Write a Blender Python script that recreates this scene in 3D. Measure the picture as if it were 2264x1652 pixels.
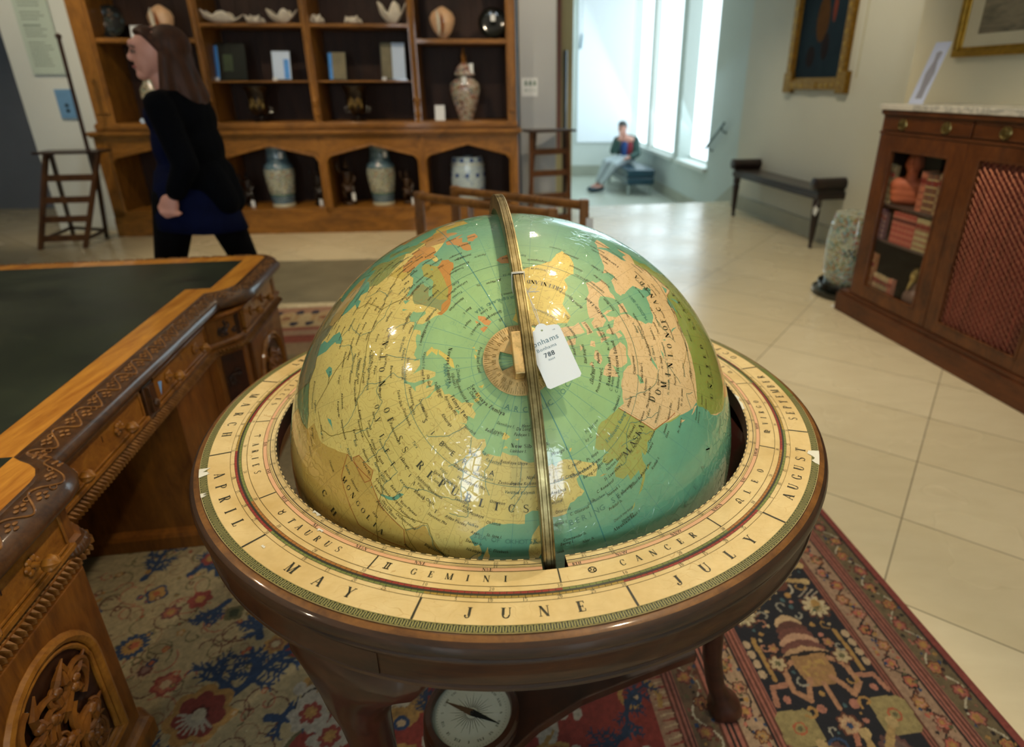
import bpy, bmesh, math, random
import numpy as np
from mathutils import Vector, Matrix, noise as mnoise
from mathutils.geometry import delaunay_2d_cdt

for o in list(bpy.data.objects):
    bpy.data.objects.remove(o)
sc = bpy.context.scene
COL = sc.collection
PI = math.pi
rnd = random.Random(7)

# ---------------------------------------------------------------- camera
PITCH, ROLL = 0.3923, 0.003
cp, sp_ = math.cos(PITCH), math.sin(PITCH)
cr, sr = math.cos(ROLL), math.sin(ROLL)
right0, down0, fwd = Vector((1, 0, 0)), Vector((0, -sp_, -cp)), Vector((0, cp, -sp_))
rightv = cr * right0 + sr * down0
downv = -sr * right0 + cr * down0
cam_d = bpy.data.cameras.new('camera')
cam = bpy.data.objects.new('camera', cam_d)
COL.objects.link(cam)
R3 = Matrix((rightv, -downv, -fwd)).transposed()
cam.matrix_world = Matrix.Translation((0, 0, 1.45)) @ R3.to_4x4()
cam_d.sensor_width = 36
cam_d.lens = 1338.63 / 2264 * 36
cam_d.shift_x = -74.6 / 2264
cam_d.shift_y = -84.0 / 2264
cam_d.clip_start = 0.05
cam_d.dof.use_dof = True
cam_d.dof.focus_distance = 0.86
cam_d.dof.aperture_fstop = 3.2
sc.camera = cam

# ---------------------------------------------------------------- colour management, world
sc.view_settings.view_transform = 'Standard'
sc.view_settings.look = 'None'
sc.view_settings.gamma = 1
sc.view_settings.use_curve_mapping = False
sc.view_settings.exposure = 0.0
w = bpy.data.worlds.new('world')
sc.world = w
w.use_nodes = True
w.node_tree.nodes['Background'].inputs[0].default_value = (0.75, 0.88, 1.0, 1)
w.node_tree.nodes['Background'].inputs[1].default_value = 0.6
try:
    sc.cycles.max_bounces = 6
    sc.cycles.diffuse_bounces = 3
    sc.cycles.glossy_bounces = 3
    sc.cycles.transmission_bounces = 6
    sc.cycles.sample_clamp_indirect = 4
    sc.cycles.use_denoising = True
    sc.cycles.caustics_reflective = False
    sc.cycles.caustics_refractive = False
except Exception:
    pass

# ---------------------------------------------------------------- lamps of the room
WARM = (1.0, 0.82, 0.58)
DAY = (0.62, 0.86, 1.0)
def spot(x, y, z, tx, ty, tz, power, col=WARM, size=70, blend=0.6, rad=0.028):
    d = bpy.data.lights.new('ceiling_spot', 'SPOT')
    d.energy = power; d.color = col; d.spot_size = math.radians(size); d.spot_blend = blend
    d.shadow_soft_size = rad
    o = bpy.data.objects.new('ceiling_spot', d); COL.objects.link(o)
    o.location = (x, y, z)
    o.rotation_euler = (Vector((tx, ty, tz)) - Vector((x, y, z))).to_track_quat('-Z', 'Y').to_euler()
    return o
def area(x, y, z, tx, ty, tz, sx, sy, power, col):
    d = bpy.data.lights.new('area_light', 'AREA')
    d.shape = 'RECTANGLE'; d.size = sx; d.size_y = sy; d.energy = power; d.color = col
    o = bpy.data.objects.new('area_light', d); COL.objects.link(o)
    o.location = (x, y, z)
    o.rotation_euler = (Vector((tx, ty, tz)) - Vector((x, y, z))).to_track_quat('-Z', 'Y').to_euler()
    return o
CEIL = 3.2
LAMPS = [  # x, y, target, power, cone
    (0.71, 0.76, (-0.05, 0.75, 0.9), 104, 62),
    (0.55, 1.70, (-0.05, 1.0, 0.9), 68, 60),
    (-2.72, 1.10, (-1.6, 1.4, 0.7), 70, 70),
    (-2.59, -0.17, (-1.3, 0.8, 0.7), 45, 70),
    (0.21, 3.59, (0.1, 2.6, 0.4), 60, 100),
    (1.2, 2.6, (1.7, 2.6, 0.3), 110, 85),
    (2.3, -0.6, (1.6, 1.3, 0.0), 50, 60),
    (1.9, 6.9, (1.2, 7.6, 0.0), 30, 80),
    (0.2, 5.6, (0.0, 7.0, 1.4), 70, 70),
    (-4.3, 4.9, (-4.9, 6.5, 1.4), 80, 60),
    (-2.4, 4.3, (-1.9, 5.5, 0.0), 120, 75),
    (-0.6, 4.4, (-0.5, 5.4, 0.0), 80, 70),
    (1.0, 3.9, (1.5, 4.4, 0.0), 60, 80),
    (-3.3, 4.6, (-3.3, 6.2, 1.3), 60, 80),
    (-1.4, 4.9, (-1.4, 6.4, 1.2), 60, 80),
    (1.4, 5.2, (2.6, 5.6, 1.4), 80, 85),
    (-3.4, 3.2, (-2.4, 3.6, 0.0), 45, 85),
]
for x, y, t, p, s in LAMPS:
    spot(x, y, CEIL - 0.02, t[0], t[1], t[2], p, size=s)
# daylight entering through the windows of the stair hall and the street front behind the camera; last, an added overhead fill
area(1.75, 12.1, 1.9, -1.2, 11.6, 0.4, 3.6, 3.0, 42, DAY)
area(1.9, 9.9, 1.9, 0.2, 8.9, 0.2, 1.2, 3.0, 20, DAY)
area(0.1, -4.3, 1.9, 0.2, 3.0, 0.9, 5.0, 2.4, 8, (0.8, 0.92, 1.0))
area(-0.4, 2.2, 3.12, -0.4, 2.21, 0.0, 5.5, 6.5, 18, (1.0, 0.93, 0.82))  # added fill spread under the whole ceiling, belongs to no fitting

# ---------------------------------------------------------------- helpers
def lin(c):
    if isinstance(c, str):
        c = tuple(int(c[i:i + 2], 16) / 255 for i in (0, 2, 4))
    return tuple((x / 12.92 if x <= 0.04045 else ((x + 0.055) / 1.055) ** 2.4) for x in c)
def nmat(name):
    m = bpy.data.materials.new(name); m.use_nodes = True
    nt = m.node_tree
    return m, nt, nt.nodes, nt.links, nt.nodes['Principled BSDF']
def coords(ns, ls, scale=(1, 1, 1), rot=(0, 0, 0), kind='Object'):
    tc = ns.new('ShaderNodeTexCoord'); mp = ns.new('ShaderNodeMapping')
    mp.inputs['Scale'].default_value = scale; mp.inputs['Rotation'].default_value = rot
    ls.new(tc.outputs[kind], mp.inputs['Vector'])
    return mp.outputs[0]
def noisen(ns, ls, vec, scale, detail=3, rough=0.55, dist=0.0):
    n = ns.new('ShaderNodeTexNoise')
    n.inputs['Scale'].default_value = scale; n.inputs['Detail'].default_value = detail
    n.inputs['Roughness'].default_value = rough; n.inputs['Distortion'].default_value = dist
    ls.new(vec, n.inputs['Vector'])
    return n.outputs['Fac']
def ramp(ns, ls, fac, stops, interp='LINEAR'):
    r = ns.new('ShaderNodeValToRGB'); r.color_ramp.interpolation = interp
    el = r.color_ramp.elements
    while len(el) < len(stops): el.new(0.5)
    for e, (p, c) in zip(el, stops):
        e.position = p; e.color = (*c, 1) if len(c) == 3 else c
    ls.new(fac, r.inputs[0]); return r.outputs[0]
def mixc(ns, ls, fac, a, b, mode='MIX'):
    m = ns.new('ShaderNodeMix'); m.data_type = 'RGBA'; m.blend_type = mode
    for s, v in ((0, fac), (6, a), (7, b)):
        if hasattr(v, 'is_output') or isinstance(v, bpy.types.NodeSocket): ls.new(v, m.inputs[s])
        else: m.inputs[s].default_value = v if s == 0 else (*v[:3], 1)
    return m.outputs[2]
def math_(ns, ls, op, a, b=None, c=None):
    m = ns.new('ShaderNodeMath'); m.operation = op
    for i, v in enumerate((a, b, c)):
        if v is None: continue
        if isinstance(v, bpy.types.NodeSocket): ls.new(v, m.inputs[i])
        else: m.inputs[i].default_value = v
    return m.outputs[0]
def bump(ns, ls, p, h, strength=0.2, dist=0.002):
    b = ns.new('ShaderNodeBump'); b.inputs['Strength'].default_value = strength; b.inputs['Distance'].default_value = dist
    ls.new(h, b.inputs['Height']); ls.new(b.outputs[0], p.inputs['Normal'])
def plain(name, c, rough=0.5, metal=0.0, coat=0.0, var=0.08, vs=12, bs=0.0, bscale=60, spec=0.5):
    m, nt, ns, ls, p = nmat(name)
    c = lin(c); v = coords(ns, ls)
    f = noisen(ns, ls, v, vs, 4)
    lo = tuple(x * (1 - var) for x in c); hi = tuple(min(1, x * (1 + var)) for x in c)
    ls.new(ramp(ns, ls, f, [(0.3, lo), (0.7, hi)]), p.inputs['Base Color'])
    p.inputs['Roughness'].default_value = rough; p.inputs['Metallic'].default_value = metal
    p.inputs['Coat Weight'].default_value = coat; p.inputs['Coat Roughness'].default_value = 0.12
    p.inputs['Specular IOR Level'].default_value = spec
    if bs: bump(ns, ls, p, noisen(ns, ls, v, bscale, 3), bs)
    return m
def wood(name, dark, light, stretch=(2, 22, 22), rough=0.32, coat=0.25, fine=1.0, rot=(0, 0, 0), bs=0.12):
    m, nt, ns, ls, p = nmat(name)
    v = coords(ns, ls, stretch, rot)
    f1 = noisen(ns, ls, v, 1.0 * fine, 6, 0.62, 1.2)
    f2 = noisen(ns, ls, v, 7.0 * fine, 4, 0.7, 0.3)
    f = math_(ns, ls, 'ADD', math_(ns, ls, 'MULTIPLY', f1, 0.68), math_(ns, ls, 'MULTIPLY', f2, 0.32))
    d, l = lin(dark), lin(light)
    mid = tuple((a + b) / 2 for a, b in zip(d, l))
    ls.new(ramp(ns, ls, f, [(0.32, d), (0.5, mid), (0.68, l)]), p.inputs['Base Color'])
    p.inputs['Roughness'].default_value = min(.6, rough + .14); p.inputs['Specular IOR Level'].default_value = 0.3
    p.inputs['Coat Weight'].default_value = coat; p.inputs['Coat Roughness'].default_value = 0.07
    bump(ns, ls, p, f2, bs, 0.001)
    return m
def emis(name, c, strength):
    m, nt, ns, ls, p = nmat(name)
    p.inputs['Base Color'].default_value = (0.8, 0.8, 0.8, 1)
    p.inputs['Emission Color'].default_value = (*c, 1)
    p.inputs['Emission Strength'].default_value = strength
    return m
def attrmat(name, attr='col', rough=0.9, bs=0.0, bscale=500, coat=0.0, nz=0.18, nscale=900):
    m, nt, ns, ls, p = nmat(name)
    a = ns.new('ShaderNodeAttribute'); a.attribute_name = attr
    v = coords(ns, ls)
    f = noisen(ns, ls, v, nscale, 2)
    g = ramp(ns, ls, f, [(0.25, (1 - nz,) * 3), (0.75, (1 + nz * .6,) * 3)])
    ls.new(mixc(ns, ls, 1.0, a.outputs['Color'], g, 'MULTIPLY'), p.inputs['Base Color'])
    p.inputs['Roughness'].default_value = rough; p.inputs['Coat Weight'].default_value = coat
    if bs: bump(ns, ls, p, noisen(ns, ls, v, bscale, 3), bs, 0.004)
    return m
def speck(name, base, cols, scale=40, dens=0.5, rough=0.15, coat=0.6):
    """glazed porcelain with small painted blotches"""
    m, nt, ns, ls, p = nmat(name)
    v = coords(ns, ls)
    c = lin(base)
    sock = None
    for i, col in enumerate(cols):
        vo = ns.new('ShaderNodeTexVoronoi'); vo.inputs['Scale'].default_value = scale * (1 + 0.35 * i)
        mp = ns.new('ShaderNodeMapping'); mp.inputs['Location'].default_value = (i * 3.1, i * 1.7, i); ls.new(v, mp.inputs[0])
        ls.new(mp.outputs[0], vo.inputs['Vector'])
        f = ramp(ns, ls, vo.outputs['Distance'], [(dens * .55, (1, 1, 1)), (dens * .75, (0, 0, 0))])
        n2 = noisen(ns, ls, mp.outputs[0], scale * .35, 3)
        f = math_(ns, ls, 'MULTIPLY', f, ramp(ns, ls, n2, [(0.42, (0, 0, 0)), (0.52, (1, 1, 1))]))
        sock = mixc(ns, ls, f, sock if sock else c, lin(col))
    ls.new(sock, p.inputs['Base Color'])
    p.inputs['Roughness'].default_value = rough; p.inputs['Coat Weight'].default_value = coat
    return m

def setp(o, label=None, cat=None, group=None, kind=None):
    if label: o['label'] = label
    if cat: o['category'] = cat
    if group: o['group'] = group
    if kind: o['kind'] = kind
    return o
def thing(name, label, cat, loc=(0, 0, 0), rotz=0.0, group=None):
    o = bpy.data.objects.new(name, None); COL.objects.link(o)
    o.empty_display_size = 0.05
    o.location = loc; o.rotation_euler = (0, 0, rotz)
    return setp(o, label, cat, group)
def dup(root, loc, rotz, label=None, group=None, scale=None):
    r = root.copy(); COL.objects.link(r); r.location = loc; r.rotation_euler = (0, 0, rotz)
    if label: r['label'] = label
    if group: r['group'] = group
    if scale: r.scale = scale
    for ch in list(root.children):
        c = ch.copy(); COL.objects.link(c); c.parent = r
        for g in list(ch.children):
            d = g.copy(); COL.objects.link(d); d.parent = c
    return r

class M:
    def __init__(s, T=None):
        s.v = []; s.f = []; s.mi = []; s.T = T
    def add(s, vs, fs, mi=0, T=None):
        n = len(s.v)
        if T is not None: vs = [T @ Vector(p) for p in vs]
        if s.T is not None: vs = [s.T @ Vector(p) for p in vs]
        s.v.extend([tuple(p) for p in vs]); s.f.extend([tuple(i + n for i in f) for f in fs]); s.mi.extend([mi] * len(fs))
        return s
    def box(s, x0, x1, y0, y1, z0, z1, mi=0, T=None):
        v = [(x, y, z) for z in (z0, z1) for y in (y0, y1) for x in (x0, x1)]
        return s.add(v, [(0, 2, 3, 1), (4, 5, 7, 6), (0, 1, 5, 4), (2, 6, 7, 3), (0, 4, 6, 2), (1, 3, 7, 5)], mi, T)
    def prism(s, poly, z0, z1, mi=0, T=None):
        n = len(poly)
        v = [(x, y, z0) for x, y in poly] + [(x, y, z1) for x, y in poly]
        f = [tuple(range(n - 1, -1, -1)), tuple(range(n, 2 * n))] + [(i, (i + 1) % n, n + (i + 1) % n, n + i) for i in range(n)]
        return s.add(v, f, mi, T)
    def lathe(s, prof, seg=32, T=None, mi=0, closed=False, a0=0.0, a1=2 * PI, mif=None):
        full = abs(a1 - a0 - 2 * PI) < 1e-6
        na = seg if full else seg + 1
        v = []; f = []
        for k in range(na):
            a = a0 + (a1 - a0) * k / seg; c, q = math.cos(a), math.sin(a)
            v += [(r * c, r * q, z) for r, z in prof]
        m = len(prof); mis = []
        for k in range(seg):
            k2 = (k + 1) % na
            for i in range(m if closed else m - 1):
                i2 = (i + 1) % m
                f.append((k * m + i, k2 * m + i, k2 * m + i2, k * m + i2)); mis.append(mif(i) if mif else mi)
        n0 = len(s.mi)
        s.add(v, f, mi, T)
        s.mi[n0:] = mis
        return s
    def tube(s, pts, r, n=8, mi=0, T=None, closed=False, caps=True, flat=None):
        pts = [Vector(p) for p in pts]; N = len(pts)
        rs = r if isinstance(r, (list, tuple)) else [r] * N
        v = []; f = []; prev = None
        for i, p in enumerate(pts):
            if closed: t = pts[(i + 1) % N] - pts[i - 1]
            else: t = pts[min(i + 1, N - 1)] - pts[max(i - 1, 0)]
            if t.length < 1e-9: t = Vector((0, 0, 1))
            t.normalize()
            if prev is None:
                up = Vector((0, 0, 1)) if abs(t.z) < 0.9 else Vector((1, 0, 0))
                a = t.cross(up).normalized()
            else:
                a = (prev - t * prev.dot(t)).normalized()
            prev = a; b = t.cross(a)
            for k in range(n):
                q = 2 * PI * k / n
                v.append(p + (a * math.cos(q) + b * math.sin(q) * (flat or 1)) * rs[i])
        for i in range(N if closed else N - 1):
            j = (i + 1) % N
            f += [(i * n + k, i * n + (k + 1) % n, j * n + (k + 1) % n, j * n + k) for k in range(n)]
        if caps and not closed:
            f += [tuple(range(n - 1, -1, -1)), tuple((N - 1) * n + k for k in range(n))]
        return s.add(v, f, mi, T)
    def ell(s, c, r, n=12, m=8, mi=0, T=None, R=None):
        c = Vector(c); r = (r, r, r) if isinstance(r, (int, float)) else r
        v = []; f = []
        for i in range(m + 1):
            th = PI * i / m
            for k in range(n):
                p = Vector((r[0] * math.sin(th) * math.cos(2 * PI * k / n), r[1] * math.sin(th) * math.sin(2 * PI * k / n), r[2] * math.cos(th)))
                if R is not None: p = R @ p
                v.append(c + p)
        for i in range(m):
            f += [(i * n + k, (i + 1) * n + k, (i + 1) * n + (k + 1) % n, i * n + (k + 1) % n) for k in range(n)]
        return s.add(v, f, mi, T)
    def capsule(s, p0, r0, p1, r1, n=14, mi=0):
        p0, p1 = Vector(p0), Vector(p1); d = (p1 - p0); L = d.length; t = d / max(L, 1e-9)
        pts = []; rs = []
        for q in (-1, -.87, -.5, 0): pts.append(p0 + t * r0 * q); rs.append(max(r0 * math.sqrt(max(0, 1 - q * q)), 1e-4))
        for q in (0, .5, .87, 1): pts.append(p1 + t * r1 * q); rs.append(max(r1 * math.sqrt(max(0, 1 - q * q)), 1e-4))
        return s.tube(pts, rs, n, mi)
    def sweep(s, prof, path, closed=False, mi=0, T=None, cap=True):
        """prof: (out, z) pairs; path: 2D xy points; out = to the right of travel"""
        P = [Vector((p[0], p[1])) for p in path]; P = [p for i, p in enumerate(P) if i == 0 or (p - P[i - 1]).length > 1e-6]; N = len(P); m = len(prof); v = []; f = []
        for i in range(N):
            a = P[i] - P[i - 1] if (i > 0 or closed) else P[1] - P[0]
            b = P[(i + 1) % N] - P[i] if (i < N - 1 or closed) else a
            if i == 0 and not closed: a = b
            a = a.normalized(); b = b.normalized()
            na, nb = Vector((a.y, -a.x)), Vector((b.y, -b.x))
            nn = (na + nb); nn = nn.normalized() if nn.length > 1e-6 else na
            k = 1 / max(0.35, nn.dot(na))
            v += [(P[i].x + nn.x * o * k, P[i].y + nn.y * o * k, z) for o, z in prof]
        for i in range(N if closed else N - 1):
            j = (i + 1) % N
            f += [(i * m + q, j * m + q, j * m + q + 1, i * m + q + 1) for q in range(m - 1)]
        if cap and not closed:
            f += [tuple(range(m)), tuple((N - 1) * m + q for q in range(m - 1, -1, -1))]
        return s.add(v, f, mi, T)
    def build(s, name, mats, parent=None, smooth=False, bevel=0.0, kind=None, loc=None, angle=0.6):
        me = bpy.data.meshes.new(name)
        me.from_pydata(s.v, [], s.f); me.validate(); 
        mats = mats if isinstance(mats, (list, tuple)) else [mats]
        for q in mats: me.materials.append(q)
        if len(mats) > 1 and len(me.polygons) == len(s.mi):
            me.polygons.foreach_set('material_index', s.mi)
        bm = bmesh.new(); bm.from_mesh(me)
        bmesh.ops.recalc_face_normals(bm, faces=bm.faces[:]) if not getattr(s, 'keepn', False) else None
        bm.to_mesh(me); bm.free()
        if smooth:
            me.shade_smooth()
            try: me.set_sharp_from_angle(angle=angle)
            except Exception: pass
        me.update()
        o = bpy.data.objects.new(name, me); COL.objects.link(o)
        if parent: o.parent = parent
        if loc: o.location = loc
        if bevel:
            b = o.modifiers.new('bevel', 'BEVEL'); b.width = bevel; b.segments = 2; b.limit_method = 'ANGLE'; b.angle_limit = 0.7
        if kind: o['kind'] = kind
        return o
def struct(name, m, mat, **k):
    return m.build(name, mat, kind='structure', **k)
def frameT(o, d, z=0.0):
    """local frame: x along d, y = left normal"""
    return Matrix(((d[0], -d[1], 0, o[0]), (d[1], d[0], 0, o[1]), (0, 0, 1, z), (0, 0, 0, 1)))

# ---------------------------------------------------------------- letters
_g = {}
def sans(ch):
    if ch in _g: return _g[ch]
    cu = bpy.data.curves.new('t', 'FONT'); cu.body = ch; cu.size = 1.0; cu.resolution_u = 2; cu.dimensions = '2D'; cu.fill_mode = 'FRONT'
    ob = bpy.data.objects.new('t', cu); COL.objects.link(ob)
    bpy.context.view_layer.update()
    me = bpy.data.meshes.new_from_object(ob.evaluated_get(bpy.context.evaluated_depsgraph_get()))
    vs = [(v.co.x / .7, v.co.y / .7) for v in me.vertices]; fs = [tuple(p.vertices) for p in me.polygons]
    bpy.data.objects.remove(ob); bpy.data.curves.remove(cu); bpy.data.meshes.remove(me)
    wd = max([x for x, y in vs], default=0.35) + 0.12
    _g[ch] = (vs, fs, wd if vs else 0.4)
    return _g[ch]
def _quad(x0, y0, x1, y1, w_):
    dx, dy = x1 - x0, y1 - y0; L = math.hypot(dx, dy) or 1
    nx = w_ / 2
    if abs(dy) > abs(dx) * 0.35: return [(x0 - nx, y0), (x0 + nx, y0), (x1 + nx, y1), (x1 - nx, y1)]
    return [(x0, y0 - nx), (x1, y1 - nx), (x1, y1 + nx), (x0, y0 + nx)]
def _arc(cx, cy, rx, ry, a0, a1, tx, ty, n=14):
    out = []
    for i in range(n):
        A, B = math.radians(a0 + (a1 - a0) * i / n), math.radians(a0 + (a1 - a0) * (i + 1) / n)
        o = lambda a: (cx + rx * math.cos(a), cy + ry * math.sin(a))
        q = lambda a: (cx + (rx - tx) * math.cos(a), cy + (ry - ty) * math.sin(a))
        out.append([o(A), o(B), q(B), q(A)])
    return out
TH, TN, SW = 0.21, 0.06, 0.13
def serif(ch):
    k = 'S_' + ch
    if k in _g: return _g[k]
    S = lambda x, y, w_=SW: [_quad(x - w_, y, x + w_, y, 0.045)]   # serif bar
    q = []; W_ = 0.8
    def stem(x, y0=0, y1=1, w_=TH, s=(1, 1)):
        r = [_quad(x, y0, x, y1, w_)]
        if s[0]: r += S(x, y0 + .022, w_ / 2 + .09)
        if s[1]: r += S(x, y1 - .022, w_ / 2 + .09)
        return r
    if ch == 'I': q = stem(.2); W_ = .4
    elif ch == 'J': q = stem(.36, .2, 1, TH, (0, 1)) + _arc(.22, .2, .225, .22, 180, 360, .1, .06) + _arc(.07, .2, .075, .075, 0, 360, .074, .074); W_ = .55
    elif ch == 'U': q = stem(.2, .3, 1, TH, (0, 1)) + stem(.72, .3, 1, TN, (0, 1)) + _arc(.43, .3, .315, .3, 180, 360, .13, .06); W_ = .9
    elif ch == 'N': q = stem(.16, 0, 1, TN) + stem(.76, 0, 1, TN, (0, 1)) + [_quad(.16, 1, .74, 0, TH)]; W_ = .95
    elif ch == 'M': q = stem(.14, 0, 1, TN) + stem(.88, 0, 1, TH) + [_quad(.16, 1, .5, 0, TH * .9), _quad(.86, 1, .52, 0, TN)]; W_ = 1.08
    elif ch in 'EFL':
        q = stem(.2) ; W_ = .75
        q += [_quad(.2, .022, .62, .022, .045), _quad(.6, 0, .62, .26, .06)] if ch in 'EL' else []
        if ch in 'EF': q += [_quad(.2, .978, .62, .978, .045), _quad(.61, .76, .59, 1, .06), _quad(.2, .5, .48, .5, .05), _quad(.48, .38, .48, .62, .05)]
    elif ch == 'T': q = stem(.38, 0, 1, TH, (1, 0)) + [_quad(.05, .978, .71, .978, .045), _quad(.06, .74, .05, 1, .06), _quad(.7, .74, .71, 1, .06)]; W_ = .78
    elif ch == 'H': q = stem(.18) + stem(.72) + [_quad(.18, .5, .72, .5, .05)]; W_ = .92
    elif ch == 'A': q = [_quad(.1, 0, .42, 1, TN), _quad(.74, 0, .42, 1, TH), _quad(.2, .34, .64, .34, .045)] + S(.1, .022, .12) + S(.74, .022, .18); W_ = .88
    elif ch == 'V': q = [_quad(.42, 0, .12, 1, TH), _quad(.42, 0, .72, 1, TN)] + S(.12, .978, .18) + S(.72, .978, .12); W_ = .84
    elif ch == 'Y': q = stem(.42, 0, .5, TH, (1, 0)) + [_quad(.42, .46, .12, 1, TH), _quad(.42, .46, .72, 1, TN)] + S(.12, .978, .17) + S(.72, .978, .12); W_ = .84
    elif ch == 'X': q = [_quad(.12, 1, .68, 0, TH), _quad(.68, 1, .12, 0, TN)] + S(.12, .978, .15) + S(.68, .978, .12) + S(.12, .022, .12) + S(.68, .022, .15); W_ = .8
    elif ch == 'O': q = _arc(.42, .5, .38, .5, 0, 360, .16, .05, 24); W_ = .86
    elif ch == 'Q': q = _arc(.42, .5, .38, .5, 0, 360, .16, .05, 24) + [_quad(.4, .1, .8, -.15, .1)]; W_ = .9
    elif ch in 'CG':
        q = _arc(.44, .5, .38, .5, 42, 318, .16, .05, 20) + [_quad(.72, .68, .72, .98, .05)]; W_ = .82
        q += (stem(.72, .05, .42, .14, (0, 1)) if ch == 'G' else [_quad(.71, .04, .72, .2, .04)])
    elif ch in 'PRB':
        q = stem(.2) + _arc(.36, .74, .34, .26, -90, 90, .15, .05) + [_quad(.2, .975, .38, .975, .045), _quad(.2, .505, .38, .505, .045)]; W_ = .8
        if ch == 'R': q += [_quad(.7, 0, .42, .5, TH)] + S(.72, .022, .1)
        if ch == 'B': q += _arc(.38, .26, .37, .26, -90, 90, .16, .05) + [_quad(.2, .025, .4, .025, .045)]
    elif ch == 'D': q = stem(.2) + _arc(.34, .5, .44, .5, -90, 90, .16, .045, 16) + [_quad(.2, .975, .36, .975, .045), _quad(.2, .025, .36, .025, .045)]; W_ = .86
    elif ch == 'S':
        q = _arc(.33, .74, .28, .26, 35, 250, .12, .05, 14) + _arc(.35, .27, .3, .27, 215, 430, .12, .05, 14) + [_quad(.13, .66, .58, .36, .16)]
        q += [_quad(.58, .74, .58, .98, .045), _quad(.08, .02, .08, .28, .045)]; W_ = .72
    elif ch == 'K': q = stem(.2) + [_quad(.25, .42, .66, 1, TN), _quad(.7, 0, .42, .55, TH)] + S(.72, .022, .12); W_ = .82
    elif ch == 'Z': q = [_quad(.08, .03, .62, .03, .05), _quad(.08, .97, .62, .97, .05), _quad(.16, 0, .56, 1, TH)]; W_ = .72
    elif ch == 'b': q = stem(.12, 0, 1, .08, (0, 1)) + _arc(.3, .28, .22, .28, 0, 360, .08, .05); W_ = .58
    elif ch == ' ': W_ = .45
    elif ch in '0123456789':
        W_ = .58
        D = {'1': stem(.26, 0, 1, .13), '0': _arc(.28, .5, .24, .5, 0, 360, .11, .04, 18),
             '2': _arc(.27, .72, .23, .28, -20, 180, .1, .05) + [_quad(.1, .03, .46, .6, .08), _quad(.06, .05, .52, .05, .1)],
             '3': _arc(.25, .75, .2, .25, -80, 160, .1, .05) + _arc(.25, .27, .24, .27, 200, 440, .11, .05),
             '4': [_quad(.36, 0, .36, 1, .1), _quad(.04, .3, .52, .3, .05), _quad(.04, .3, .34, 1, .04)],
             '5': _arc(.25, .3, .25, .3, -150, 120, .11, .05) + [_quad(.1, .5, .1, 1, .05), _quad(.1, .95, .46, .95, .09)],
             '6': _arc(.28, .3, .24, .3, 0, 360, .1, .05) + _arc(.36, .5, .32, .5, 100, 180, .1, .05),
             '7': [_quad(.05, .95, .52, .95, .1), _quad(.2, 0, .5, .95, .1)],
             '8': _arc(.28, .74, .19, .26, 0, 360, .08, .05) + _arc(.28, .26, .24, .28, 0, 360, .1, .05),
             '9': _arc(.27, .7, .23, .3, 0, 360, .1, .05) + _arc(.2, .5, .32, .5, -80, 0, .1, .05)}
        q = D[ch]
    else:
        return sans(ch)
    vs = []; fs = []
    for poly in q:
        n = len(vs); vs += poly; fs.append(tuple(range(n, n + len(poly))))
    _g[k] = (vs, fs, W_ + .12)
    return _g[k]
def width(text, f, sp=0.0):
    return sum(f(c)[2] + sp for c in text) - sp
def letters(m, text, mapping, size, f=sans, mi=0, sp=0.0, align=0.5, slant=0.0, wide=1.0):
    """mapping(x, y) -> 3D; x along the baseline, y up, metres"""
    x = -align * width(text, f, sp) * size * wide
    for c in text:
        vs, fs, wd = f(c)
        if fs:
            m.add([mapping(x + (a + slant * b) * size * wide, b * size) for a, b in vs], fs, mi)
        x += (wd + sp) * size * wide
# ================================================================= ROOM
m_wall = plain('wall_paint', 'C9CBBE', 0.75, var=0.02, vs=2)
m_wallr = plain('wall_paint_warm', 'CFCBB2', 0.75, var=0.02, vs=2)
m_white = plain('wall_white', 'DADFD8', 0.7, var=0.02, vs=2)
m_grey = plain('wall_grey', 'B2B6B8', 0.75, var=0.02, vs=2)
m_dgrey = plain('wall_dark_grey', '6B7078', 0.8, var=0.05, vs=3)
m_beige = plain('wall_beige', 'BFA878', 0.75, var=0.02, vs=2)
m_ceil = plain('ceiling_paint', 'D8D6CE', 0.85, var=0.02, vs=1)
m_board = plain('board_paint', 'D5D9D2', 0.5, var=0.02, vs=2)
m_skirt = plain('skirting_stone', 'A9AB9B', 0.5, var=0.05, vs=5)

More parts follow.
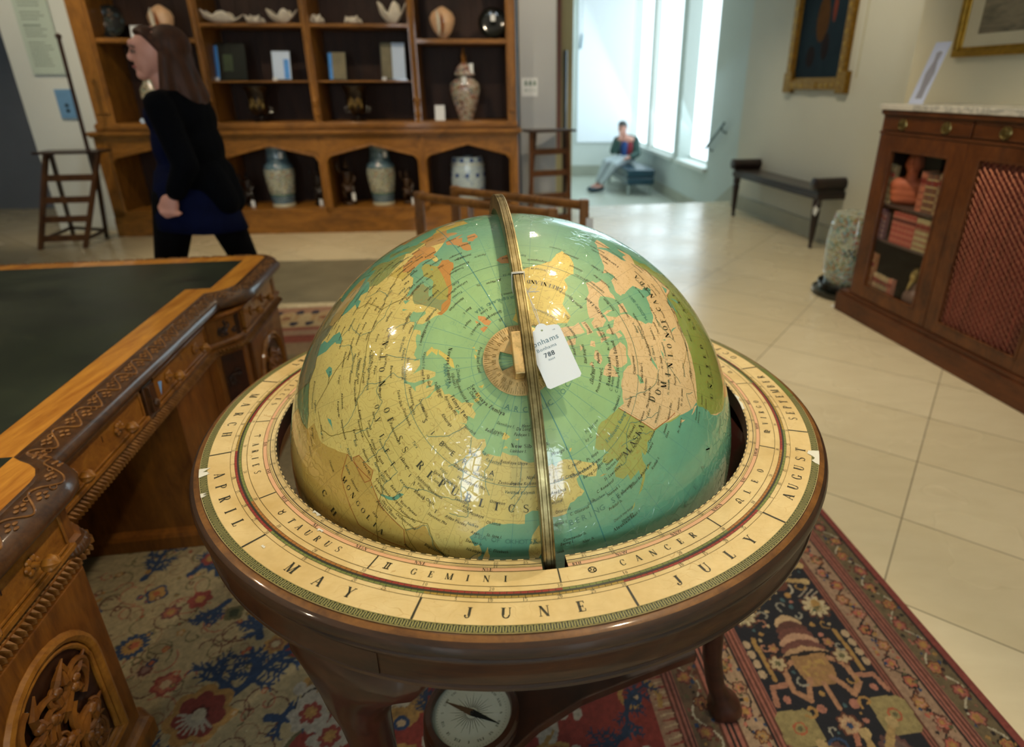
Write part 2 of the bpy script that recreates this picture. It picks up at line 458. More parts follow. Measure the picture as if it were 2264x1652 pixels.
def floor_mat():
    m, nt, ns, ls, p = nmat('limestone_floor')
    v = coords(ns, ls, (1, 1, 1), (0, 0, math.radians(36.0)))
    br = ns.new('ShaderNodeTexBrick'); ls.new(v, br.inputs['Vector'])
    br.offset = 0.0; br.squash = 1.0
    br.inputs['Scale'].default_value = 1.0; br.inputs['Mortar Size'].default_value = 0.0035
    br.inputs['Mortar Smooth'].default_value = 0.3; br.inputs['Bias'].default_value = 0.0
    br.inputs['Brick Width'].default_value = 0.866; br.inputs['Row Height'].default_value = 0.437
    br.inputs['Color1'].default_value = (*lin('D8CDAE'), 1); br.inputs['Color2'].default_value = (*lin('CFC3A2'), 1)
    br.inputs['Mortar'].default_value = (*lin('9A9078'), 1)
    n1 = noisen(ns, ls, v, 1.3, 3, 0.5, 0.0); n2 = noisen(ns, ls, coords(ns, ls, (4, 12, 1), (0, 0, math.radians(36))), 1.2, 4, 0.6, 0.0)
    c = mixc(ns, ls, 1.0, br.outputs['Color'], ramp(ns, ls, n2, [(0.3, (0.95, 0.94, 0.92)), (0.7, (1.03, 1.03, 1.03))]), 'MULTIPLY')
    c = mixc(ns, ls, math_(ns, ls, 'MULTIPLY', ramp(ns, ls, n1, [(0.55, (0, 0, 0)), (0.95, (1, 1, 1))]), 0.10), c, lin('BFA56E'))
    ls.new(c, p.inputs['Base Color'])
    ls.new(ramp(ns, ls, n1, [(0.3, (0.2,) * 3), (0.8, (0.36,) * 3)]), p.inputs['Roughness'])
    bump(ns, ls, p, br.outputs['Fac'], -0.25, 0.002)
    return m
m_floor = floor_mat()
m_shade = plain('floor_shade_tone', '7E7862', 0.5, var=0.16, vs=4)

BU = Vector((4.18, 0.332)).normalized(); BO = (-4.447, 6.247)
BROT = math.atan2(BU.y, BU.x)
KU = Vector((0.1657, -0.9862)); KO = (2.046, 3.976); KROT = math.atan2(KU.y, KU.x)
WU = Vector((0.1114, -0.9938)); WO = (2.101, 12.602); WROT = math.atan2(WU.y, WU.x)
PU = Vector((0.1762, -0.9844)); PO = (2.399, 7.85); PROT = math.atan2(PU.y, PU.x)
TB, TK, TW, TP = (frameT(o, (u.x, u.y)) for o, u in ((BO, BU), (KO, KU), (WO, WU), (PO, PU)))

f = M(); f.prism([(-7.6, -5.1), (4.6, -5.1), (4.2, 8.6), (2.5, 8.21), (0.1, 7.78), (-0.4, 8.5), (-7.6, 9)], -0.45, 0.0)
struct('floor', f, m_floor)
f = M(); f.box(-3, 5, 7.4, 15.2, -0.55, -0.452)
struct('floor_lower', f, plain('hall_floor', 'B9BDAE', 0.3, var=0.05, vs=2))
# thin dark sheet painting the shadow on the floor in front of the bookcase
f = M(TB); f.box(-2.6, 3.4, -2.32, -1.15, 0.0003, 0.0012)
struct('shade_band_1', f, m_shade)
c = M(); c.box(-7.6, 4.6, -5.1, 8.6, CEIL, CEIL + 0.1); struct('ceiling', c, m_ceil)
c = M(); c.box(-0.5, 5, 8.6, 15.2, 3.9, 4.0); c.box(-0.5, 5, 8.55, 8.65, CEIL, 4.0); struct('ceiling_hall', c, m_ceil)

wl = M(); wl.box(-7.6, -7.5, -5.1, 9, 0, CEIL); struct('wall_left', wl, m_wall)
wf = M()
for a, b in ((-7.6, -2.3), (-1.4, 1.6), (2.6, 4.6)): wf.box(a, b, -5.1, -5.0, 0, CEIL)
for a, b in ((-2.3, -1.4), (1.6, 2.6)):
    wf.box(a, b, -5.1, -5.0, 0, 0.5); wf.box(a, b, -5.1, -5.0, 3.0, CEIL)
struct('wall_front', wf, m_wall)
m_pane = emis('daylit_pane', (0.78, 0.9, 1.0), 12.0)
for i, (a, b) in enumerate(((-2.3, -1.4), (1.6, 2.6))):
    q = M(); q.box(a, b, -5.09, -5.07, 0.5, 3.0); q.mi[:] = [1] * 6
    q.box((a + b) / 2 - .03, (a + b) / 2 + .03, -5.06, -5.02, 0.5, 3.0); q.box(a, b, -5.06, -5.02, 1.9, 1.96)
    struct('window_%d' % (i + 4), q, [m_white, m_pane])
# wall behind the bookcase and the far grey wall to its left
wb = M(TB); wb.box(-0.75, 4.2, 0.62, 0.75, 0, CEIL); struct('wall_back', wb, m_grey)
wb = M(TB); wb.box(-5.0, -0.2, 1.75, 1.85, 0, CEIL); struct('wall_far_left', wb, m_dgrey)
wb = M(TB); wb.box(4.215, 4.6, 0.28, 1.0, 0, 4.0); struct('wall_column', wb, m_grey)
wb = M(TB); wb.box(-0.752, -0.03, 0.3, 0.6, 0, CEIL)
wb.box(-0.752, -0.03, 0.285, 0.302, 0, 0.14)
struct('wall_pilaster', wb, m_white)
# stair hall
wh = M(); wh.box(0.165, 0.40, 9.5, 10.2, -0.45, 3.9); struct('wall_pier', wh, m_beige)
wh = M(); wh.box(-0.6, 2.5, 14.05, 14.2, -0.45, 3.9); struct('wall_hall', wh, m_white)
wh = M(); wh.box(0.2, 1.9, 14.0, 14.06, -0.45, -0.22); struct('baseboard_hall', wh, m_skirt)
wh = M(); wh.box(-0.6, -0.5, 8.6, 14.2, -0.45, 3.9); struct('wall_hall_left', wh, m_white)
q = M(); q.box(0.70, 1.86, 14.0, 14.03, 0.28, 3.9); struct('window_3', q, emis('backlit_blind', (0.60, 0.84, 1.0), 0.30))
ww = M(TW)
for a, b in ((-2.6, -2.28), (1.47, 1.75), (3.13, 4.6)): ww.box(a, b, 0, 0.26, -0.45, 3.9)
ww.box(-2.28, 1.47, 0, 0.26, -0.45, 0.24); ww.box(1.75, 3.13, 0, 0.26, -0.45, 0.24)
ww.box(-2.28, 3.13, 0, 0.26, 3.5, 3.9)
struct('wall_window', ww, plain('hall_wall_paint', 'C2CCC6', 0.7, var=0.02, vs=2))
ww = M(TW); ww.box(-2.6, 4.3, -0.02, 0.0, -0.45, -0.28); struct('baseboard_window', ww, m_skirt)
# sloping skirting beside the steps
ww = M(TW); ww.prism([(3.2, -0.45), (3.4, -0.28), (4.25, 0.2), (4.25, -0.45)], -0.0, 0.03, T=Matrix(((1, 0, 0, 0), (0, 0, -1, 0), (0, 1, 0, 0), (0, 0, 0, 1))))
struct('baseboard_stair', ww, m_skirt)
m_pane2 = emis('daylit_voile', (0.78, 0.92, 1.0), 2.0)
q = M(TW); q.box(-2.28, 1.47, 0.10, 0.12, 0.27, 3.5); q.mi[:] = [1] * 6
q.box(-0.30, -0.08, -0.005, 0.11, 0.24, 3.5); q.box(-2.3, 1.49, -0.06, 0.11, 0.205, 0.27)
q.box(-2.28, 1.47, 0.05, 0.11, 0.27, 0.31)
struct('window_1', q, [m_white, m_pane2])
q = M(TW); q.box(1.75, 3.13, 0.235, 0.25, 0.27, 3.5); q.mi[:] = [1] * 6
q.box(1.73, 3.15, -0.06, 0.235, 0.205, 0.27); q.box(1.75, 3.13, 0.2, 0.235, 0.27, 0.31)
struct('window_2', q, [m_white, m_pane2])
# gallery wall on the right with its pier
wp = M(TP); wp.box(0, 4.2, 0, 0.4, 0, 3.9); struct('wall_right', wp, m_wall)
wp = M(TP); wp.box(-0.015, 4.0, -0.02, 0.0, 0, 0.17); struct('baseboard_right', wp, m_skirt)
wp = M(TK); wp.box(-0.41, 9.3, 0.5, 0.8, 0, CEIL); struct('wall_pier_right', wp, m_wallr)
# ceiling lamps (the spots sit in these)
m_can = plain('lamp_can', 'E8E6E0', 0.4)
m_bulb = emis('lamp_lens', (1.0, 0.86, 0.62), 1.5)
first = None
for x, y, t, p, s in LAMPS:
    if first is None:
        first = thing('ceiling_light', 'small white recessed downlight in the ceiling', 'light', (x, y, CEIL), group='recessed downlights')
        a = M(); a.lathe([(0.04, -0.004), (0.055, -0.004), (0.058, 0.0), (0.04, 0.0)], 20, closed=True); a.build('rim', m_can, first, True)
        a = M(); a.lathe([(0.0001, -0.0035), (0.039, -0.0035)], 20); a.build('lens', m_bulb, first)
    else: dup(first, (x, y, CEIL), 0)

# handrail on the stair wall
h = thing('handrail', 'dark metal handrail sloping on the stair wall', 'handrail', (2.49, 9.1, 0.0))
Ti = Matrix.Translation((-2.49, -9.1, 0)) @ TW
a = M(Ti); a.tube([(3.18, -0.07, 0.556), (3.83, -0.07, 0.962)], 0.018, 8); a.build('rail', plain('rail_metal', '56625E', 0.35, 0.8), h, True)
for u, z in ((3.30, .63), (3.75, .91)):
    a = M(Ti); a.tube([(u, -0.07, z), (u + .01, -0.05, z - .07), (u + .01, 0.0, z - .08)], 0.010, 8); a.ell((u + .01, 0.0, z - .08), (.022, .010, .022)); a.build('bracket', bpy.data.materials['rail_metal'], h, True)
# ================================================================= GLOBE
GC = Vector((-0.0598, 1.0131, 0.8456)); GR = 0.399
RC = Vector((-0.0574, 1.0131, 0.9))
GROT = Matrix(((-0.45675, -0.88617, 0.07797), (0.57940, -0.36285, -0.72982), (0.67504, -0.28818, 0.67918)))
globe = thing('floor_globe', 'large terrestrial library globe in a round mahogany stand, brass meridian over its top', 'globe', (RC.x, RC.y, 0))
TG = Matrix.Translation((-RC.x, -RC.y, 0))

def ll(lat, lon, r=GR):
    a, b = math.radians(lat), math.radians(lon)
    return Vector((r * math.cos(a) * math.cos(b), r * math.cos(a) * math.sin(b), r * math.sin(a)))
def gw(lat, lon, r=GR):
    return GC + GROT @ ll(lat, lon, r)
COAST = {
 'eurasia': '71,26 70.5,31 69.5,33 69,36 67.9,40 66.7,41.2 66.3,40 66.6,37 67.1,34 66.8,32.7 65.8,34.7 64,34.7 63.9,38 64.8,40 65.6,39.8 66.2,42 66.2,44 67,43.8 68.2,43.5 68.6,45.8 67.7,46 67.6,47.8 68.1,50 68.5,53 68.4,57 68.9,59.5 68.3,60.7 69.7,60.5 69.8,63.5 69,66 68.3,68.2 69,67 70.5,67 71.5,67.3 73,69.5 72.8,72.3 71.5,72.5 70,72.8 68.5,73 66.5,70 66.2,71.5 67.3,73.3 68.4,77.5 68.9,75.5 70.5,74.6 71.5,73.9 72.5,75 71.8,77.5 71,76.5 70.9,78.2 72.5,77.8 72.3,80.2 71,82.6 70,83.6 70.9,83.9 72,81.6 73.6,80.6 73.7,86.5 74.8,87 75.3,91 76,98 76.3,99.5 77.7,104.2 77,106.5 76.5,112 75.6,113.5 75.3,109 74,112 73.3,106.5 73.7,110 73.7,113.5 73.2,119 73,123.5 73.7,127 72.6,129.5 71.3,129 70.9,131.5 71.6,133 71.5,137.5 71.5,140 72.6,140.5 72.3,145 72.3,150 71.5,152 70.9,156 71,160 69.7,161.5 69.6,164 69.9,169 69.1,170.5 70,172.5 70.1,176 69.3,180 68.9,182 67.8,184.5 67,188 66.1,190.3 65.5,189 64.3,187 65,184 66.2,181 65.5,178.5 64.7,177.5 62.6,179.5 62.3,176 61.7,172.5 60.5,170.5 60,170 59.9,166.5 60.1,164 59,163.2 58,162 57.8,163.3 56.2,163.2 55,162 54.8,161.8 53.2,160 52,158.5 51,156.9 52,156 55,155.6 57,156.8 58.5,159 60,161.8 61.5,163.7 62.5,164.8 61.8,163 60.8,160.5 61.8,159.6 61.8,157 61.3,154.8 59.7,154.5 59.5,151.5 59.6,149 59.3,146 59.4,143 58.5,141 57,138.5 55,136 54.6,137 53.8,138.5 54.2,139.8 53.2,141.1 51.5,140.5 49,140.4 46,138 43,132.5 42.5,130.7 39.8,127.5 38.5,128.4 37,129.4 35.2,129 34.5,126.3 37.5,126.6 38.7,125 39.7,125 39.5,121.5 40.8,121.5 39,118 37.8,119 37.5,122 36,120 34.5,119.5 32,121.8 30,121.5 28,121.2 25,119 23,116.5 22,113.5 21.5,110 21,108 18,106.5 15,109 11.5,109 9,105 12,101 13.3,100.5 9,99.5 3,103 1.3,104 3,101 8,98.3 13,98 16.5,96 16,94.3 19,93.5 22,91 21.7,88 19.5,85 16,82 13,80.2 8.2,77.5 12,75 18,73 21,72.8 20.8,70.5 22.5,69 24,67 25.3,62 25.5,58 27,56.5 27,53 30,50 30,48.3 26,50.2 25,51.5 24,54 26,56.2 22.5,59.7 17,55 13,45 12.7,43.5 20,39.5 28,35 29.5,35 28,34 30,32.7 24,35.5 18,38 12,43 11.5,51 5,48.5 0,43 -5,39 -20,35 -33,25 -34,20 -20,13 0,9 5,2 5,-8 12,-16.5 21,-17 28,-11 33,-8 35.8,-5.7 35,0 37,8 37,11 33.5,11 32.5,14 30.5,19 32.8,22 31,29 31.3,32.5 33,35 36.5,36 36.5,32 37,28 39,26.5 40.5,29 41.3,31 42,35 41,39 41.7,41.5 43.5,39.8 45,37 46,38.2 47,39 46.5,35.5 45,35.5 44.5,33.7 46.2,32 46,30.5 44,28.7 41.8,28 40.9,26.2 40.5,23 38,24 36.5,22.5 39,20 42,19 45,14.5 45.5,12.5 42,15 40.5,18 38,16 40.5,14.5 42.5,11 44.3,9 43.3,6 43.2,3 41,1 38,0 36.8,-3 36.2,-5.5 37,-8.8 43,-9.2 43.5,-4 43.4,-1.8 46,-1.2 47.8,-4 48.7,-4 48.7,-1.5 49.5,.2 51,2 53.3,5 53.8,8.5 57,8.2 57.6,10.5 55.5,10 54.3,11 54,14 54.5,18.5 55,20.5 57,21.5 58.5,23.5 59.4,27 59.9,30 60.3,28 60,23 61,21.3 63,21.5 65,25 65.8,24 64,21 62.5,17.5 60.5,17.3 59,17.8 57.5,16.6 56,15.8 55.4,13.5 57.5,12 59,11 59.3,10.5 58,7.5 59,5.5 61.5,5 63.3,8.5 64.8,11 67.3,14.5 69,17.5 70.3,22',
 'greenland': '59.8,-43.9 60.7,-48 63.5,-51.5 66,-53.7 69,-51 70,-54.5 72,-55.5 75,-58 76,-65 76.3,-70 78,-73 79.5,-66 80.5,-66 81.5,-62 82.3,-50 82.7,-40 83.6,-33 83,-24 81.5,-12 80,-18 78,-19 76,-20 74.5,-19.5 72.5,-23 70.3,-22.5 70,-25 68.5,-27 66,-37 64.5,-40.5 61.5,-42.5',
 'america': '69.6,-141 70.3,-148 71.4,-156.5 70.3,-161.5 68.9,-166.2 68,-165.5 67,-163.5 66.2,-162 66.5,-164 65.6,-168 64.5,-166 64.5,-161.5 63.5,-161 63,-164.5 61.5,-166 60,-164.5 60.3,-162 58.7,-162 58.8,-157.3 57,-158.5 56,-160.5 55.1,-163 54.6,-164.8 55.3,-161.5 56.5,-158 58,-154.5 59.3,-153.5 61.2,-150.5 59.5,-151.5 60,-148 60.8,-147 60,-144 60,-141 59.5,-139.5 58,-136.5 56,-133.5 54.5,-130.5 52,-128 50.5,-126 49.3,-123.5 48.4,-124.7 46.2,-124 42.8,-124.5 40.4,-124.4 38,-123 36.5,-122 34.5,-120.6 32.5,-117 28,-115 23,-109.7 31,-113 27,-110.5 21,-105.5 18,-103.5 16,-97 14,-92 10,-85 8,-80 9.5,-80 11,-83.5 15.8,-84 16,-88.8 21.5,-87 21,-90.3 18.3,-93 19,-96 22.5,-97.8 26,-97.2 28.8,-95.5 29.6,-92 29.2,-89.3 30.3,-87 29.8,-84 27.5,-82.7 25.2,-81 27,-80 31,-81.4 34,-78 35.3,-75.6 38,-75.5 40.5,-74 41.7,-70.3 43.8,-69.5 45,-67 43.5,-65.7 45.5,-61 46,-64.5 48.5,-64.5 49.2,-67 50.2,-65 50.2,-60 52,-55.7 54,-57.5 57,-61.5 60.4,-64.7 59,-66 58.8,-69.5 61,-70 62.5,-74 62.5,-78 60,-77.5 58,-77 56.5,-76.5 54.7,-79.5 52,-79 51.3,-80.5 53,-82.3 55.2,-83 57,-89 57.5,-92.5 59,-94.5 61,-94 63,-91 64,-88 66,-86 67.5,-87 69,-85 69.8,-82 68.5,-81.5 67.3,-82.3 69.6,-83.5 70,-88 68.5,-88 69.5,-91.5 71.5,-92.5 72,-94.5 70.5,-96 68.3,-94.5 68,-98 68,-105 68.5,-109 67.8,-115 69,-116 70,-120 70,-125 70.3,-128 69.3,-134 68.9,-137',
 'baffin': '73.6,-80.5 72.7,-77 71.5,-72 70,-68.5 68.5,-67 66.7,-62 65,-63.5 65,-66 62.5,-66 63,-69 64,-74 64.5,-78 66,-74 67,-72.5 68.5,-74.5 69.6,-77 70,-79 70.2,-86 72,-89.8 73.7,-88.5 73.8,-84 72.3,-81.4',
 'ellesmere': '76.3,-79 76.3,-89 78,-88.5 79.2,-87 80.3,-84 81.3,-91 82.5,-83 83.1,-70 82,-62 80.5,-70 79,-75 77.5,-78',
 'devon': '74.6,-80 74.7,-92 76,-91 75.6,-80', 'somerset': '72.2,-93.6 74,-95.3 74,-90.5 72.7,-92', 'pow': '71.5,-98 73.8,-100.5 73.8,-97.5 72,-96.5',
 'victoria': '68.6,-106 69.2,-114 70.2,-117.2 71.5,-118 72.8,-116 73.1,-110 72.5,-106 70.5,-103.5 69.5,-101.7 68.7,-104',
 'banks': '71.1,-123 72.3,-125.5 74.3,-124 74,-117.5 73.2,-115.5 71.5,-120.5', 'melville': '75,-117 76.3,-112 76.2,-109 75.5,-106 75,-106 74.5,-110',
 'southampton': '63.5,-81 64,-86.5 66,-85.5 65,-81.5', 'heiberg': '78.5,-90 79.5,-96 81,-94 80.5,-89', 'bathurst': '75,-98.5 75.3,-103 76.6,-100.5 76,-97.5',
 'kwi': '68.6,-98 69.6,-99 69.8,-95.8 68.8,-95.8', 'nfld': '46.7,-53.5 47.7,-59.3 51.5,-55.8 49.3,-53.5', 'ppat': '75.9,-121 77.2,-118 76.5,-115.5',
 'ringnes': '78,-102 78.8,-104 78.6,-98', 'iceland': '63.4,-19 63.9,-22.7 65.5,-24.3 66.4,-22.5 66.1,-16 65,-13.7 64.2,-15.5',
 'britain': '58.6,-3 57.5,-2 56,-2.5 54.5,-.5 52.8,1.5 51.2,1.3 50.7,-2 50.1,-5.5 51.6,-3 52,-5 53.3,-4 54.5,-3.3 55,-5.5 57,-6 58.6,-5',
 'ireland': '55.3,-7 54.5,-5.6 52.2,-6.4 51.6,-9.5 54,-10', 'spits': '76.6,16.5 78,13 79.7,11 80.1,16 79.4,18.5 78.4,19', 'nordaust': '79.5,20 80.4,19 80.3,27 79.3,25', 'edge': '77.4,21 78.3,21 78,24',
 'fj1': '80.2,50 80.8,50 80.7,53', 'fj2': '80.6,57 81.1,58 80.8,62', 'fj3': '79.9,49 80.1,46 80.3,48',
 'nzs': '70.6,57 71.5,52 73.2,54 73.2,57.5 72,55.5 71,58.5', 'nzn': '73.4,54.5 75,57 76.2,61.5 76.9,68.5 76.2,67 75,60.5 73.5,57.5',
 'sz1': '78.8,97 79.6,100 79.4,104 78.6,101', 'sz2': '79.9,94 81.2,95.5 80.6,98.5', 'sz3': '78,102 79.1,103.5 78.7,105.5 77.9,105', 'kotel': '74.9,138 76.1,138.5 75.6,143 74.8,142', 'novs': '75,147 75.3,150.5 74.8,149.5',
 'lyak': '73.3,140.7 73.8,141.5 73.4,143.6', 'wrangel': '71,-179.6 71.5,-178.8 71.2,-177.4 70.8,-178.5', 'sakh': '54.3,142.5 53,143.3 49,144.5 46,143.5 46,142 49,142 52,141.8',
 'hokk': '45.4,141.8 43.3,145.5 42,143.2 41.6,140.2 43.3,141', 'honshu': '41.3,141 38,141 35.7,140.8 34.6,138 33.5,135.8 34.3,131 35.5,133 37.5,137 40,140',
 'stlaw': '63.5,-171.6 63.2,-168.8 63.6,-170', 'kodiak': '57.8,-152.4 56.9,-154.4 57.6,-154.5', 'unim': '54.5,-165.2 53.9,-166.5 53.3,-168.6 53.9,-167', 'vanc': '48.4,-123.6 50.7,-128.2 50,-125.4', 'qch': '52.2,-131 54.1,-133 54,-131.7',
 'ceylon': '9.7,80 7,82 6,80.5', 'java': '-6,105.5 -8.5,114 -6.8,112', 'sumatra': '5.5,95.5 -5.8,105 -2,106', 'borneo': '7,117 -3.5,116 -3,110 2,109.5', 'australia': '-11,142.5 -24,153 -38,149 -32,133 -34.5,116 -22,114 -14,127 -12,136',
 'samerica': '12,-72 5,-52 -6,-35 -23,-42 -40,-62 -55,-68 -50,-75 -18,-71 -5,-81 8,-78',
}
LAKES = {
 'caspian': '47,51.5 45,51 44.5,50.3 43,51.5 41.5,53 39,53.5 37,54 37,50 38.5,49 40.5,50 42.5,48 44.5,47 46,48.5 46.8,49.7', 'aral': '46.5,61 45.5,61.8 43.8,59.5 45,58.3 46,59',
 'balkhash': '46.5,75 46.8,79 46.3,77 45.3,74', 'baikal': '55.7,109.8 54,109.6 52.4,107.2 51.5,104 52.1,104.5 53.6,107.8 55.4,109', 'ladoga': '60,31.5 61.5,30.4 60.9,33', 'onega': '61,35.2 62.5,34.8 61.4,36.3',
 'bear': '66,-124 66.9,-119.5 65.7,-120.5 65,-123', 'slave': '61.3,-115.5 62.5,-112.5 62.7,-109.8 61.4,-113.5', 'athab': '59.2,-110.5 59.5,-106 58.9,-108', 'winnipeg': '50.5,-96.6 53.8,-99.2 53.2,-98', 'superior': '46.8,-91.8 48.8,-88 46.6,-84.9', 'michigan': '45.8,-85.5 43,-86.4 41.7,-87.4 43.5,-87.8', 'huron': '46,-83.5 45,-80.3 43.3,-82', 'reindeer': '57,-102.5 57.8,-102 56.8,-101.8',
 'taimyrl': '74.3,98 74.7,102 74.2,104', 'issyk': '42.5,76.5 42.6,78.2 42.2,77.5', 'vanern': '58.6,13 59.3,13.7 58.7,14', 'khanka': '45,132 45.2,132.8 44.7,132.6', 'uvs': '50.3,92.2 50.6,93.2 50.1,93', 'hovs': '51.4,100.3 50.6,100.4 50.9,100.8', 'zaysan': '48.2,83.5 47.8,84.8 48,84.1',
}
REG = {  # political tints
 'norway': ('C58A3C', '57,5 57.8,7.5 59,11.2 62,12.2 64.5,13.8 67,16 68.5,19.5 69,21 68.9,25.5 69.8,29 69.3,31.3 73,31 73,15 66,4'),
 'sweden': ('A9A650', '55,12.6 59,11.2 62,12.2 64.5,13.8 67,16 68.5,19.5 69,21 67.5,23.7 65.7,24.3 62,18.5 60,19.5 55,18'),
 'finland': ('8F9A63', '69,21 68.9,25.5 69.8,29 68.5,28.7 66,29.8 63,31.3 61,28 60,27.5 59.2,22 63,20 65.7,24.3 67.5,23.7'),
 'germany': ('C88F41', '55,8.7 54.9,10 54,14.2 54.5,19 52.5,21 50.5,19 49,13 47.5,13 47.5,8 49,6.5 51.5,6 53.6,7'),
 'poland': ('CBB552', '54.5,19 55,23.5 52,24 49.2,24 49,19.5 50.5,19 52.5,21'), 'balkan': ('8E9A5A', '48,17 49,24 48,29 45,30 43.5,29 41.8,28.3 40.7,26 36,24 36,20 43,15.5 45.5,14'),
 'france': ('B58E4F', '51,2.3 49,8 46,7 43.5,7.5 42.4,3 43.3,-2 48,-5.5 50,-1'), 'iberia': ('C9B456', '43.3,-2 42.4,3 40,4 36,-3 35.9,-9.8 44,-10'),
 'italy': ('7F9860', '46,7 46.8,13 44,15 40,19.5 37.5,17 40,13 43,9 44,7.5'), 'uk': ('C08B48', '60,-11 60,2.2 50.8,2.2 49,-6 51,-11.5'), 'turkey': ('B59A58', '41.8,28.3 42.3,35 41.5,41.5 39.5,44.5 37,44 36,36.5 35.8,27 40,25.5'),
 'arabia': ('8E8A5F', '37,44 36,36.5 33,34 29,34 12,42 12,46 22,61 30,48 33,46'), 'persia': ('7E8060', '39.5,44.5 37,44 33,46 30,48 24,56 25,61.5 31,61.5 36.5,61 38,57 37.3,54 37,49 39,47.5'),
 'afghan': ('6E8C62', '25,61.5 31,61.5 36.5,61 37.5,70 36.5,74 34,71.5 30.5,66.5 24,66.5'), 'india': ('B89C55', '24,66.5 30.5,66.5 34,71.5 36.5,74 34.5,79.5 30,81 27,89 28,97 22,93 16,98.5 5,98.5 5,75 20,68'),
 'china': ('C3A24E', '49.3,87.5 45,83 42,80 40,73.5 36.5,74 34.5,79.5 30,81 27,89 28,97 22,101 20,108 18,112 26,122 38,124 42,129.5 48,134.7 53.5,121 49.8,116.5 46.5,119.5 42,105 45,92'),
 'mongolia': ('C8AA55', '49.3,87.5 45,92 42,105 46.5,119.5 49.8,116.5 50,107 51.8,98.5'), 'tuva': ('CDA653', '50.3,89.5 50.2,98 51.8,98.8 53.5,97 52,90'),
 'japan': ('C8A060', '46,139.5 45.8,146.5 33,142 31,129.5'), 'indochina': ('6F9660', '28,97 22,101 20,108 8,110 0,104 5,98.5 16,98.5'),
 'alaska': ('A3A956', '72.5,-141 60.3,-141 59,-137.5 54.5,-130 53,-136 50.5,-170 60,-172 65,-169 72.5,-168'),
 'usa': ('8B9C4B', '49,-128 49,-95 46.5,-84.5 42,-82.5 45,-74.5 47.3,-69.5 45,-67 40,-60 24,-78 26,-97.2 31.8,-106.5 31.5,-111 32.5,-114.8 32.5,-120'),
 'mexico': ('C28E52', '26,-97.2 31.8,-106.5 31.5,-111 32.5,-114.8 32.5,-120 8,-110 8,-86 18,-86 24,-90'),
 'africa': ('A98C58', '38,-20 37.9,11.5 33.8,12 31.5,32 12.5,43.2 12,55 -40,55 -40,-20'),
}
def P2(s):
    r = [tuple(float(q) for q in p.split(',')) for p in s.split()]
    out = []
    for (a, b), (c, d) in zip(r, r[1:] + r[:1]):
        if abs(d - b) > 180: d += 360 if d < b else -360
        n = max(1, int(max(abs(c - a), abs(d - b) * math.cos(math.radians(min(89, max(a, c))))) / 0.8))
        for i in range(n):
            t = i / n; out.append((a + (c - a) * t, b + (d - b) * t))
    return out
def az(lat, lon):
    r = 90 - lat; a = math.radians(lon); return (r * math.cos(a), r * math.sin(a))
def jitter(pts, amp, seed):
    """fractal wiggle so that coasts look surveyed"""
    out = []
    for i, (x, y) in enumerate(pts):
        v = mnoise.noise_vector(Vector((x * 0.9, y * 0.9, seed))) + 0.6 * mnoise.noise_vector(Vector((x * 2.2, y * 2.2, seed + 9)))
        out.append((x + v.x * amp, y + v.y * amp))
    return out
polys = []   # (kind, colour index, points)
gcols = ['sea']
def colidx(h):
    if h not in gcols: gcols.append(h)
    return gcols.index(h)
YEL, PEACH, GRN = 'DEC974', 'E0C090', 'E2C964'
base = {'greenland': GRN, 'america': PEACH, 'eurasia': YEL, 'spits': 'D89A58', 'nordaust': 'D89A58', 'edge': 'D89A58', 'iceland': 'C98F52', 'ireland': 'C98F52', 'britain': 'C98F52',
        'sz1': GRN, 'sz2': GRN, 'sz3': GRN, 'kotel': GRN, 'novs': GRN, 'lyak': GRN, 'nzs': GRN, 'nzn': GRN, 'wrangel': GRN, 'fj1': GRN, 'fj2': GRN, 'fj3': GRN, 'sakh': YEL}
land = []
for k, s in COAST.items():
    p = jitter([az(*q) for q in P2(s)], 0.38, 3.3)
    land.append((k, colidx(base.get(k, PEACH if k in ('baffin', 'ellesmere', 'devon', 'somerset', 'pow', 'victoria', 'banks', 'melville', 'southampton', 'heiberg', 'bathurst', 'kwi', 'nfld', 'ppat', 'ringnes', 'vanc', 'qch') else 'C8A85C')), p))
lakes = [(k, 0, jitter([az(*q) for q in P2(s)], 0.25, 5.1)) for k, s in LAKES.items()]
regs = [(k, colidx(c), jitter([az(*q) for q in P2(s)], 0.12, 8.8)) for k, (c, s) in REG.items()]
verts = []; edges = []
def addloop(p):
    n = len(verts); verts.extend(p); edges.extend([(n + i, n + (i + 1) % len(p)) for i in range(len(p))])
for k, c, p in land + lakes + regs: addloop(p)
rings = [1, 2.5, 4] + [4 + 2.2 * i for i in range(1, 80)]
for i, r in enumerate(rings):
    if r > 178: break
    n = max(8, min(110, int(2 * PI * math.sin(math.radians(min(r, 90))) * 60 / 2.4)))
    verts += [(r * math.cos(2 * PI * (j + .5 * (i % 2)) / n), r * math.sin(2 * PI * (j + .5 * (i % 2)) / n)) for j in range(n)]
nb = len(verts)
verts += [(179.0 * math.cos(2 * PI * j / 40), 179.0 * math.sin(2 * PI * j / 40)) for j in range(40)]
cv, ce, cf, *_r = delaunay_2d_cdt([Vector(p) for p in verts], edges, [], 0, 1e-4)
cv = np.array([tuple(p) for p in cv]); cf = [tuple(q) for q in cf]
F3 = np.array([q[:3] for q in cf])
cen = (cv[F3[:, 0]] + cv[F3[:, 1]] + cv[F3[:, 2]]) / 3
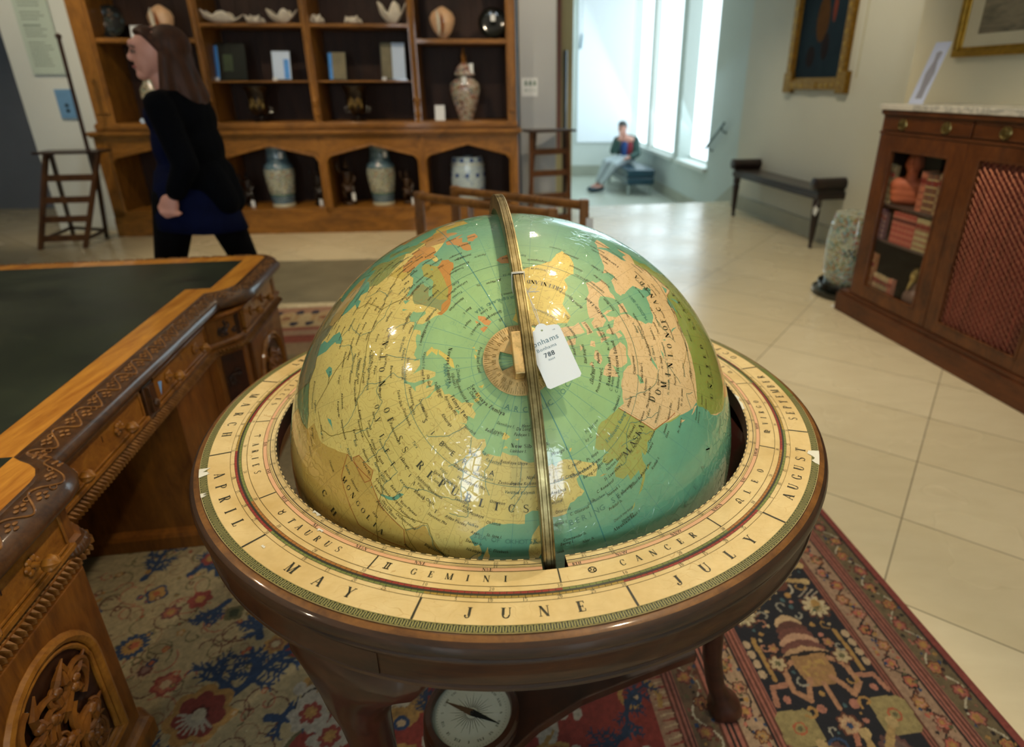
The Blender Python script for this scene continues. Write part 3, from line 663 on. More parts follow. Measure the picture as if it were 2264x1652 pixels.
def inside(pts, poly):
    x, y = pts[:, 0], pts[:, 1]; px = np.array(poly); ins = np.zeros(len(pts), bool)
    x0, y0 = px[:, 0], px[:, 1]; x1, y1 = np.roll(x0, -1), np.roll(y0, -1)
    bx = (x >= x0.min()) & (x <= x0.max()) & (y >= y0.min()) & (y <= y0.max()); idx = np.where(bx)[0]
    xs, ys = x[idx], y[idx]; r = np.zeros(len(idx), bool)
    for a, b, c_, d in zip(x0, y0, x1, y1):
        k = (b > ys) != (d > ys)
        if d != b: r ^= k & (xs < (c_ - a) * (ys - b) / (d - b) + a)
    ins[idx] = r; return ins
colr = np.zeros(len(cf), int)
for k, c, p in land: colr[inside(cen, p)] = c
isl = colr > 0
for k, c, p in regs: colr[isl & inside(cen, p)] = c
for k, c, p in lakes: colr[inside(cen, p)] = 0

def map_mat(name, colour, sea=False):
    m, nt, ns, ls, p = nmat(name)
    tc = ns.new('ShaderNodeTexCoord')
    v = tc.outputs['Object']
    sx = ns.new('ShaderNodeSeparateXYZ'); ls.new(v, sx.inputs[0])
    lat = math_(ns, ls, 'MULTIPLY', math_(ns, ls, 'ARCSINE', math_(ns, ls, 'DIVIDE', sx.outputs[2], GR)), 180 / PI)
    lon = math_(ns, ls, 'MULTIPLY', math_(ns, ls, 'ARCTAN2', sx.outputs[1], sx.outputs[0]), 180 / PI)
    coslat = math_(ns, ls, 'MAXIMUM', math_(ns, ls, 'COSINE', math_(ns, ls, 'MULTIPLY', lat, PI / 180)), 0.02)
    def lines(val, step, wdeg, sc=None):
        fr = math_(ns, ls, 'PINGPONG', val, step / 2)
        if sc is not None: fr = math_(ns, ls, 'MULTIPLY', fr, sc)
        return math_(ns, ls, 'LESS_THAN', fr, wdeg)
    g = math_(ns, ls, 'MAXIMUM', lines(lat, 10, 0.055), lines(lon, 10, 0.055, coslat))
    bold = lines(lon, 180, 0.11, coslat)
    n1 = noisen(ns, ls, v, 6, 5, 0.6); n2 = noisen(ns, ls, v, 28, 5, 0.7); n3 = noisen(ns, ls, v, 3.2, 2)
    if sea:
        warm, cold = lin('98BE82'), lin('5F9F86')
        f = math_(ns, ls, 'ADD', math_(ns, ls, 'MULTIPLY', ramp(ns, ls, lat, [(0, (0, 0, 0)), (1, (1, 1, 1))]), 0.0), n3)
        mr = ns.new('ShaderNodeMapRange'); mr.inputs[1].default_value = 52; mr.inputs[2].default_value = 74; ls.new(lat, mr.inputs[0])
        f = math_(ns, ls, 'ADD', math_(ns, ls, 'MULTIPLY', mr.outputs[0], 0.75), math_(ns, ls, 'MULTIPLY', n3, 0.35))
        c0 = ramp(ns, ls, f, [(0.15, cold), (0.85, warm)])
        gl = lin('4A8A84')
    else:
        c = lin(colour); c0 = mixc(ns, ls, n3, c, tuple(x * 0.9 for x in c)); gl = tuple(x * 0.5 for x in c)
    # contour lines
    ct = math_(ns, ls, 'PINGPONG', math_(ns, ls, 'MULTIPLY', noisen(ns, ls, v, 7, 5, 0.6, 0.3), 30 if not sea else 12), 0.5)
    cl = math_(ns, ls, 'MULTIPLY', math_(ns, ls, 'LESS_THAN', ct, 0.03 if sea else 0.06), 0.22 if sea else 0.42)
    col = mixc(ns, ls, cl, c0, lin('4F8F80') if sea else lin('A8803A'))
    col = mixc(ns, ls, math_(ns, ls, 'MULTIPLY', g, 0.6), col, gl)
    col = mixc(ns, ls, math_(ns, ls, 'MULTIPLY', bold, 0.75), col, lin('2F7F80'))
    col = mixc(ns, ls, 1.0, col, ramp(ns, ls, n1, [(0.3, (0.9, 0.88, 0.8)), (0.7, (1.06, 1.05, 1.0))]), 'MULTIPLY')
    col = mixc(ns, ls, 1.0, col, ramp(ns, ls, n2, [(0.3, (0.93, 0.93, 0.9)), (0.7, (1.04, 1.04, 1.02))]), 'MULTIPLY')
    ls.new(col, p.inputs['Base Color'])
    p.inputs['Roughness'].default_value = 0.5
    p.inputs['Coat Weight'].default_value = 1.0; p.inputs['Coat Roughness'].default_value = 0.06
    b = ns.new('ShaderNodeBump'); b.inputs['Strength'].default_value = 0.6; b.inputs['Distance'].default_value = 0.0012
    nz = ns.new('ShaderNodeTexNoise'); nz.inputs['Scale'].default_value = 22; ls.new(v, nz.inputs['Vector'])
    sv = ns.new('ShaderNodeVectorMath'); sv.operation = 'SCALE'; sv.inputs['Scale'].default_value = 0.05; ls.new(nz.outputs['Color'], sv.inputs[0])
    av = ns.new('ShaderNodeVectorMath'); av.operation = 'ADD'; ls.new(v, av.inputs[0]); ls.new(sv.outputs[0], av.inputs[1])
    vo = ns.new('ShaderNodeTexVoronoi'); vo.feature = 'DISTANCE_TO_EDGE'; vo.inputs['Scale'].default_value = 62; ls.new(av.outputs[0], vo.inputs['Vector'])
    ridge = ramp(ns, ls, vo.outputs['Distance'], [(0.0, (1, 1, 1)), (0.07, (0, 0, 0))])
    pat = ramp(ns, ls, noisen(ns, ls, v, 7, 2), [(0.48, (.04,) * 3), (0.68, (.9, .9, .9))])
    ls.new(math_(ns, ls, 'MULTIPLY', math_(ns, ls, 'ADD', ridge, math_(ns, ls, 'MULTIPLY', noisen(ns, ls, v, 60, 3), 0.5)), pat), b.inputs['Height']); ls.new(b.outputs[0], p.inputs['Coat Normal'])
    return m
gm = [map_mat('map_sea', None, True)] + [map_mat('map_tint_%d' % i, c) for i, c in enumerate(gcols[1:])]
M_INK = plain('map_ink', '38371A', 0.45, coat=0.8); M_INK2 = plain('map_ink_teal', '54826A', 0.45, coat=0.8); M_INKB = plain('map_ink_brown', '7A6A22', 0.45, coat=0.8); M_BORD = plain('map_ink_border', 'A65A22', 0.45, coat=0.8)
allm = gm + [M_INK, M_INK2, M_INKB, M_BORD]
IK, IT, IB, IR = len(gm), len(gm) + 1, len(gm) + 2, len(gm) + 3
gb = M(); gb.keepn = True
def azi(p, r=GR):
    x, y = p; c = math.hypot(x, y); return ll(90 - c, math.degrees(math.atan2(y, x)), r)
gb.v = [tuple(azi(p)) for p in cv]
gb.f = []; gb.mi = []
for q, c in zip(cf, colr):
    a, b_, c_ = (Vector(gb.v[i]) for i in q[:3])
    n = (b_ - a).cross(c_ - a)
    gb.f.append(tuple(q) if n.dot(a + b_ + c_) > 0 else tuple(reversed(q))); gb.mi.append(int(c))
# ink: place names, rivers, borders
def gl_line(pts, wdt, mi, r=GR + 0.00035, dash=None, closed=False):
    P = []
    src = pts + ([pts[0]] if closed else [])
    for (a, b), (c, d) in zip(src, src[1:]):
        if abs(d - b) > 180: d += 360 if d < b else -360
        n = max(1, int(max(abs(c - a), abs(d - b) * math.cos(math.radians(a))) / 1.0))
        P += [(a + (c - a) * i / n, b + (d - b) * i / n) for i in range(n)]
    P.append(src[-1])
    V = [ll(a, b, r) for a, b in P]
    L = []; Rr = []
    for i, v in enumerate(V):
        t = V[min(i + 1, len(V) - 1)] - V[max(i - 1, 0)]; s = t.cross(v).normalized() * wdt / 2
        L.append(v - s); Rr.append(v + s)
    n = len(V)
    for i in range(n - 1):
        if dash and (i % dash) >= dash / 2: continue
        gb.add([L[i], L[i + 1], Rr[i + 1], Rr[i]], [(0, 3, 2, 1)], mi)
def river(s, wdt=0.0007, mi=None, amp=0.5, dash=None):
    pts = [tuple(float(q) for q in p.split(',')) for p in s.split()]
    fine = []
    for (a, b), (c, d) in zip(pts, pts[1:]):
        for i in range(6):
            t = i / 6; fine.append((a + (c - a) * t, b + (d - b) * t))
    fine.append(pts[-1])
    out = []
    for a, b in fine:
        v = mnoise.noise_vector(Vector((a * 0.8, b * 0.5, 2.2))); out.append((a + v.x * amp, b + v.y * amp * 1.6))
    gl_line(out, wdt, IT if mi is None else mi, dash=dash)
for s in ('66.5,70 64,66 61,69 60,72 61,77 57,84 53,83', '61,69 58,68 55,73 53,77 50,80', '70,83 66,87 61,90 58,93 56,93 52,93', '58,93 58,98 58,103 54,103 52,105', '72.6,127 68,124 64,126.5 61.5,129.5 60,118 57,108 54,108',
          '64,126.5 63.5,130 59,134 58,127', '71,152 66,152 64,148', '69.5,161 66,154 62,149', '71.3,136 68,134 64,139', '46.5,48.5 48.5,45 53,49 56,47 57.5,40 57,33', '47,52 51,52 53,58', '53,141 48.5,135 50,127.5 53.5,122 50,117',
          '63,-164 62,-159 65,-152 66.3,-145 62.5,-138 60.5,-134', '69,-135 65.5,-128.5 62,-122 61,-115', '59,-111 55,-119', '57,-93 56,-98 54,-103', '46.5,31.5 47.5,35 50.5,30.5 55,32', '45.2,29 44,25 47,19 48.5,13', '64.8,40 61,46', '69.7,61 62,57', '73.5,112 70,108 67,100', '73,119 70,124 66,118', '60.5,-142 63,-146 65,-156', '51,-127 53,-122 50.5,-121', '49,-97 50,-105 51,-114'):
    river(s)
for s in ('55.7,37.6 55.8,49 56.8,60.6 56,68 55,73 55,83 56,93 54.5,98.5 52.3,104.3 51.8,107.6 52,113.5 54,122 50.3,127.5 48.5,135 43.2,132', '55.7,37.6 60,30', '51.8,55 48,60 45,65 41.3,69 40,68', '55,83 50,81 46,80 43.2,77 42,71', '55.7,37.6 50,36 47,39', '49.2,-123 51,-115 50,-105 50,-97 48.5,-89 46,-80 45.5,-73.5', '53.5,-113 50,-105', '52,104.3 47.9,106.9 43,112 40,116', '52,113.5 49.5,117.5 45.7,126.5 43.8,131.5', '45.7,126.5 39,121.5', '52,13 52,21 55.7,37.6'):
    river(s, 0.0008, IB, 0.25)
for k in ('mongolia', 'alaska', 'usa', 'persia', 'turkey', 'afghan', 'tuva'):
    pts = [tuple(float(q) for q in p.split(',')) for p in REG[k][1].split()]
    pts = pts[:4] if k in ('alaska',) else (pts[1:6] if k == 'usa' else pts)
    if k == 'alaska': pts = [(69.6, -141), (60.3, -141), (59, -137.5), (56, -130.5)]
    gl_line(pts, 0.0009, IR if k in ('mongolia', 'tuva', 'alaska', 'usa') else IB, closed=k in ('mongolia', 'tuva'))
gl_line([(66.5, i) for i in range(-180, 181, 3)], 0.0006, IT)
for a_, b_ in ((52, 47), (49, 42), (46, 37)): gl_line([(a_ - (a_ - b_) * math.sin(PI * k / 30) * .6 - k * .28, 160 + k * 2.1) for k in range(30)], 0.0005, IT)
def gtext(text, lat, lon, size, f=sans, mi=None, sp=0.0, sl=0.0, spread=None, align=0.5, wide=0.85):
    """along the parallel; spread = degrees of longitude over which letters are spaced"""
    mi = IK if mi is None else mi
    if spread is not None:
        n = len(text)
        for i, c in enumerate(text):
            lo = lon + (spread * (i / (n - 1) - 0.5) if n > 1 else 0)
            if c != ' ': gtext(c, lat, lo, size, f, mi, wide=1.0)
        return
    cl = math.cos(math.radians(lat)) * GR
    mp = lambda x, y: ll(lat + math.degrees((y - size * .4) / GR), lon + math.degrees(x / cl), GR + 0.0005)
    letters(gb, text, mp, size, f, mi, sp, align, sl, wide)
gtext('REPUBLICS', 62.3, 131.5, 0.0108, serif, spread=47)
for c, la, lo in zip('UNIONOFSS', (60.6, 60.8, 61, 61.2, 61.4, 61.6, 61.8, 62.0, 61.8), (46, 52, 58, 63.5, 69.5, 81, 85.5, 94.1, 99.1)): gtext(c, la, lo, 0.0098, serif)
for c, la, lo in zip('OVIET', (59.6, 59.2, 58.8, 58.4, 58.0), (78, 83, 89, 95, 100)): gtext(c, la, lo, 0.008, serif)
for c, la, lo in zip('OCIALIST', (60.4, 59.9, 59.4, 58.9, 58.4, 57.9, 57.5, 57.1), (101.5, 104.5, 107.5, 110.5, 113.5, 116.5, 119.5, 122.5)): gtext(c, la, lo, 0.0055, serif)
gtext('MONGOLIA', 45.5, 102.3, 0.0085, serif, spread=18)
gtext('GREENLAND', 71.9, -41, 0.0068, serif, spread=22)
gtext('DOMINION', 62.4, -129, 0.008, serif, spread=0.1) if False else None
for c, la, lo in zip('DOMINION', (62.5, 61.2, 59.8, 58.4, 57.4, 56.7, 56.2, 55.6), (-129, -125.2, -121.4, -116.5, -112.5, -108.5, -104.5, -100)): gtext(c, la, lo, 0.011, serif)
for c, la, lo in zip('OF CANADA', (55.2, 54.8, 54.3, 53.9, 53.4, 53, 52.7, 52.5, 52.4), (-97, -94, -91, -89, -86, -83, -80, -77, -74)): gtext(c, la, lo, 0.011, serif) if c != ' ' else None
gtext('ALASKA', 63.3, -150, 0.0085, serif, spread=14)
gtext('SIBERIA', 68.2, 116, 0.007, sans, spread=44)
gtext('ARCTIC OCEAN', 80.5, -170, 0.007, sans, IT, spread=110)
gtext('KARA SEA', 75, 74, 0.006, sans, IT, spread=16); gtext('BERING SEA', 58, -178, 0.008, sans, IT, spread=22); gtext('SEA OF OKHOTSK', 55.8, 148, 0.0065, sans, IT, spread=20)
gtext('PACIFIC OCEAN', 42, -170, 0.011, serif, IT, spread=70); gtext('HUDSON BAY', 60, -86, 0.006, sans, IT, spread=12)
gtext('CHINA', 37, 103, 0.012, serif, spread=22); gtext('UNITED STATES', 42, -100, 0.010, serif, spread=38); gtext('GREENLAND SEA', 76, -2, 0.005, sans, IT, spread=34)
def serif_low(ch):
    k = 'L_' + ch
    if k not in _g:
        if ch.isupper(): _g[k] = serif(ch)
        else:
            vs, fs, wd = sans(ch); n = len(vs); V = list(vs)
            for dx in (.05,): V = V + [(x + dx, y) for x, y in vs]
            F = list(fs) + [tuple(i + n for i in f) for f in fs]
            if ch in 'fhiklmnr': q = [(0.0, 0), (.22, 0), (.22, .04), (0.0, .04)]; m0 = len(V); V += q; F.append((m0, m0 + 1, m0 + 2, m0 + 3))
            _g[k] = (V, F, wd + .05)
    return _g[k]
NAMES = '''Novaya Zemlya 75.6 66|Yamal Pen. 70.5 70|Taimyr Pen. 75 100|Byrranga Mts 73.9 95|Severnaya Zemlya 79.2 112|Kotelny I. 75.7 135|New Siberia Is. 73.9 158|Liakhov I. 73 150|Fadejev I. 76 152|Khatanga 71.8 101|Nordvik 73.6 116|Tiksi 71.2 131|Bulun 70.3 125|Verkhoyansk 67.2 134|Zashiversk 67 146|Sredne Kolymsk 67.1 154|Nijne Kolymsk 68.2 161|Verkhne Kolymsk 65.4 152|Russkoye Ustye 70.8 148|Oimekon 63.2 143|Kazachye 70.4 137|Yakutsk 61.4 129|Viluisk 63.5 121|Verkhoyanski Mts 65.2 130|Ust Maiskaya 59.9 135|Aldan Plateau 57.4 130|Vitim Plateau 54.2 114|Olekminsk 60.1 119|Chara 58.2 119|Mukhtuisk 60.4 113|Stanovoi Mts 56 124|Yablonoi Mts 52.8 115|Okhotsk 59.1 143|Ayan 56.4 137.5|Shantar Is. 54.4 138|C. Elizabeth 53.6 146|St. Iona I. 56.6 144|Nikolaevsk 52.7 139|Alexandrovsk 50.5 145|Blagoveshchensk 49.8 128|Khabarovsk 48 134.5|Vladivostok 42.6 133|Chita 51.5 113|Nerchinsk 51.5 117|Baikal Mts 55 107.5|Irkutsk 51.9 102.7|Ulan Ude 51.2 108|Kirensk 57.3 108|Bratsk 55.8 101.5|Krasnoyarsk 55.6 92.5|Yeniseisk 58.1 92|Turukhansk 65.3 87.5|Igarka 67 86|Dudinka 69 86|Norilsk 69 90|Tomsk 56.1 85|Novosibirsk 54.6 82.5|Barnaul 52.9 83.5|Semipalatinsk 50 80|Omsk 54.6 73|Tobolsk 57.9 68|Tyumen 56.8 65|Surgut 60.9 73|Narym 58.6 81|Obdorsk 66.2 66.5|Berezov 63.6 65|Sverdlovsk 56.5 60|Chelyabinsk 54.8 61|Perm 57.7 56|Ufa 54.3 56|Kazan 55.4 49|Kuibishev 52.8 50|Orenburg 51.4 55|Saratov 51.2 46|Stalingrad 48.3 44.5|Astrakhan 45.9 47.5|Moscow 55.3 37|Gorki 56 44|Tula 53.8 37.5|Kharkov 49.6 36|Kiev 50 30.5|Odessa 46.9 30.5|Rostov 46.9 39.5|Baku 40 48|Tiflis 41.3 44.8|Leningrad 59.5 30.5|Archangel 64 41|Murmansk 68.5 33|Vologda 58.9 40|Kirov 58.3 49.6|Vorkuta 67.2 62|Ust Tsilma 65.1 52|Syktyvkar 61.3 51|Pechora 65.9 57|Ural Mts 62 59.5|Ural Mts 58.5 58.5|Alma Ata 42.8 77|Tashkent 40.8 69|Samarkand 39.3 67|Bokhara 39.4 63|Karaganda 49.4 73|Akmolinsk 50.7 71|Petropavlovsk 54.5 69|Urumchi 43.4 87.5|Kashgar 39 76|Khotan 36.7 80|Yarkand 38 77.5|Lhasa 29.3 91|Uliassutai 47.5 96.5|Urga 47.5 107|Kobdo 47.7 91.5|Kiakhta 50 106.5|Manchuria 47 121|Harbin 45.4 126.5|Mukden 41.5 123.5|Peking 39.6 116|Altai Mts 49.8 88|Sayan Mts 52.4 95|Kamchatka 55.5 159|Petropavlovsk 52.7 163|Commander Is. 54.9 171|Bering I. 54.2 168|Koragmsk I. 58.6 166|C. Oliutorsk 59.7 175|Oliutorsk 60.9 169|Anadyrsk 64.7 169|Gijiga 62.3 160.5|Penjinsk 62.9 167|Wrangel I. 71.7 175|C. North 68.3 180|Chukchen Pen. 66.5 184.5|East C. 65.6 192|Arctic Circle 66.8 173|St. Lawrence I. 62.6 -166|C. Romanzof 61.4 -172|St. Matthew I. 60.2 -177|Nunivak I. 59.6 -170|Pribilof Is. 56.9 -172|C. Newenham 58 -166|Bristol Bay 57.6 -161|Aleutian Is. 52.3 -172|Unalaska 52.9 -170.5|Dutch Harbour 54.1 -171|Umnak I. 52.2 -168|Near Is. 53.2 175|Kodiak I. 56.4 -151|Alaska Pen. 57.6 -155|Bering Strait 65.3 -174|Norton Sound 63.9 -163|Nome 64.7 -165|Pt. Barrow 72.1 -160|Pt. Hope 67.8 -170|Icy C. 70.9 -166|Endicott Range 68 -150|Mt. McKinley 62.6 -151|Fairbanks 64.9 -147.5|Seward 59.4 -148|Cordova 60.2 -144|Dawson 64 -139|Yukon 62.8 -136|Whitehorse 60.5 -134.5|Juneau 57.7 -138|Sitka 56.7 -139.5|Pr. Rupert 53.9 -134|Vancouver 49 -127|Victoria 48 -128|Seattle 47 -122|Portland 45.2 -123|San Francisco 37.3 -126|Herschel I. 70.2 -139|Aklavik 67.7 -135|C. Bathurst 71 -128|C. Kellett 72.2 -129|Prince Alfred C. 74.8 -129|Banks Island 73 -121|Victoria Island 71.3 -111|Melville I. 75.3 -111|Pr. Patrick I. 76.6 -124|Ellef Ringnes 78 -108|Axel Heiberg 80 -97|Lands End 76.3 -128|Coppermine 67.4 -115|Ft. Norman 64.6 -125|Ft. Simpson 61.4 -121|Ft. Nelson 58.5 -122|Great Bear L. 65.6 -118|Gt. Slave L. 61.8 -108|L. Athabaska 58.4 -107|Edmonton 53.2 -113.5|Calgary 50.7 -114|Regina 50.1 -104.5|Winnipeg 49.5 -97|Churchill 58.3 -97|York Fac. 56.6 -90|Mackenzie Mts 63.5 -129|Keewatin 63.5 -98|Baker L. 64.3 -95|Chesterfield In. 62.8 -93|Boothia 70.5 -93|Pr. of Wales I. 72.6 -99|Somerset I. 73.2 -93|Devon I. 75.1 -86|Ellesmere I. 78.6 -82|Grant Land 82 -76|Thule 77 -68|Baffin Bay 73 -66|Baffin Land 70.4 -76|Foxe Basin 67 -79|Southampton I. 64.6 -84|Davis Str. 66 -58|Cumberland Sd. 65.7 -66.5|Frobisher Bay 63.1 -67|C. Chidley 60.4 -61.5|Ungava Bay 59.3 -67.5|Labrador 54.5 -63|Nain 56.2 -62|Belcher Is. 56.2 -80|James Bay 53.2 -80.7|Ft. George 53.6 -77.5|Quebec 47 -71.5|Montreal 45.2 -73.5|Ottawa 45.6 -77|Toronto 43.6 -79|Newfoundland 48.6 -56|St. John's 47.6 -51|Halifax 44.5 -62|Upernivik 72.6 -57|Godthaab 64 -53.5|C. Farewell 59.3 -42|Julianehaab 60.5 -48.5|Angmagssalik 65.3 -34|Scoresby Sd. 69.9 -20|Shannon I. 75 -15|King Christian IX Land 68 -36|Knud Rasmussen 79 -50|Peary Land 82.5 -36|Spitsbergen 78.7 5|C. Linne 77 8|Barents I. 78.5 28|Hope I. 76.5 28|Bear I. 74.4 19|Jan Mayen 71 -8|Iceland 64.7 -19|Reykjavik 63.9 -25|Faroe Is. 62 -7|Shetland Is. 60.5 -.5|Hammerfest 71.4 20|Tromso 69.7 15|Lofoten Is. 68.2 10|Bodo 67 11|Trondheim 63.7 6|Kristiansund 62.8 3|Bergen 60.3 1.5|Oslo 59.8 10|Stavanger 58.7 2|Stockholm 59.1 19|Goteborg 57.5 10|Copenhagen 55.4 11|Helsinki 60.5 25|Berlin 52.2 13|Hamburg 53.3 9|Danzig 54.1 18.5|Warsaw 52 21|Riga 56.7 24|Minsk 53.6 27.5|Vienna 48 16|Budapest 47.2 19|Bucharest 44.2 26|Sofia 42.5 23|Istanbul 41.2 30|Ankara 39.7 33|Paris 48.6 2|London 51.3 -.7|Edinburgh 55.8 -3.5|Dublin 53.1 -7.5|Rome 41.6 12|Prague 49.8 14.5|Konigsberg 55 21|Memel 55.7 19|Teheran 35.4 51|Tabriz 37.9 46|Meshed 36 59.5|Baghdad 33 44|Kabul 34.2 69|Delhi 28.4 77|Lahore 31.3 74|Karachi 24.6 67|Herat 34 62|Franz Josef Land 81.4 62|C. Zhelania 77.4 74|Vaigach I. 70.6 60|Kolguev I. 69.2 48|Kanin Nose 69 42|Dickson 73.2 83|C. Chelyuskin 78.4 100|Vilkitski I. 76.3 79|Nordenskjold Arch. 76.9 92|De Long Is. 77 155|Henrietta I. 77.6 160|Sannikov I. 77.3 138|Belkov I. 75.3 130|Kursk 51.5 35|Voronezh 51.3 40|Penza 53 45|Smolensk 54.5 31.5|Pskov 57.5 28|Tallin 59 24.5|Reval 58.5 26.5|Lvov 49.5 24|Krakow 50.2 20|Breslau 51.1 17|Leipzig 51 12|Munich 48 11.5|Zurich 47.2 8.5|Lyons 45.5 4.8|Madrid 40.2 -4|Lisbon 38.5 -9.5|Naples 40.6 15|Belgrade 44.6 20.5|Athens 37.8 23.5|Sevastopol 44.2 34|Batum 41.5 42|Erivan 40 44.5|Grozni 43.2 46|Guriev 47.3 51.5|Uralsk 51.1 51|Aktyubinsk 50 57|Magnitogorsk 53.3 59|Zlatoust 55.2 59.5|Nizhni Tagil 58 60|Turinsk 58.2 64|Kurgan 55.3 65|Kustanai 53 63.6|Turgai 49.5 63.5|Kazalinsk 45.7 62|Tomsk 57 83|Kainsk 55.3 78|Biisk 52.3 86|Minusinsk 53.6 91.5|Achinsk 56.4 90|Kansk 56.3 96|Nizhne Udinsk 54.8 99|Tulun 54.3 101|Cheremkhovo 53.2 103.2|Verkhne Udinsk 50.6 109|Barguzin 53.5 110|Bodaibo 57.9 114.5|Vitim 59.5 113|Suntar 62.2 117.5|Vilyui 64.6 117|Olenek 68.5 112|Zhigansk 66.8 123|Amga 60.7 132|Nelkan 57.8 136|Verkhne Vilyuisk 63.5 119.5|Tura 64.2 100|Vanavara 60.3 102.5|Podkamennaya 61.7 91|Tazovskoye 67.5 79|Salekhard 66.8 68|Ob Gulf 71.5 74|Yenisei G. 72.8 81|Tarko Sale 65 78|Samarovo 61 69|Pelym 59.6 63|Cherdyn 60.5 56.5|Kotlas 61.2 47|Onega 63.7 38|Mezen 65.9 44|Kola 68.3 36|Kemi 65.5 25|Lulea 65.6 21.5|Umea 63.7 20|Gavle 60.7 17|Narvik 68.4 17|Turku 60.4 22|Viborg 60.7 28.8|Vaasa 63 22|Hobart Bay 57.6 -131|Hazelton 55.3 -127|Ft. St. James 54.4 -124|Peace R. 56.5 -118|Ft. Vermilion 58.4 -116|Ft. Smith 60 -112|Ft. Reliance 62.8 -108|Dubawnt L. 63 -102|Nueltin L. 60.3 -99|Nelson 57 -94.5|Norway House 54 -98|Trout L. 53.6 -91|Port Arthur 48.5 -89|Cochrane 49.2 -81|Moose Fac. 51.2 -81|Chicoutimi 48.4 -71|Mistassini 50.8 -74|Hamilton Inlet 54 -58|Battle Harb. 52.4 -56|Anticosti 49.5 -63|Bismarck 46.7 -100|Helena 46.5 -112|Boise 43.6 -116|Duluth 46.6 -92|Chicago 41.7 -88|Denver 39.7 -105|Salt Lake City 40.7 -112|Omaha 41.2 -96'''
for e in NAMES.split('|'):
    q = e.rsplit(' ', 2)
    la, lo = float(q[1]), float(q[2])
    big = q[0] in ('Novaya Zemlya', 'Severnaya Zemlya', 'Victoria Island', 'New Siberia Is.', 'Banks Island', 'Baffin Land', 'Taimyr Pen.', 'Endicott Range', 'Chukchen Pen.', 'Labrador', 'Aleutian Is.')
    gtext(q[0], la, lo, 0.0052 if big else 0.0041, serif_low if big else sans, IK if rnd.random() < .82 else IT, sp=0.03, sl=0.0 if big else 0.28, wide=0.9 if big else .8)
    if not big: gtext(q[0], la - .012, lo + .02, 0.0041, sans, IK, sp=0.03, sl=0.28, wide=0.8)
gtext('80', 80.4, -179, 0.005, serif); gtext('80', 80.4, 1.5, 0.005, serif); gtext('70', 70.4, 1.5, 0.005, serif); gtext('60', 60.4, -179, 0.005, serif)
sph = gb.build('sphere', allm, globe)
sph.location = GC - Vector((RC.x, RC.y, 0)); sph.rotation_euler = GROT.to_euler()
me = sph.data
me.polygons.foreach_set('use_smooth', [True] * len(me.polygons))
nv = np.empty(len(me.vertices) * 3); me.vertices.foreach_get('co', nv); nv = nv.reshape(-1, 3); nv /= np.linalg.norm(nv, axis=1, keepdims=True)
me.normals_split_custom_set_from_vertices([tuple(x) for x in nv])
# ================================================================= MERIDIAN, HOUR CIRCLE
def brass_mat(name, c='9C8E64', rough=0.28, ringscale=60):
    m, nt, ns, ls, p = nmat(name)
    v = coords(ns, ls, (1, 1, 1))
    f = noisen(ns, ls, v, 25, 5, 0.7)
    ls.new(ramp(ns, ls, f, [(0.3, lin('5E5436')), (0.55, lin(c)), (0.75, lin('C4B68C'))]), p.inputs['Base Color'])
    p.inputs['Metallic'].default_value = 1.0
    ls.new(ramp(ns, ls, noisen(ns, ls, v, ringscale, 4), [(0.3, (rough,) * 3), (0.8, (rough + .22,) * 3)]), p.inputs['Roughness'])
    bump(ns, ls, p, noisen(ns, ls, v, 300, 2), 0.05, 0.0005)
    return m
m_brass = brass_mat('aged_brass'); m_brass2 = brass_mat('bright_brass', 'E2C288', 0.33)
m_brassd = plain('brass_engraving', '4A3812', 0.5, 0.6)
nrm = Vector((0.9876, 0.1536, 0.0335)).normalized()   # meridian plane normal
e2 = Vector((0, 0, 1)); e1 = (e2.cross(nrm)).normalized(); e2 = nrm.cross(e1).normalized()
if e1.y > 0: e1 = -e1; e2 = -e2 if e2.z < 0 else e2
TM = Matrix(((e1.x, e2.x, nrm.x, GC.x), (e1.y, e2.y, nrm.y, GC.y), (e1.z, e2.z, nrm.z, GC.z), (0, 0, 0, 1)))  # x toward camera, y up, z = normal
R0, R1, HT = 0.409, 0.4335, 0.0074
a = M(TG)
prof = [(R0, -HT), (R1 - .001, -HT), (R1, -HT + .001), (R1, -HT + .003), (R1 - .0006, -HT + .0034), (R1, -HT + .004), (R1, HT - .006), (R1 - .0007, HT - .0055), (R1, HT - .005), (R1, HT - .003), (R1 - .0006, HT - .0026), (R1, HT - .002), (R1 - .0006, HT), (R0, HT)]
a.lathe(prof, 160, TM, closed=True)
mer = a.build('meridian_ring', m_brass, globe, True, angle=0.5)
# engraved degree marks on the side face of the meridian
a = M(TG)
for k in range(0, 360, 2):
    an = math.radians(k)
    L = 0.012 if k % 10 == 0 else 0.006
    for zz in (HT + .0002, -HT - .0002):
        p = []
        for r, s in ((R1 - .002, -.0004), (R1 - .002, .0004), (R1 - .002 - L, .0004), (R1 - .002 - L, -.0004)):
            p.append(TM @ Vector((r * math.cos(an) - s * math.sin(an), r * math.sin(an) + s * math.cos(an), zz)))
        a.add(p, [(0, 1, 2, 3)])
a.build('degree_scale', m_brassd, mer)
# hour circle around the pole
AX = (GROT @ Vector((0, 0, 1))).normalized()
hx = (AX.cross(Vector((1, 0, 0)))).normalized(); hx = (e1 - AX * e1.dot(AX)).normalized(); hy = AX.cross(hx)
PC = GC + AX * 0.4025
HC = GC + (AX * 1.0 + (-0.013) * hy).normalized() * 0.4025
TH_ = Matrix(((hx.x, hy.x, AX.x, HC.x), (hx.y, hy.y, AX.y, HC.y), (hx.z, hy.z, AX.z, HC.z), (0, 0, 0, 1)))
hc = M(TG)
outer = [(0.0485 * math.cos(2 * PI * i / 64), 0.0485 * math.sin(2 * PI * i / 64)) for i in range(64)]
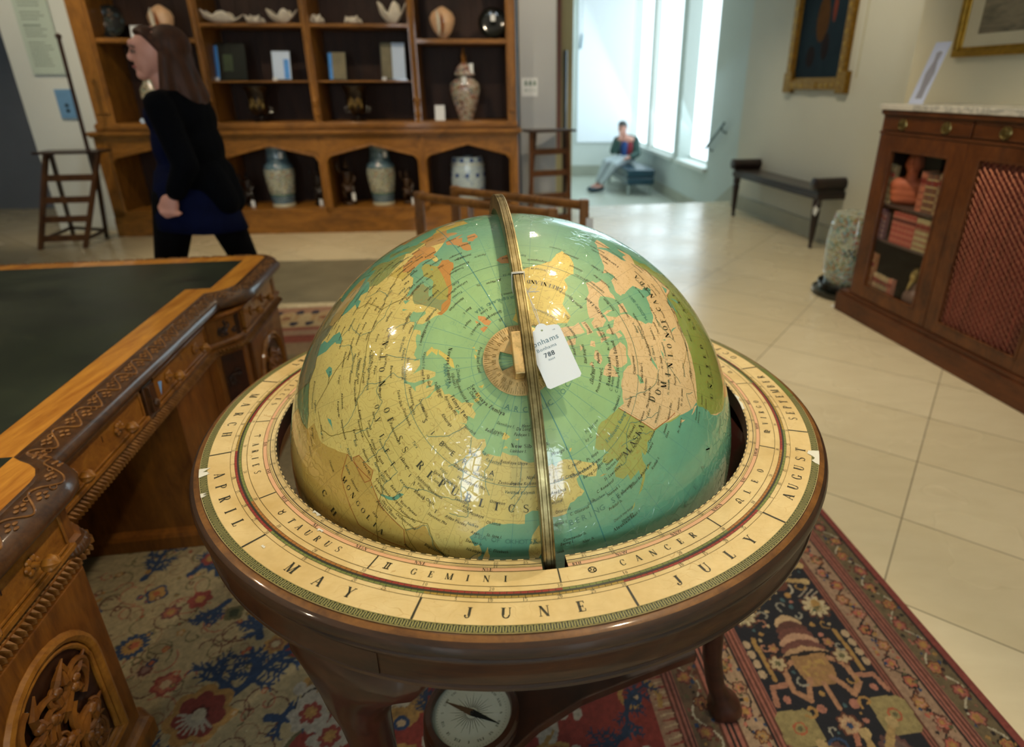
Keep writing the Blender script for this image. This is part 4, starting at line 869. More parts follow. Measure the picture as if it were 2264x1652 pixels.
# annulus with two lens shaped windows, built as strips
def lens(y):   # half chord extents of window at height (hy) y
    r = 0.031
    return math.sqrt(max(0, r * r - y * y))
N = 64
inner = [(0.028 * math.cos(2 * PI * i / N), 0.028 * math.sin(2 * PI * i / N)) for i in range(N)]
def z_(r): return 0.0012 - (r * r) / (2 * 0.4)
for (A, B) in ((0.0485, 0.028),):
    vs = []
    for i in range(N):
        c_, s_ = math.cos(2 * PI * i / N), math.sin(2 * PI * i / N)
        for r, dz in ((A, 0), (A, .0016), (B, .0016), (B, 0)): vs.append((r * c_, r * s_, z_(r) + dz))
    fs = []
    for i in range(N):
        j = (i + 1) % N
        for q in range(4): fs.append((i * 4 + q, j * 4 + q, j * 4 + (q + 1) % 4, i * 4 + (q + 1) % 4))
    hc.add(vs, fs, 0, TH_)
# crossbar disc segments leaving lens openings left and right of the bar
for sgn in (1, -1):
    pts = [(0.0285 * math.cos(math.radians(t)), 0.0285 * math.sin(math.radians(t)) * 1.0) for t in range(-180, 1, 12)]
    seg = []
    for x, y in [(-.0285, 0)]: pass
for s in (1, -1):
    # solid sectors near the ends of the bar (toward and away from camera)
    poly = [(s * 0.0285 * math.cos(math.radians(t)), 0.0285 * math.sin(math.radians(t))) for t in range(-62, 63, 8)]
    poly += [(s * 0.006, 0.006), (s * 0.006, -0.006)]
    hc.prism(poly, 0.0006, 0.0024, 0, TH_)
hc.box(-0.03, 0.03, -0.0065, 0.0065, 0.0006, 0.0026, 0, TH_)
hour = hc.build('hour_circle', m_brass2, globe, True, angle=0.4)
a = M(TG)
for k in range(96):
    an = 2 * PI * k / 96; L = .010 if k % 4 == 0 else (.007 if k % 2 == 0 else .004)
    p = []
    for r, s in ((0.047, -.00025), (0.047, .00025), (0.047 - L, .00025), (0.047 - L, -.00025)):
        x, y = r * math.cos(an) - s * math.sin(an), r * math.sin(an) + s * math.cos(an)
        p.append(TH_ @ Vector((x, y, z_(r) + .0018)))
    a.add(p, [(0, 1, 2, 3)])
for k, t in enumerate(('XII', 'I', 'II', 'III', 'IV', 'V', 'VI', 'VII', 'VIII', 'IX', 'X', 'XI') * 2):
    an = 2 * PI * k / 24 + PI / 2
    def mp(x, y, an=an):
        r = 0.0318 + y; q = an - x / r
        return TH_ @ Vector((r * math.cos(q), r * math.sin(q), z_(r) + .0018))
    letters(a, t, mp, 0.0048, serif, wide=0.75)
a.build('hour_numerals', plain('numeral_engraving', '7E6430', 0.45, 0.7), hour)
# bearing block that carries the pole pin, on the left face of the meridian
a = M(TG)
ang = math.asin(max(-1, min(1, AX.dot(e2)))); ca, sa = math.cos(ang), math.sin(ang)
TBk = TM @ Matrix(((ca, -sa, 0, 0), (sa, ca, 0, 0), (0, 0, 1, 0), (0, 0, 0, 1)))
a.box(0.406, 0.430, -0.027, 0.030, -HT - 0.013, -HT, 0, TBk)
blk = a.build('bearing_block', m_brass2, globe, bevel=0.0012)
a = M(TG)
a.tube([TBk @ Vector((0.399, 0, 0)), TBk @ Vector((0.412, 0, 0))], 0.005, 12)
a.build('pole_pin', m_brass2, globe, True)

# ================================================================= HORIZON RING (printed paper)
RI, RO = 0.419, 0.5302
def paper_mat():
    m, nt, ns, ls, p = nmat('horizon_paper')
    v = coords(ns, ls)
    n1 = noisen(ns, ls, v, 7, 5, 0.6); n2 = noisen(ns, ls, v, 45, 4, 0.65)
    c = ramp(ns, ls, n1, [(0.25, lin('C9A966')), (0.5, lin('E0C78D')), (0.75, lin('E8D5A2'))])
    # brown crackle lines of the varnish
    wv = ns.new('ShaderNodeTexVoronoi'); wv.feature = 'DISTANCE_TO_EDGE'; wv.inputs['Scale'].default_value = 34
    mp = ns.new('ShaderNodeMapping'); mp.inputs['Scale'].default_value = (.7, 3.4, 1); mp.inputs['Rotation'].default_value = (0, 0, 0.7)
    ad = ns.new('ShaderNodeVectorMath'); ad.operation = 'ADD'
    nn = ns.new('ShaderNodeTexNoise'); nn.inputs['Scale'].default_value = 14; ls.new(v, nn.inputs['Vector'])
    sc_ = ns.new('ShaderNodeVectorMath'); sc_.operation = 'SCALE'; sc_.inputs['Scale'].default_value = 0.08; ls.new(nn.outputs['Color'], sc_.inputs[0])
    ls.new(v, ad.inputs[0]); ls.new(sc_.outputs[0], ad.inputs[1]); ls.new(ad.outputs[0], mp.inputs[0]); ls.new(mp.outputs[0], wv.inputs['Vector'])
    cr_ = math_(ns, ls, 'MULTIPLY', math_(ns, ls, 'LESS_THAN', wv.outputs['Distance'], 0.012), ramp(ns, ls, n1, [(0.45, (0, 0, 0)), (0.6, (.40, .40, .40))]))
    c = mixc(ns, ls, cr_, c, lin('B5832E'))
    c = mixc(ns, ls, 1.0, c, ramp(ns, ls, n2, [(0.3, (0.92, 0.9, 0.85)), (0.7, (1.03, 1.03, 1.02))]), 'MULTIPLY')
    ls.new(c, p.inputs['Base Color']); p.inputs['Roughness'].default_value = 0.45
    p.inputs['Coat Weight'].default_value = 0.8; p.inputs['Coat Roughness'].default_value = 0.12
    b = ns.new('ShaderNodeBump'); b.inputs['Strength'].default_value = 0.25; b.inputs['Distance'].default_value = 0.001
    ls.new(noisen(ns, ls, v, 60, 3), b.inputs['Height']); ls.new(b.outputs[0], p.inputs['Coat Normal'])
    return m
pm = [paper_mat(), plain('print_ink', '2A2A1A', 0.4, coat=.6), plain('print_pink', 'E0AE86', 0.4, coat=.6, var=.06), plain('print_red', 'B03A30', 0.4, coat=.6, var=.12, vs=60),
      plain('print_green', '8C9A4E', 0.4, coat=.6, var=.12, vs=60), plain('print_yellow', 'C9A648', 0.4, coat=.6, var=.1, vs=60), plain('key_ground', '34361C', 0.4, coat=.6), plain('key_line', 'A9A562', 0.4, coat=.6, var=.15, vs=20),
      plain('torn_paper', 'D8D8CC', 0.8), plain('print_line', '6A5A2A', 0.4, coat=.6), plain('print_orange', 'C07F35', 0.4, coat=.6), plain('key_stain', '5E6B22', 0.4, coat=.6)]
INK, PINK, RED, GREEN, YELL, KG, KL, TORN, LINE, ORG, KST = range(1, 12)
ring = M(TG)
def pp(r, a, z=0.0):
    q = math.radians(a); return (RC.x + r * math.cos(q), RC.y + r * math.sin(q), 0.9 + z)
def band(r0, r1, a0, a1, mi, z, step=3.0, o=None):
    o = ring if o is None else o
    n = max(1, int(abs(a1 - a0) / step)); v = []
    for i in range(n + 1):
        a = a0 + (a1 - a0) * i / n; v += [pp(r0, a, z), pp(r1, a, z)]
    o.add(v, [(2 * i, 2 * i + 1, 2 * i + 3, 2 * i + 2) for i in range(n)], mi)
# the meridian slot is cut out of the inner part between NL and NR
NL, NR, NRAD = -83.1, -78.9, 0.4400
ringpaper = M(TG)
band(RI, NRAD, NR, 360 + NL, 0, 0.0); band(NRAD, RO, 0, 360, 0, 0.0, 2.0)
# north slot at the far side
def circ(r, wdt, mi=LINE, z=0.0003, a0=0, a1=360):
    band(r - wdt / 2, r + wdt / 2, a0, a1, mi, z, 2.0)
iL, iR = NR, 360 + NL
for i in range(180):   # chequered innermost scale
    a = iR - 2 * i
    if a - 1 < NR: break
    band(RI, RI + .0014, a - 1.0, a, INK if True else LINE, 0.0003, 1)
circ(0.4215, .0006, LINE, .0003, iL, iR); circ(0.4287, .0011, INK, .0003, iL, iR); circ(0.4315, .0005, LINE, .0003, iL, iR)
band(0.4335, 0.4392, iL, iR, PINK, 0.0002); circ(0.4335, .0006, LINE, .0004, iL, iR); circ(0.4394, .0008, LINE, .0004, iL, iR)
circ(0.4632, .0008); circ(0.4712, .0006); circ(0.4744, .0012, INK) if False else None
ZOD = [('ARIES', -170.0, GREEN), ('TAURUS', -140.3, ORG), ('GEMINI', -110.65, RED), ('CANCER', -80.7, GREEN), ('LEO', -50.8, ORG), ('VIRGO', -21.5, RED), ('LIBRA', 8.0, GREEN), ('SCORPIO', 38, ORG), ('SAGITTARIUS', 68, RED), ('CAPRICORNUS', 98, GREEN), ('AQUARIUS', 128, ORG), ('PISCES', 160.0, RED)]
MON = [('MARCH', -188.8, -158.9, YELL, 31), ('APRIL', -158.9, -130.3, RED, 30), ('MAY', -130.3, -100.4, GREEN, 31), ('JUNE', -100.4, -71.75, YELL, 30), ('JULY', -71.75, -42.6, RED, 31), ('AUGUST', -42.6, -13.4, GREEN, 31), ('SEPTEMBER', -13.4, 15.5, YELL, 30), ('OCTOBER', 15.5, 45.5, RED, 31), ('NOVEMBER', 45.5, 75, GREEN, 30), ('DECEMBER', 75, 105, YELL, 31), ('JANUARY', 105, 135.5, RED, 31), ('FEBRUARY', 135.5, 171.2, GREEN, 28)]
def rtext(t, r, a, size, sp=0.0, mi=INK, z=0.0005, f=serif, wide=1.0, spread=None):
    if spread is not None:
        for i, c in enumerate(t): rtext(c, r, a + spread * (i / (len(t) - 1) - .5), size, 0, mi, z, f, wide)
        return
    mp = lambda x, y: pp(r - y, a + math.degrees(x / r), z)
    letters(ring, t, mp, size, f, mi, sp, wide=wide)
for i, (t, a0, c) in enumerate(ZOD):
    a1 = ZOD[(i + 1) % 12][1]
    while a1 < a0: a1 += 360
    band(0.4713, 0.4756, a0, a1, c, .0002)
    band(0.4398, 0.4632, a0 - .12, a0 + .12, INK, .0004)
    n = len(t); spd = {'GEMINI': 14.5, 'CANCER': 14, 'TAURUS': 12.5, 'ARIES': 11, 'LEO': 8, 'VIRGO': 10, 'PISCES': 12}.get(t, min(20, 2.3 * n))
    cen_ = a0 + {'GEMINI': 14.5, 'CANCER': 17.5, 'TAURUS': 16.5, 'ARIES': 15.5, 'LEO': 16, 'VIRGO': 15, 'PISCES': 16}.get(t, 16)
    rtext(t, 0.4560, cen_, 0.0098, spread=spd, wide=.95)
    for d in range(1, 30):
        L = .0043 if d % 5 else .006
        band(0.4713, 0.4713 + L, a0 + d * (a1 - a0) / 30 - .035, a0 + d * (a1 - a0) / 30 + .035, INK, .0004, 1)
    for d in (10, 20, 30): rtext(str(d), 0.4698, a0 + d * (a1 - a0) / 30 * .992, 0.0050, wide=1.0)
    # zodiac signs
    s0 = cen_ - spd / 2 - {'GEMINI': 4.6, 'CANCER': 5.2}.get(t, 3.6)
    def S(pts, w_=.0011):
        P = [pp(0.4560 - y * .0098, s0 + math.degrees(x * .0098 / .456), 0) for x, y in pts]
        for p, q in zip(P, P[1:]):
            p, q = Vector(p), Vector(q); d_ = (q - p).normalized(); k_ = Vector((-d_.y, d_.x, 0)) * w_ / 2; e_ = d_ * w_ * .3; up = Vector((0, 0, .0005))
            ring.add([p - k_ - e_ + up, q - k_ + e_ + up, q + k_ + e_ + up, p + k_ - e_ + up], [(0, 1, 2, 3)], INK)
    C_ = lambda cx, cy, r, b0, b1, n=10: [(cx + r * math.cos(math.radians(b0 + (b1 - b0) * i / n)), cy + r * math.sin(math.radians(b0 + (b1 - b0) * i / n))) for i in range(n + 1)]
    if t == 'GEMINI': S([(-.4, 1), (.4, 1)]); S([(-.4, 0), (.4, 0)]); S([(-.18, 0), (-.18, 1)], .0018); S([(.18, 0), (.18, 1)], .0018)
    elif t == 'CANCER': S(C_(-.3, .62, .2, 0, 360)); S(C_(.3, .38, .2, 0, 360)); S(C_(0, .4, .55, 20, 150)); S(C_(0, .6, .55, 200, 330))
    elif t == 'TAURUS': S(C_(0, .32, .32, 0, 360, 14)); S(C_(0, 1.0, .36, 190, 350))
    elif t == 'ARIES': S([(0, 0), (0, .7)]); S(C_(.2, .75, .2, 180, 0)); S(C_(-.2, .75, .2, 0, 180))
    elif t == 'LEO': S(C_(-.3, .25, .18, 0, 360)); S(C_(.05, .7, .3, 200, -20)); S([(.34, .6), (.2, .1), (.5, 0)])
    elif t == 'VIRGO': S([(-.5, .9), (-.4, 0)]); S([(-.4, .9), (-.15, .9), (-.15, 0)]); S([(-.15, .9), (.1, .9), (.1, 0), (.35, -.1)]); S(C_(.25, .5, .2, 150, -90))
    elif t == 'LIBRA': S([(-.5, 0), (.5, 0)]); S([(-.5, .3), (-.15, .3)]); S([(.15, .3), (.5, .3)]); S(C_(0, .5, .25, 220, -40))
    elif t == 'PISCES': S(C_(-.8, .5, .6, -50, 50)); S(C_(.8, .5, .6, 130, 230)); S([(-.35, .5), (.35, .5)])
for t, a0, a1, c, nd in MON:
    band(0.4768, 0.4808, a0, a1, c, .0002)
    band(0.4872, 0.5188, a0 - .16, a0 + .16, INK, .0004)
    n = len(t)
    spd = {'JUNE': 14.7, 'MAY': 10.4, 'JULY': 14.8, 'APRIL': 15.4, 'MARCH': 16.0, 'AUGUST': 15.6, 'SEPTEMBER': 19}.get(t, 17)
    rtext(t, 0.5098, (a0 + a1) / 2 + (.9 if t == 'APRIL' else 0), 0.0148, spread=spd, wide=.98 if n < 8 else .85)
    for d in range(1, nd):
        L = .004 if d % 5 else .006
        q = a0 + d * (a1 - a0) / nd
        band(0.4808 - .004, 0.4808 - .004 + L, q - .035, q + .035, INK, .0004, 1)
    for d in [5, 10, 15, 20, 25, nd]: rtext(str(d), 0.4865, a0 + (d - (.25 if d == nd else 0)) * (a1 - a0) / nd, 0.0050, wide=1.0)
circ(0.4713, .0005, INK, .0004); circ(0.4727, .0003, INK, .0004); circ(0.4742, .0003, INK, .0004); circ(0.4762, .0026, INK, .0005)
circ(0.4781, .0003, INK, .0004); circ(0.4795, .0003, INK, .0004); circ(0.4809, .0005, INK, .0004); circ(0.4872, .0006)
PTS = ['N', 'NbE', 'NNE', 'NEbN', 'NE', 'NEbE', 'ENE', 'EbN', 'E', 'EbS', 'ESE', 'SEbE', 'SE', 'SEbS', 'SSE', 'SbE', 'S', 'SbW', 'SSW', 'SWbS', 'SW', 'SWbW', 'WSW', 'WbS', 'W', 'WbN', 'WNW', 'NWbW', 'NW', 'NWbN', 'NNW', 'NbW']
for k, t in enumerate(PTS):
    if k == 0: continue
    rtext(t, 0.4386, -80.7 - 11.25 * k, 0.0052, wide=1.0)
for k in range(1, 72):
    d = 5 * k; dd = d % 180; q = 90 - (dd if dd <= 90 else 180 - dd); a = -80.7 - d
    if q and a > NL - 360 + 8 - 360: rtext(str(q), 0.4276, a, 0.0046, wide=1.0)
    if d % 10 == 0: rtext(str(90 - q), 0.4330, a, 0.0040, wide=1.0)
rtext('RTH', 0.4386, -77.4, 0.0042)
# Greek key border
band(0.5190, 0.5298, 0, 360, KG, .0002, 2.0); band(0.5194, 0.5198, 0, 360, KL, .0004, 2.0); band(0.5292, 0.5296, 0, 360, KL, .0004, 2.0)
NK = 520; st = 360 / NK
for i in range(NK):
    a = i * st; t_ = st * .17
    mi = KST if 22 < (a % 360) < 38 and False else KL
    band(0.5203, 0.5212, a, a + st * .5 + t_, KL, .0004, 9); band(0.5203, 0.5287, a, a + t_, KL, .0004, 9)
    band(0.5278, 0.5287, a + st * .5, a + st + t_, KL, .0004, 9); band(0.5203, 0.5287, a + st * .5, a + st * .5 + t_, KL, .0004, 9)
band(0.5192, 0.5296, 1, 14, KST, .0006, 1)
# losses in the paper
def tear(r0, r1, a0, a1, seed, edge):
    rr = random.Random(seed); n = 9; v = []
    for i in range(n + 1):
        a = a0 + (a1 - a0) * i / n; j = (rr.random() * .7 + .3) * (1 if 0 < i < n else 0)
        v += [pp(r1 if edge > 0 else r0, a, .0008), pp((r1 - (r1 - r0) * j) if edge > 0 else (r0 + (r1 - r0) * j), a, .0008)]
    ring.add(v, [(2 * i, 2 * i + 1, 2 * i + 3, 2 * i + 2) for i in range(n)], TORN)
tear(0.511, 0.5305, -24.2, -19.6, 4, 1); tear(0.512, 0.5305, -155, -152.3, 6, 1); tear(0.521, 0.5305, -147.4, -146.2, 8, 1)
tear(0.419, 0.4262, -6, 2.4, 3, -1); tear(0.419, 0.425, -129.6, -127.4, 12, -1); tear(0.437, 0.4425, -124.6, -123.2, 13, -1); tear(0.498, 0.502, -128.4, -127.5, 21, 1)
rp = ring.build('horizon_ring', pm, globe)

# wooden rim below the paper
m_mah = wood('mahogany_rim', '160C06', '432710', (5, 5, 40), 0.36, 0.3, 1.3)
m_mahd = wood('mahogany_dark', '180A06', '3E1F10', (6, 6, 14), 0.28, 0.5)
m_rimt = wood('rim_top_wood', '4A2C12', '8A5C28', (14, 14, 60), 0.3, 0.5, 1.0)
TRC = Matrix.Translation((RC.x, RC.y, 0.0))
a = M(TG)
prof = [(RI + .0006, .8992), (RO + .0006, .8992), (.5310, .8982), (.5385, .8965), (.5435, .8925), (.5460, .8862), (.5455, .8800), (.5420, .8752), (.5392, .8720), (.5384, .8700), (.5402, .8680), (.5404, .8655), (.5376, .8630), (.5362, .8600), (.5352, .8265), (.5375, .8245), (.5378, .8205), (.5350, .8185), (.5150, .8185), (.5120, .8650), (RI + .0006, .8700)]
def gap(a0, a1): pass
a.lathe(prof, 180, TRC, closed=True, mif=lambda i: 1 if i in (1, 2) else 0, a0=math.radians(NR), a1=math.radians(360 + NL))
a.lathe([(NRAD, .8992)] + prof[1:-1] + [(NRAD, .8700)], 4, TRC, closed=True, mif=lambda i: 1 if i in (1, 2) else 0, a0=math.radians(NL - .3), a1=math.radians(NR + .3))
rim = a.build('rim_frame', [m_mah, m_rimt], globe, True, angle=0.5)
# veneer joint and apron blocks over each leg
LEGA = (-117.0, 3.0, 123.0)
for la in LEGA:
    a = M(TG)
    a.lathe([(.5352, .8610), (.5372, .8600), (.5372, .8270), (.5350, .8262)], 12, TRC, a0=math.radians(la - 16), a1=math.radians(la + 12.5))
    a.build('apron_block', m_mahd, globe, True)
# cradle under the globe that carries the meridian
a = M(TG)
for la in LEGA:
    c_, s_ = math.cos(math.radians(la)), math.sin(math.radians(la))
    def wv(r, t, z): return (RC.x + r * c_ - t * s_, RC.y + r * s_ + t * c_, z)
    # broad knee under the apron, tapering to a slender shaft and a pad foot
    secs = []
    spec = [  # z, centre r, half radial depth, half width
        (0.822, .478, .040, .122), (0.80, .484, .044, .120), (0.775, .486, .046, .108), (0.745, .482, .045, .082), (0.71, .476, .043, .062), (0.66, .468, .038, .048), (0.60, .458, .032, .037),
        (0.48, .446, .027, .027), (0.34, .442, .024, .024), (0.20, .450, .022, .022), (0.11, .466, .022, .022), (0.065, .484, .026, .026), (0.045, .496, .036, .034), (0.025, .500, .042, .040), (0.012, .500, .040, .038), (0.006, .498, .030, .030)]
    leg = M(TG); v = []; n = 16
    for z, r, hr, hw in spec:
        for k in range(n):
            q = 2 * PI * k / n; x = math.copysign(abs(math.cos(q)) ** .8, math.cos(q)); y = math.copysign(abs(math.sin(q)) ** .8, math.sin(q))
            v.append(wv(r + hr * x, hw * y + .042 * max(0, min(1, (z - .64) / .14)), z))
    f_ = []
    for i in range(len(spec) - 1): f_ += [(i * n + k, i * n + (k + 1) % n, (i + 1) * n + (k + 1) % n, (i + 1) * n + k) for k in range(n)]
    f_ += [tuple(range(n)), tuple((len(spec) - 1) * n + k for k in range(n))]
    leg.add(v, f_)
    leg.build('leg', m_mahd, globe, True, angle=0.9)
# low triangular stretcher with the compass
a = M(TG)
pts = []
for la in LEGA:
    c_, s_ = math.cos(math.radians(la)), math.sin(math.radians(la))
    pts.append((RC.x + .45 * c_, RC.y + .45 * s_))
poly = []
for i in range(3):
    p, q = Vector(pts[i]), Vector(pts[(i + 1) % 3]); mid = (p + q) / 2; cen2 = Vector((RC.x, RC.y))
    for t in (0.04, .2, .4, .6, .8, .96):
        b_ = p.lerp(q, t); pull = .30 * math.sin(PI * t); poly.append(tuple(b_.lerp(cen2, pull)))
a.prism(poly, 0.20, 0.225)
a.build('stretcher_shelf', m_mahd, globe, bevel=0.003)
CP = Vector((-0.156, 0.862, 0.0))
a = M(TG)
a.lathe([(0.0001, .2), (.098, .2), (.102, .21), (.100, .222), (.094, .23), (.097, .236), (.099, .248), (.094, .256), (.084, .258), (.081, .252), (.081, .246)], 40, Matrix.Translation(CP))
comp = a.build('compass_box', m_mahd, globe, True, angle=0.5)
a = M(TG); a.lathe([(0.0001, .2455), (.0812, .2455)], 40, Matrix.Translation(CP))
TCp = Matrix.Translation(CP)
def cpol(o, r0, r1, an, w0, w1, z, mi):
    c_, s_ = math.cos(an), math.sin(an)
    o.add([TCp @ Vector((r * c_ - t * s_, r * s_ + t * c_, z)) for r, t in ((r0, -w0), (r0, w0), (r1, w1), (r1, -w1))], [(0, 1, 2, 3)], mi)
for k in range(32): cpol(a, .012, .045 if k % 2 == 0 else .034, 2 * PI * k / 32, .0006, .0002, .2458, 1)
for k in range(72): cpol(a, .070, .073, 2 * PI * k / 72, .0003, .0003, .2458, 1)
for k in range(16):
    q = 2 * PI * k / 16
    def mp(x, y, q=q):
        r = .058 + y; t = q - x / r; return TCp @ Vector((r * math.cos(t), r * math.sin(t), .2458))
    letters(a, ('N', 'NNE', 'NE', 'ENE', 'E', 'ESE', 'SE', 'SSE', 'S', 'SSW', 'SW', 'WSW', 'W', 'WNW', 'NW', 'NNW')[-k % 16], mp, .0055, serif, 1)
a.build('compass_dial', [plain('dial_paper', 'A9B0A6', 0.5, var=.06), plain('dial_ink', '20221E', 0.5)], comp)
a = M(TG)
na = math.radians(-22)
for sg in (0, PI): cpol(a, 0, .063, na + sg, .0075, .0004, .2475, 0 if sg == 0 else 1)
a.lathe([(0.0001, .2495), (.003, .249), (.004, .247)], 12, TCp)
a.build('compass_needle', [plain('needle_steel', '15161A', 0.3), plain('needle_brown', '4E3A2A', 0.3)], comp)
def clear_glass(name, refl=.06):
    m, nt, ns, ls, p = nmat(name); ns.remove(p)
    tr_ = ns.new('ShaderNodeBsdfTransparent'); gl_ = ns.new('ShaderNodeBsdfGlossy'); gl_.inputs['Roughness'].default_value = .02
    mx = ns.new('ShaderNodeMixShader'); mx.inputs[0].default_value = refl
    ls.new(tr_.outputs[0], mx.inputs[1]); ls.new(gl_.outputs[0], mx.inputs[2]); ls.new(mx.outputs[0], ns['Material Output'].inputs[0]); return m
gm_ = clear_glass('compass_glass')
a = M(TG); a.lathe([(0.0001, .2515), (.0815, .2515)], 40, Matrix.Translation(CP)); a.build('glass', gm_, comp)

# ================================================================= AUCTION TAG on the globe
m_tag = plain('tag_card', 'E2E8EA', 0.55, var=.01)
m_tagink = plain('tag_ink', '4F7480', 0.5); m_tagink2 = plain('tag_ink_dark', '3E5560', 0.5)
m_string = plain('white_string', 'D8D6CC', 0.8)
def tag_at(name, label, p_tl, xdir, ydir, wdt, hgt, parent_loc, texts=(), group=None, rad=None):
    xd = Vector(xdir).normalized(); yd = Vector(ydir); yd = (yd - xd * yd.dot(xd)).normalized(); zd = xd.cross(yd)
    T = Matrix(((xd.x, yd.x, zd.x, p_tl[0]), (xd.y, yd.y, zd.y, p_tl[1]), (xd.z, yd.z, zd.z, p_tl[2]), (0, 0, 0, 1)))
    t = thing(name, label, 'tag', parent_loc, group=group)
    Ti_ = Matrix.Translation(-Vector(parent_loc)) @ T
    return t, Ti_
# card frame: origin at the hole, x to the right, y down the card
tl, T_ = tag_at('price_tag', 'white auction tag with lot number 788 tied to the brass meridian of the globe', (-0.005, 0.7227, 1.158), (0.918, 0.258, 0.302), (0.434, -0.549, -0.714), 0, 0, (-0.005, 0.7227, 1.158))
a = M(T_)
W2, H0, H1 = 0.0235, -0.006, 0.0745
out = [(-0.0235, H1 - .003), (-0.0205, H1), (0.0205, H1), (0.0235, H1 - .003), (0.0235, 0.004)]
out += [(.0235 - .011 * math.sin(t) if False else .0135 + .010 * math.cos(t), .004 - .0 - .006 * math.sin(t)) for t in (0.5, 1.1)]
out += [(0.0085 * math.cos(t), -0.001 - 0.0085 * math.sin(t)) for t in (0.35, .8, 1.2, 1.57, 1.95, 2.35, 2.8)]
out += [(-.0135 + .010 * math.cos(t), .004 - .006 * math.sin(t)) for t in (2.04, 2.64)] + [(-0.0235, 0.004)]
a.prism(out, -0.0003, 0.0003, 0)
def tmap(x0, y0): return lambda x, y: (x0 + x, y0 - y, -0.0005)
letters(a, 'onhams', tmap(-0.0010, 0.0175), 0.0072, sans, 1, wide=1.05)
letters(a, 'Bonhams', tmap(-0.0035, 0.0255), 0.0044, sans, 1, wide=1.1)
for dx in (-.0002, 0, .0002): letters(a, '788', tmap(-0.0035 + dx, 0.0355), 0.0062, sans, 2, wide=1.0)
letters(a, '16664', tmap(-0.0035, 0.0405), 0.0026, sans, 1)
letters(a, '788', tmap(0.0145, 0.0055), 0.0016, sans, 1)
a.lathe([(0.0001, -.00045), (.0014, -.00045)], 12, mi=3)
a.build('card', [m_tag, m_tagink, m_tagink2, plain('tag_hole', '8A9A70', .8)], tl)
a = M(Matrix.Translation((0.005, -0.7227, -1.158)))
mp0 = GC + e1 * 0 + (e2 * 0)
def on_mer(ang_, r, n_): return GC + e1 * (r * math.cos(ang_)) + e2 * (r * math.sin(ang_)) + nrm * n_
AA = math.radians(58.5)
for q in (0, .0022):
    a.tube([on_mer(AA + q * 2, R1 + .001, -HT - .001), on_mer(AA + q * 2, R1 + .001, HT + .001), on_mer(AA - .02 + q, R0 + .004, HT + .0012), on_mer(AA - .03, R0 - .002, HT), on_mer(AA - .03, R0 - .002, -HT), on_mer(AA - .02 + q, R0 + .004, -HT - .0012)], 0.0008, 6, closed=True)
k0 = on_mer(AA - .055, R0 + .012, HT + .002); hole = Vector((-0.005, 0.7227, 1.1585))
a.tube([on_mer(AA - .02, R0 + .006, HT + .001), k0, k0.lerp(hole, .5) + Vector((.003, 0, -.002)), hole], 0.0005, 6)
a.tube([on_mer(AA - .02, R0 + .008, HT + .001), k0 + Vector((.001, .001, 0)), k0.lerp(hole, .5) + Vector((-.001, 0, .001)), hole], 0.0005, 6)
for dx, dz in ((.014, .010), (.017, -.001), (.012, .004)):
    a.tube([k0, k0 + Vector((dx * .6, .004, dz)), k0 + Vector((dx, .006, dz * .6)), k0 + Vector((dx * .7, .004, dz * .1)), k0], 0.0004, 5)
a.build('string', m_string, tl, True)
# ================================================================= WRITING DESK
m_oak = wood('desk_top_oak', '96560F', 'D8993A', (26, 3, 26), 0.3, 0.35, 1.0)
m_oakd = wood('desk_body_oak', '4E2A0C', '8A561C', (14, 14, 3), 0.3, 0.35, 1.0)
m_oakh = wood('desk_drawer_oak', '6B3E10', 'A56E26', (4, 18, 20), 0.28, 0.4, 1.0)
m_carv = wood('carved_oak', '26150A', '5E3C1C', (20, 20, 20), 0.26, 0.5, 1.0)
m_carvl = wood('carved_oak_relief', '54300F', '9A6A34', (20, 20, 20), 0.25, 0.5, 1.0)
m_carvp = wood('carved_panel_dark', '160B06', '3F2210', (20, 20, 20), 0.3, 0.4, 1.0)
def leather_mat():
    m, nt, ns, ls, p = nmat('green_leather')
    v = coords(ns, ls)
    n = noisen(ns, ls, v, 5, 5, 0.65)
    ls.new(ramp(ns, ls, n, [(0.3, lin('181D16')), (0.55, lin('252D20')), (0.8, lin('313824'))]), p.inputs['Base Color'])
    ls.new(ramp(ns, ls, noisen(ns, ls, v, 2.5, 4), [(0.3, (.30,) * 3), (0.7, (.46,) * 3)]), p.inputs['Roughness'])
    bump(ns, ls, p, noisen(ns, ls, v, 260, 3), 0.15, 0.001)
    return m
m_leath = leather_mat()
DO = (-1.152, 2.54); DU = (0.1505, -0.9886)
desk = thing('writing_desk', 'large carved oak pedestal desk with a green leather top beside the globe', 'desk', (DO[0], DO[1], 0))
TD = Matrix.Translation((-DO[0], -DO[1], 0)) @ frameT(DO, DU)
def arcp(cx, cy, r, a0, a1, n):
    return [(cx + r * math.cos(math.radians(a0 + (a1 - a0) * i / n)), cy + r * math.sin(math.radians(a0 + (a1 - a0) * i / n))) for i in range(n + 1)]
IN = [(2.02, -1.38), (2.02, -.11)] + arcp(1.97, -.11, .05, 0, 90, 5) + [(1.60, -.06), (1.575, -.064), (1.55, -.078), (1.53, -.10), (1.515, -.125), (1.50, -.145)]
IN += [(.455, -.145), (.44, -.118), (.42, -.094), (.395, -.077), (.37, -.068), (.33, -.065), (-.03, -.065)] + arcp(-.03, -.115, .05, 90, 180, 5) + [(-.08, -1.38)]
a = M(TD); a.prism(IN[::-1], .738, .76)
top = a.build('top_border', m_oak, desk)
L = [(1.95, -1.30), (1.95, -.15), (1.50, -.15), (1.50, -.232), (.39, -.232), (.39, -.145), (.0, -.145), (.0, -1.30)]
a = M(TD); a.prism(L[::-1], .7585, .7606); a.build('leather_inlay', m_leath, desk)
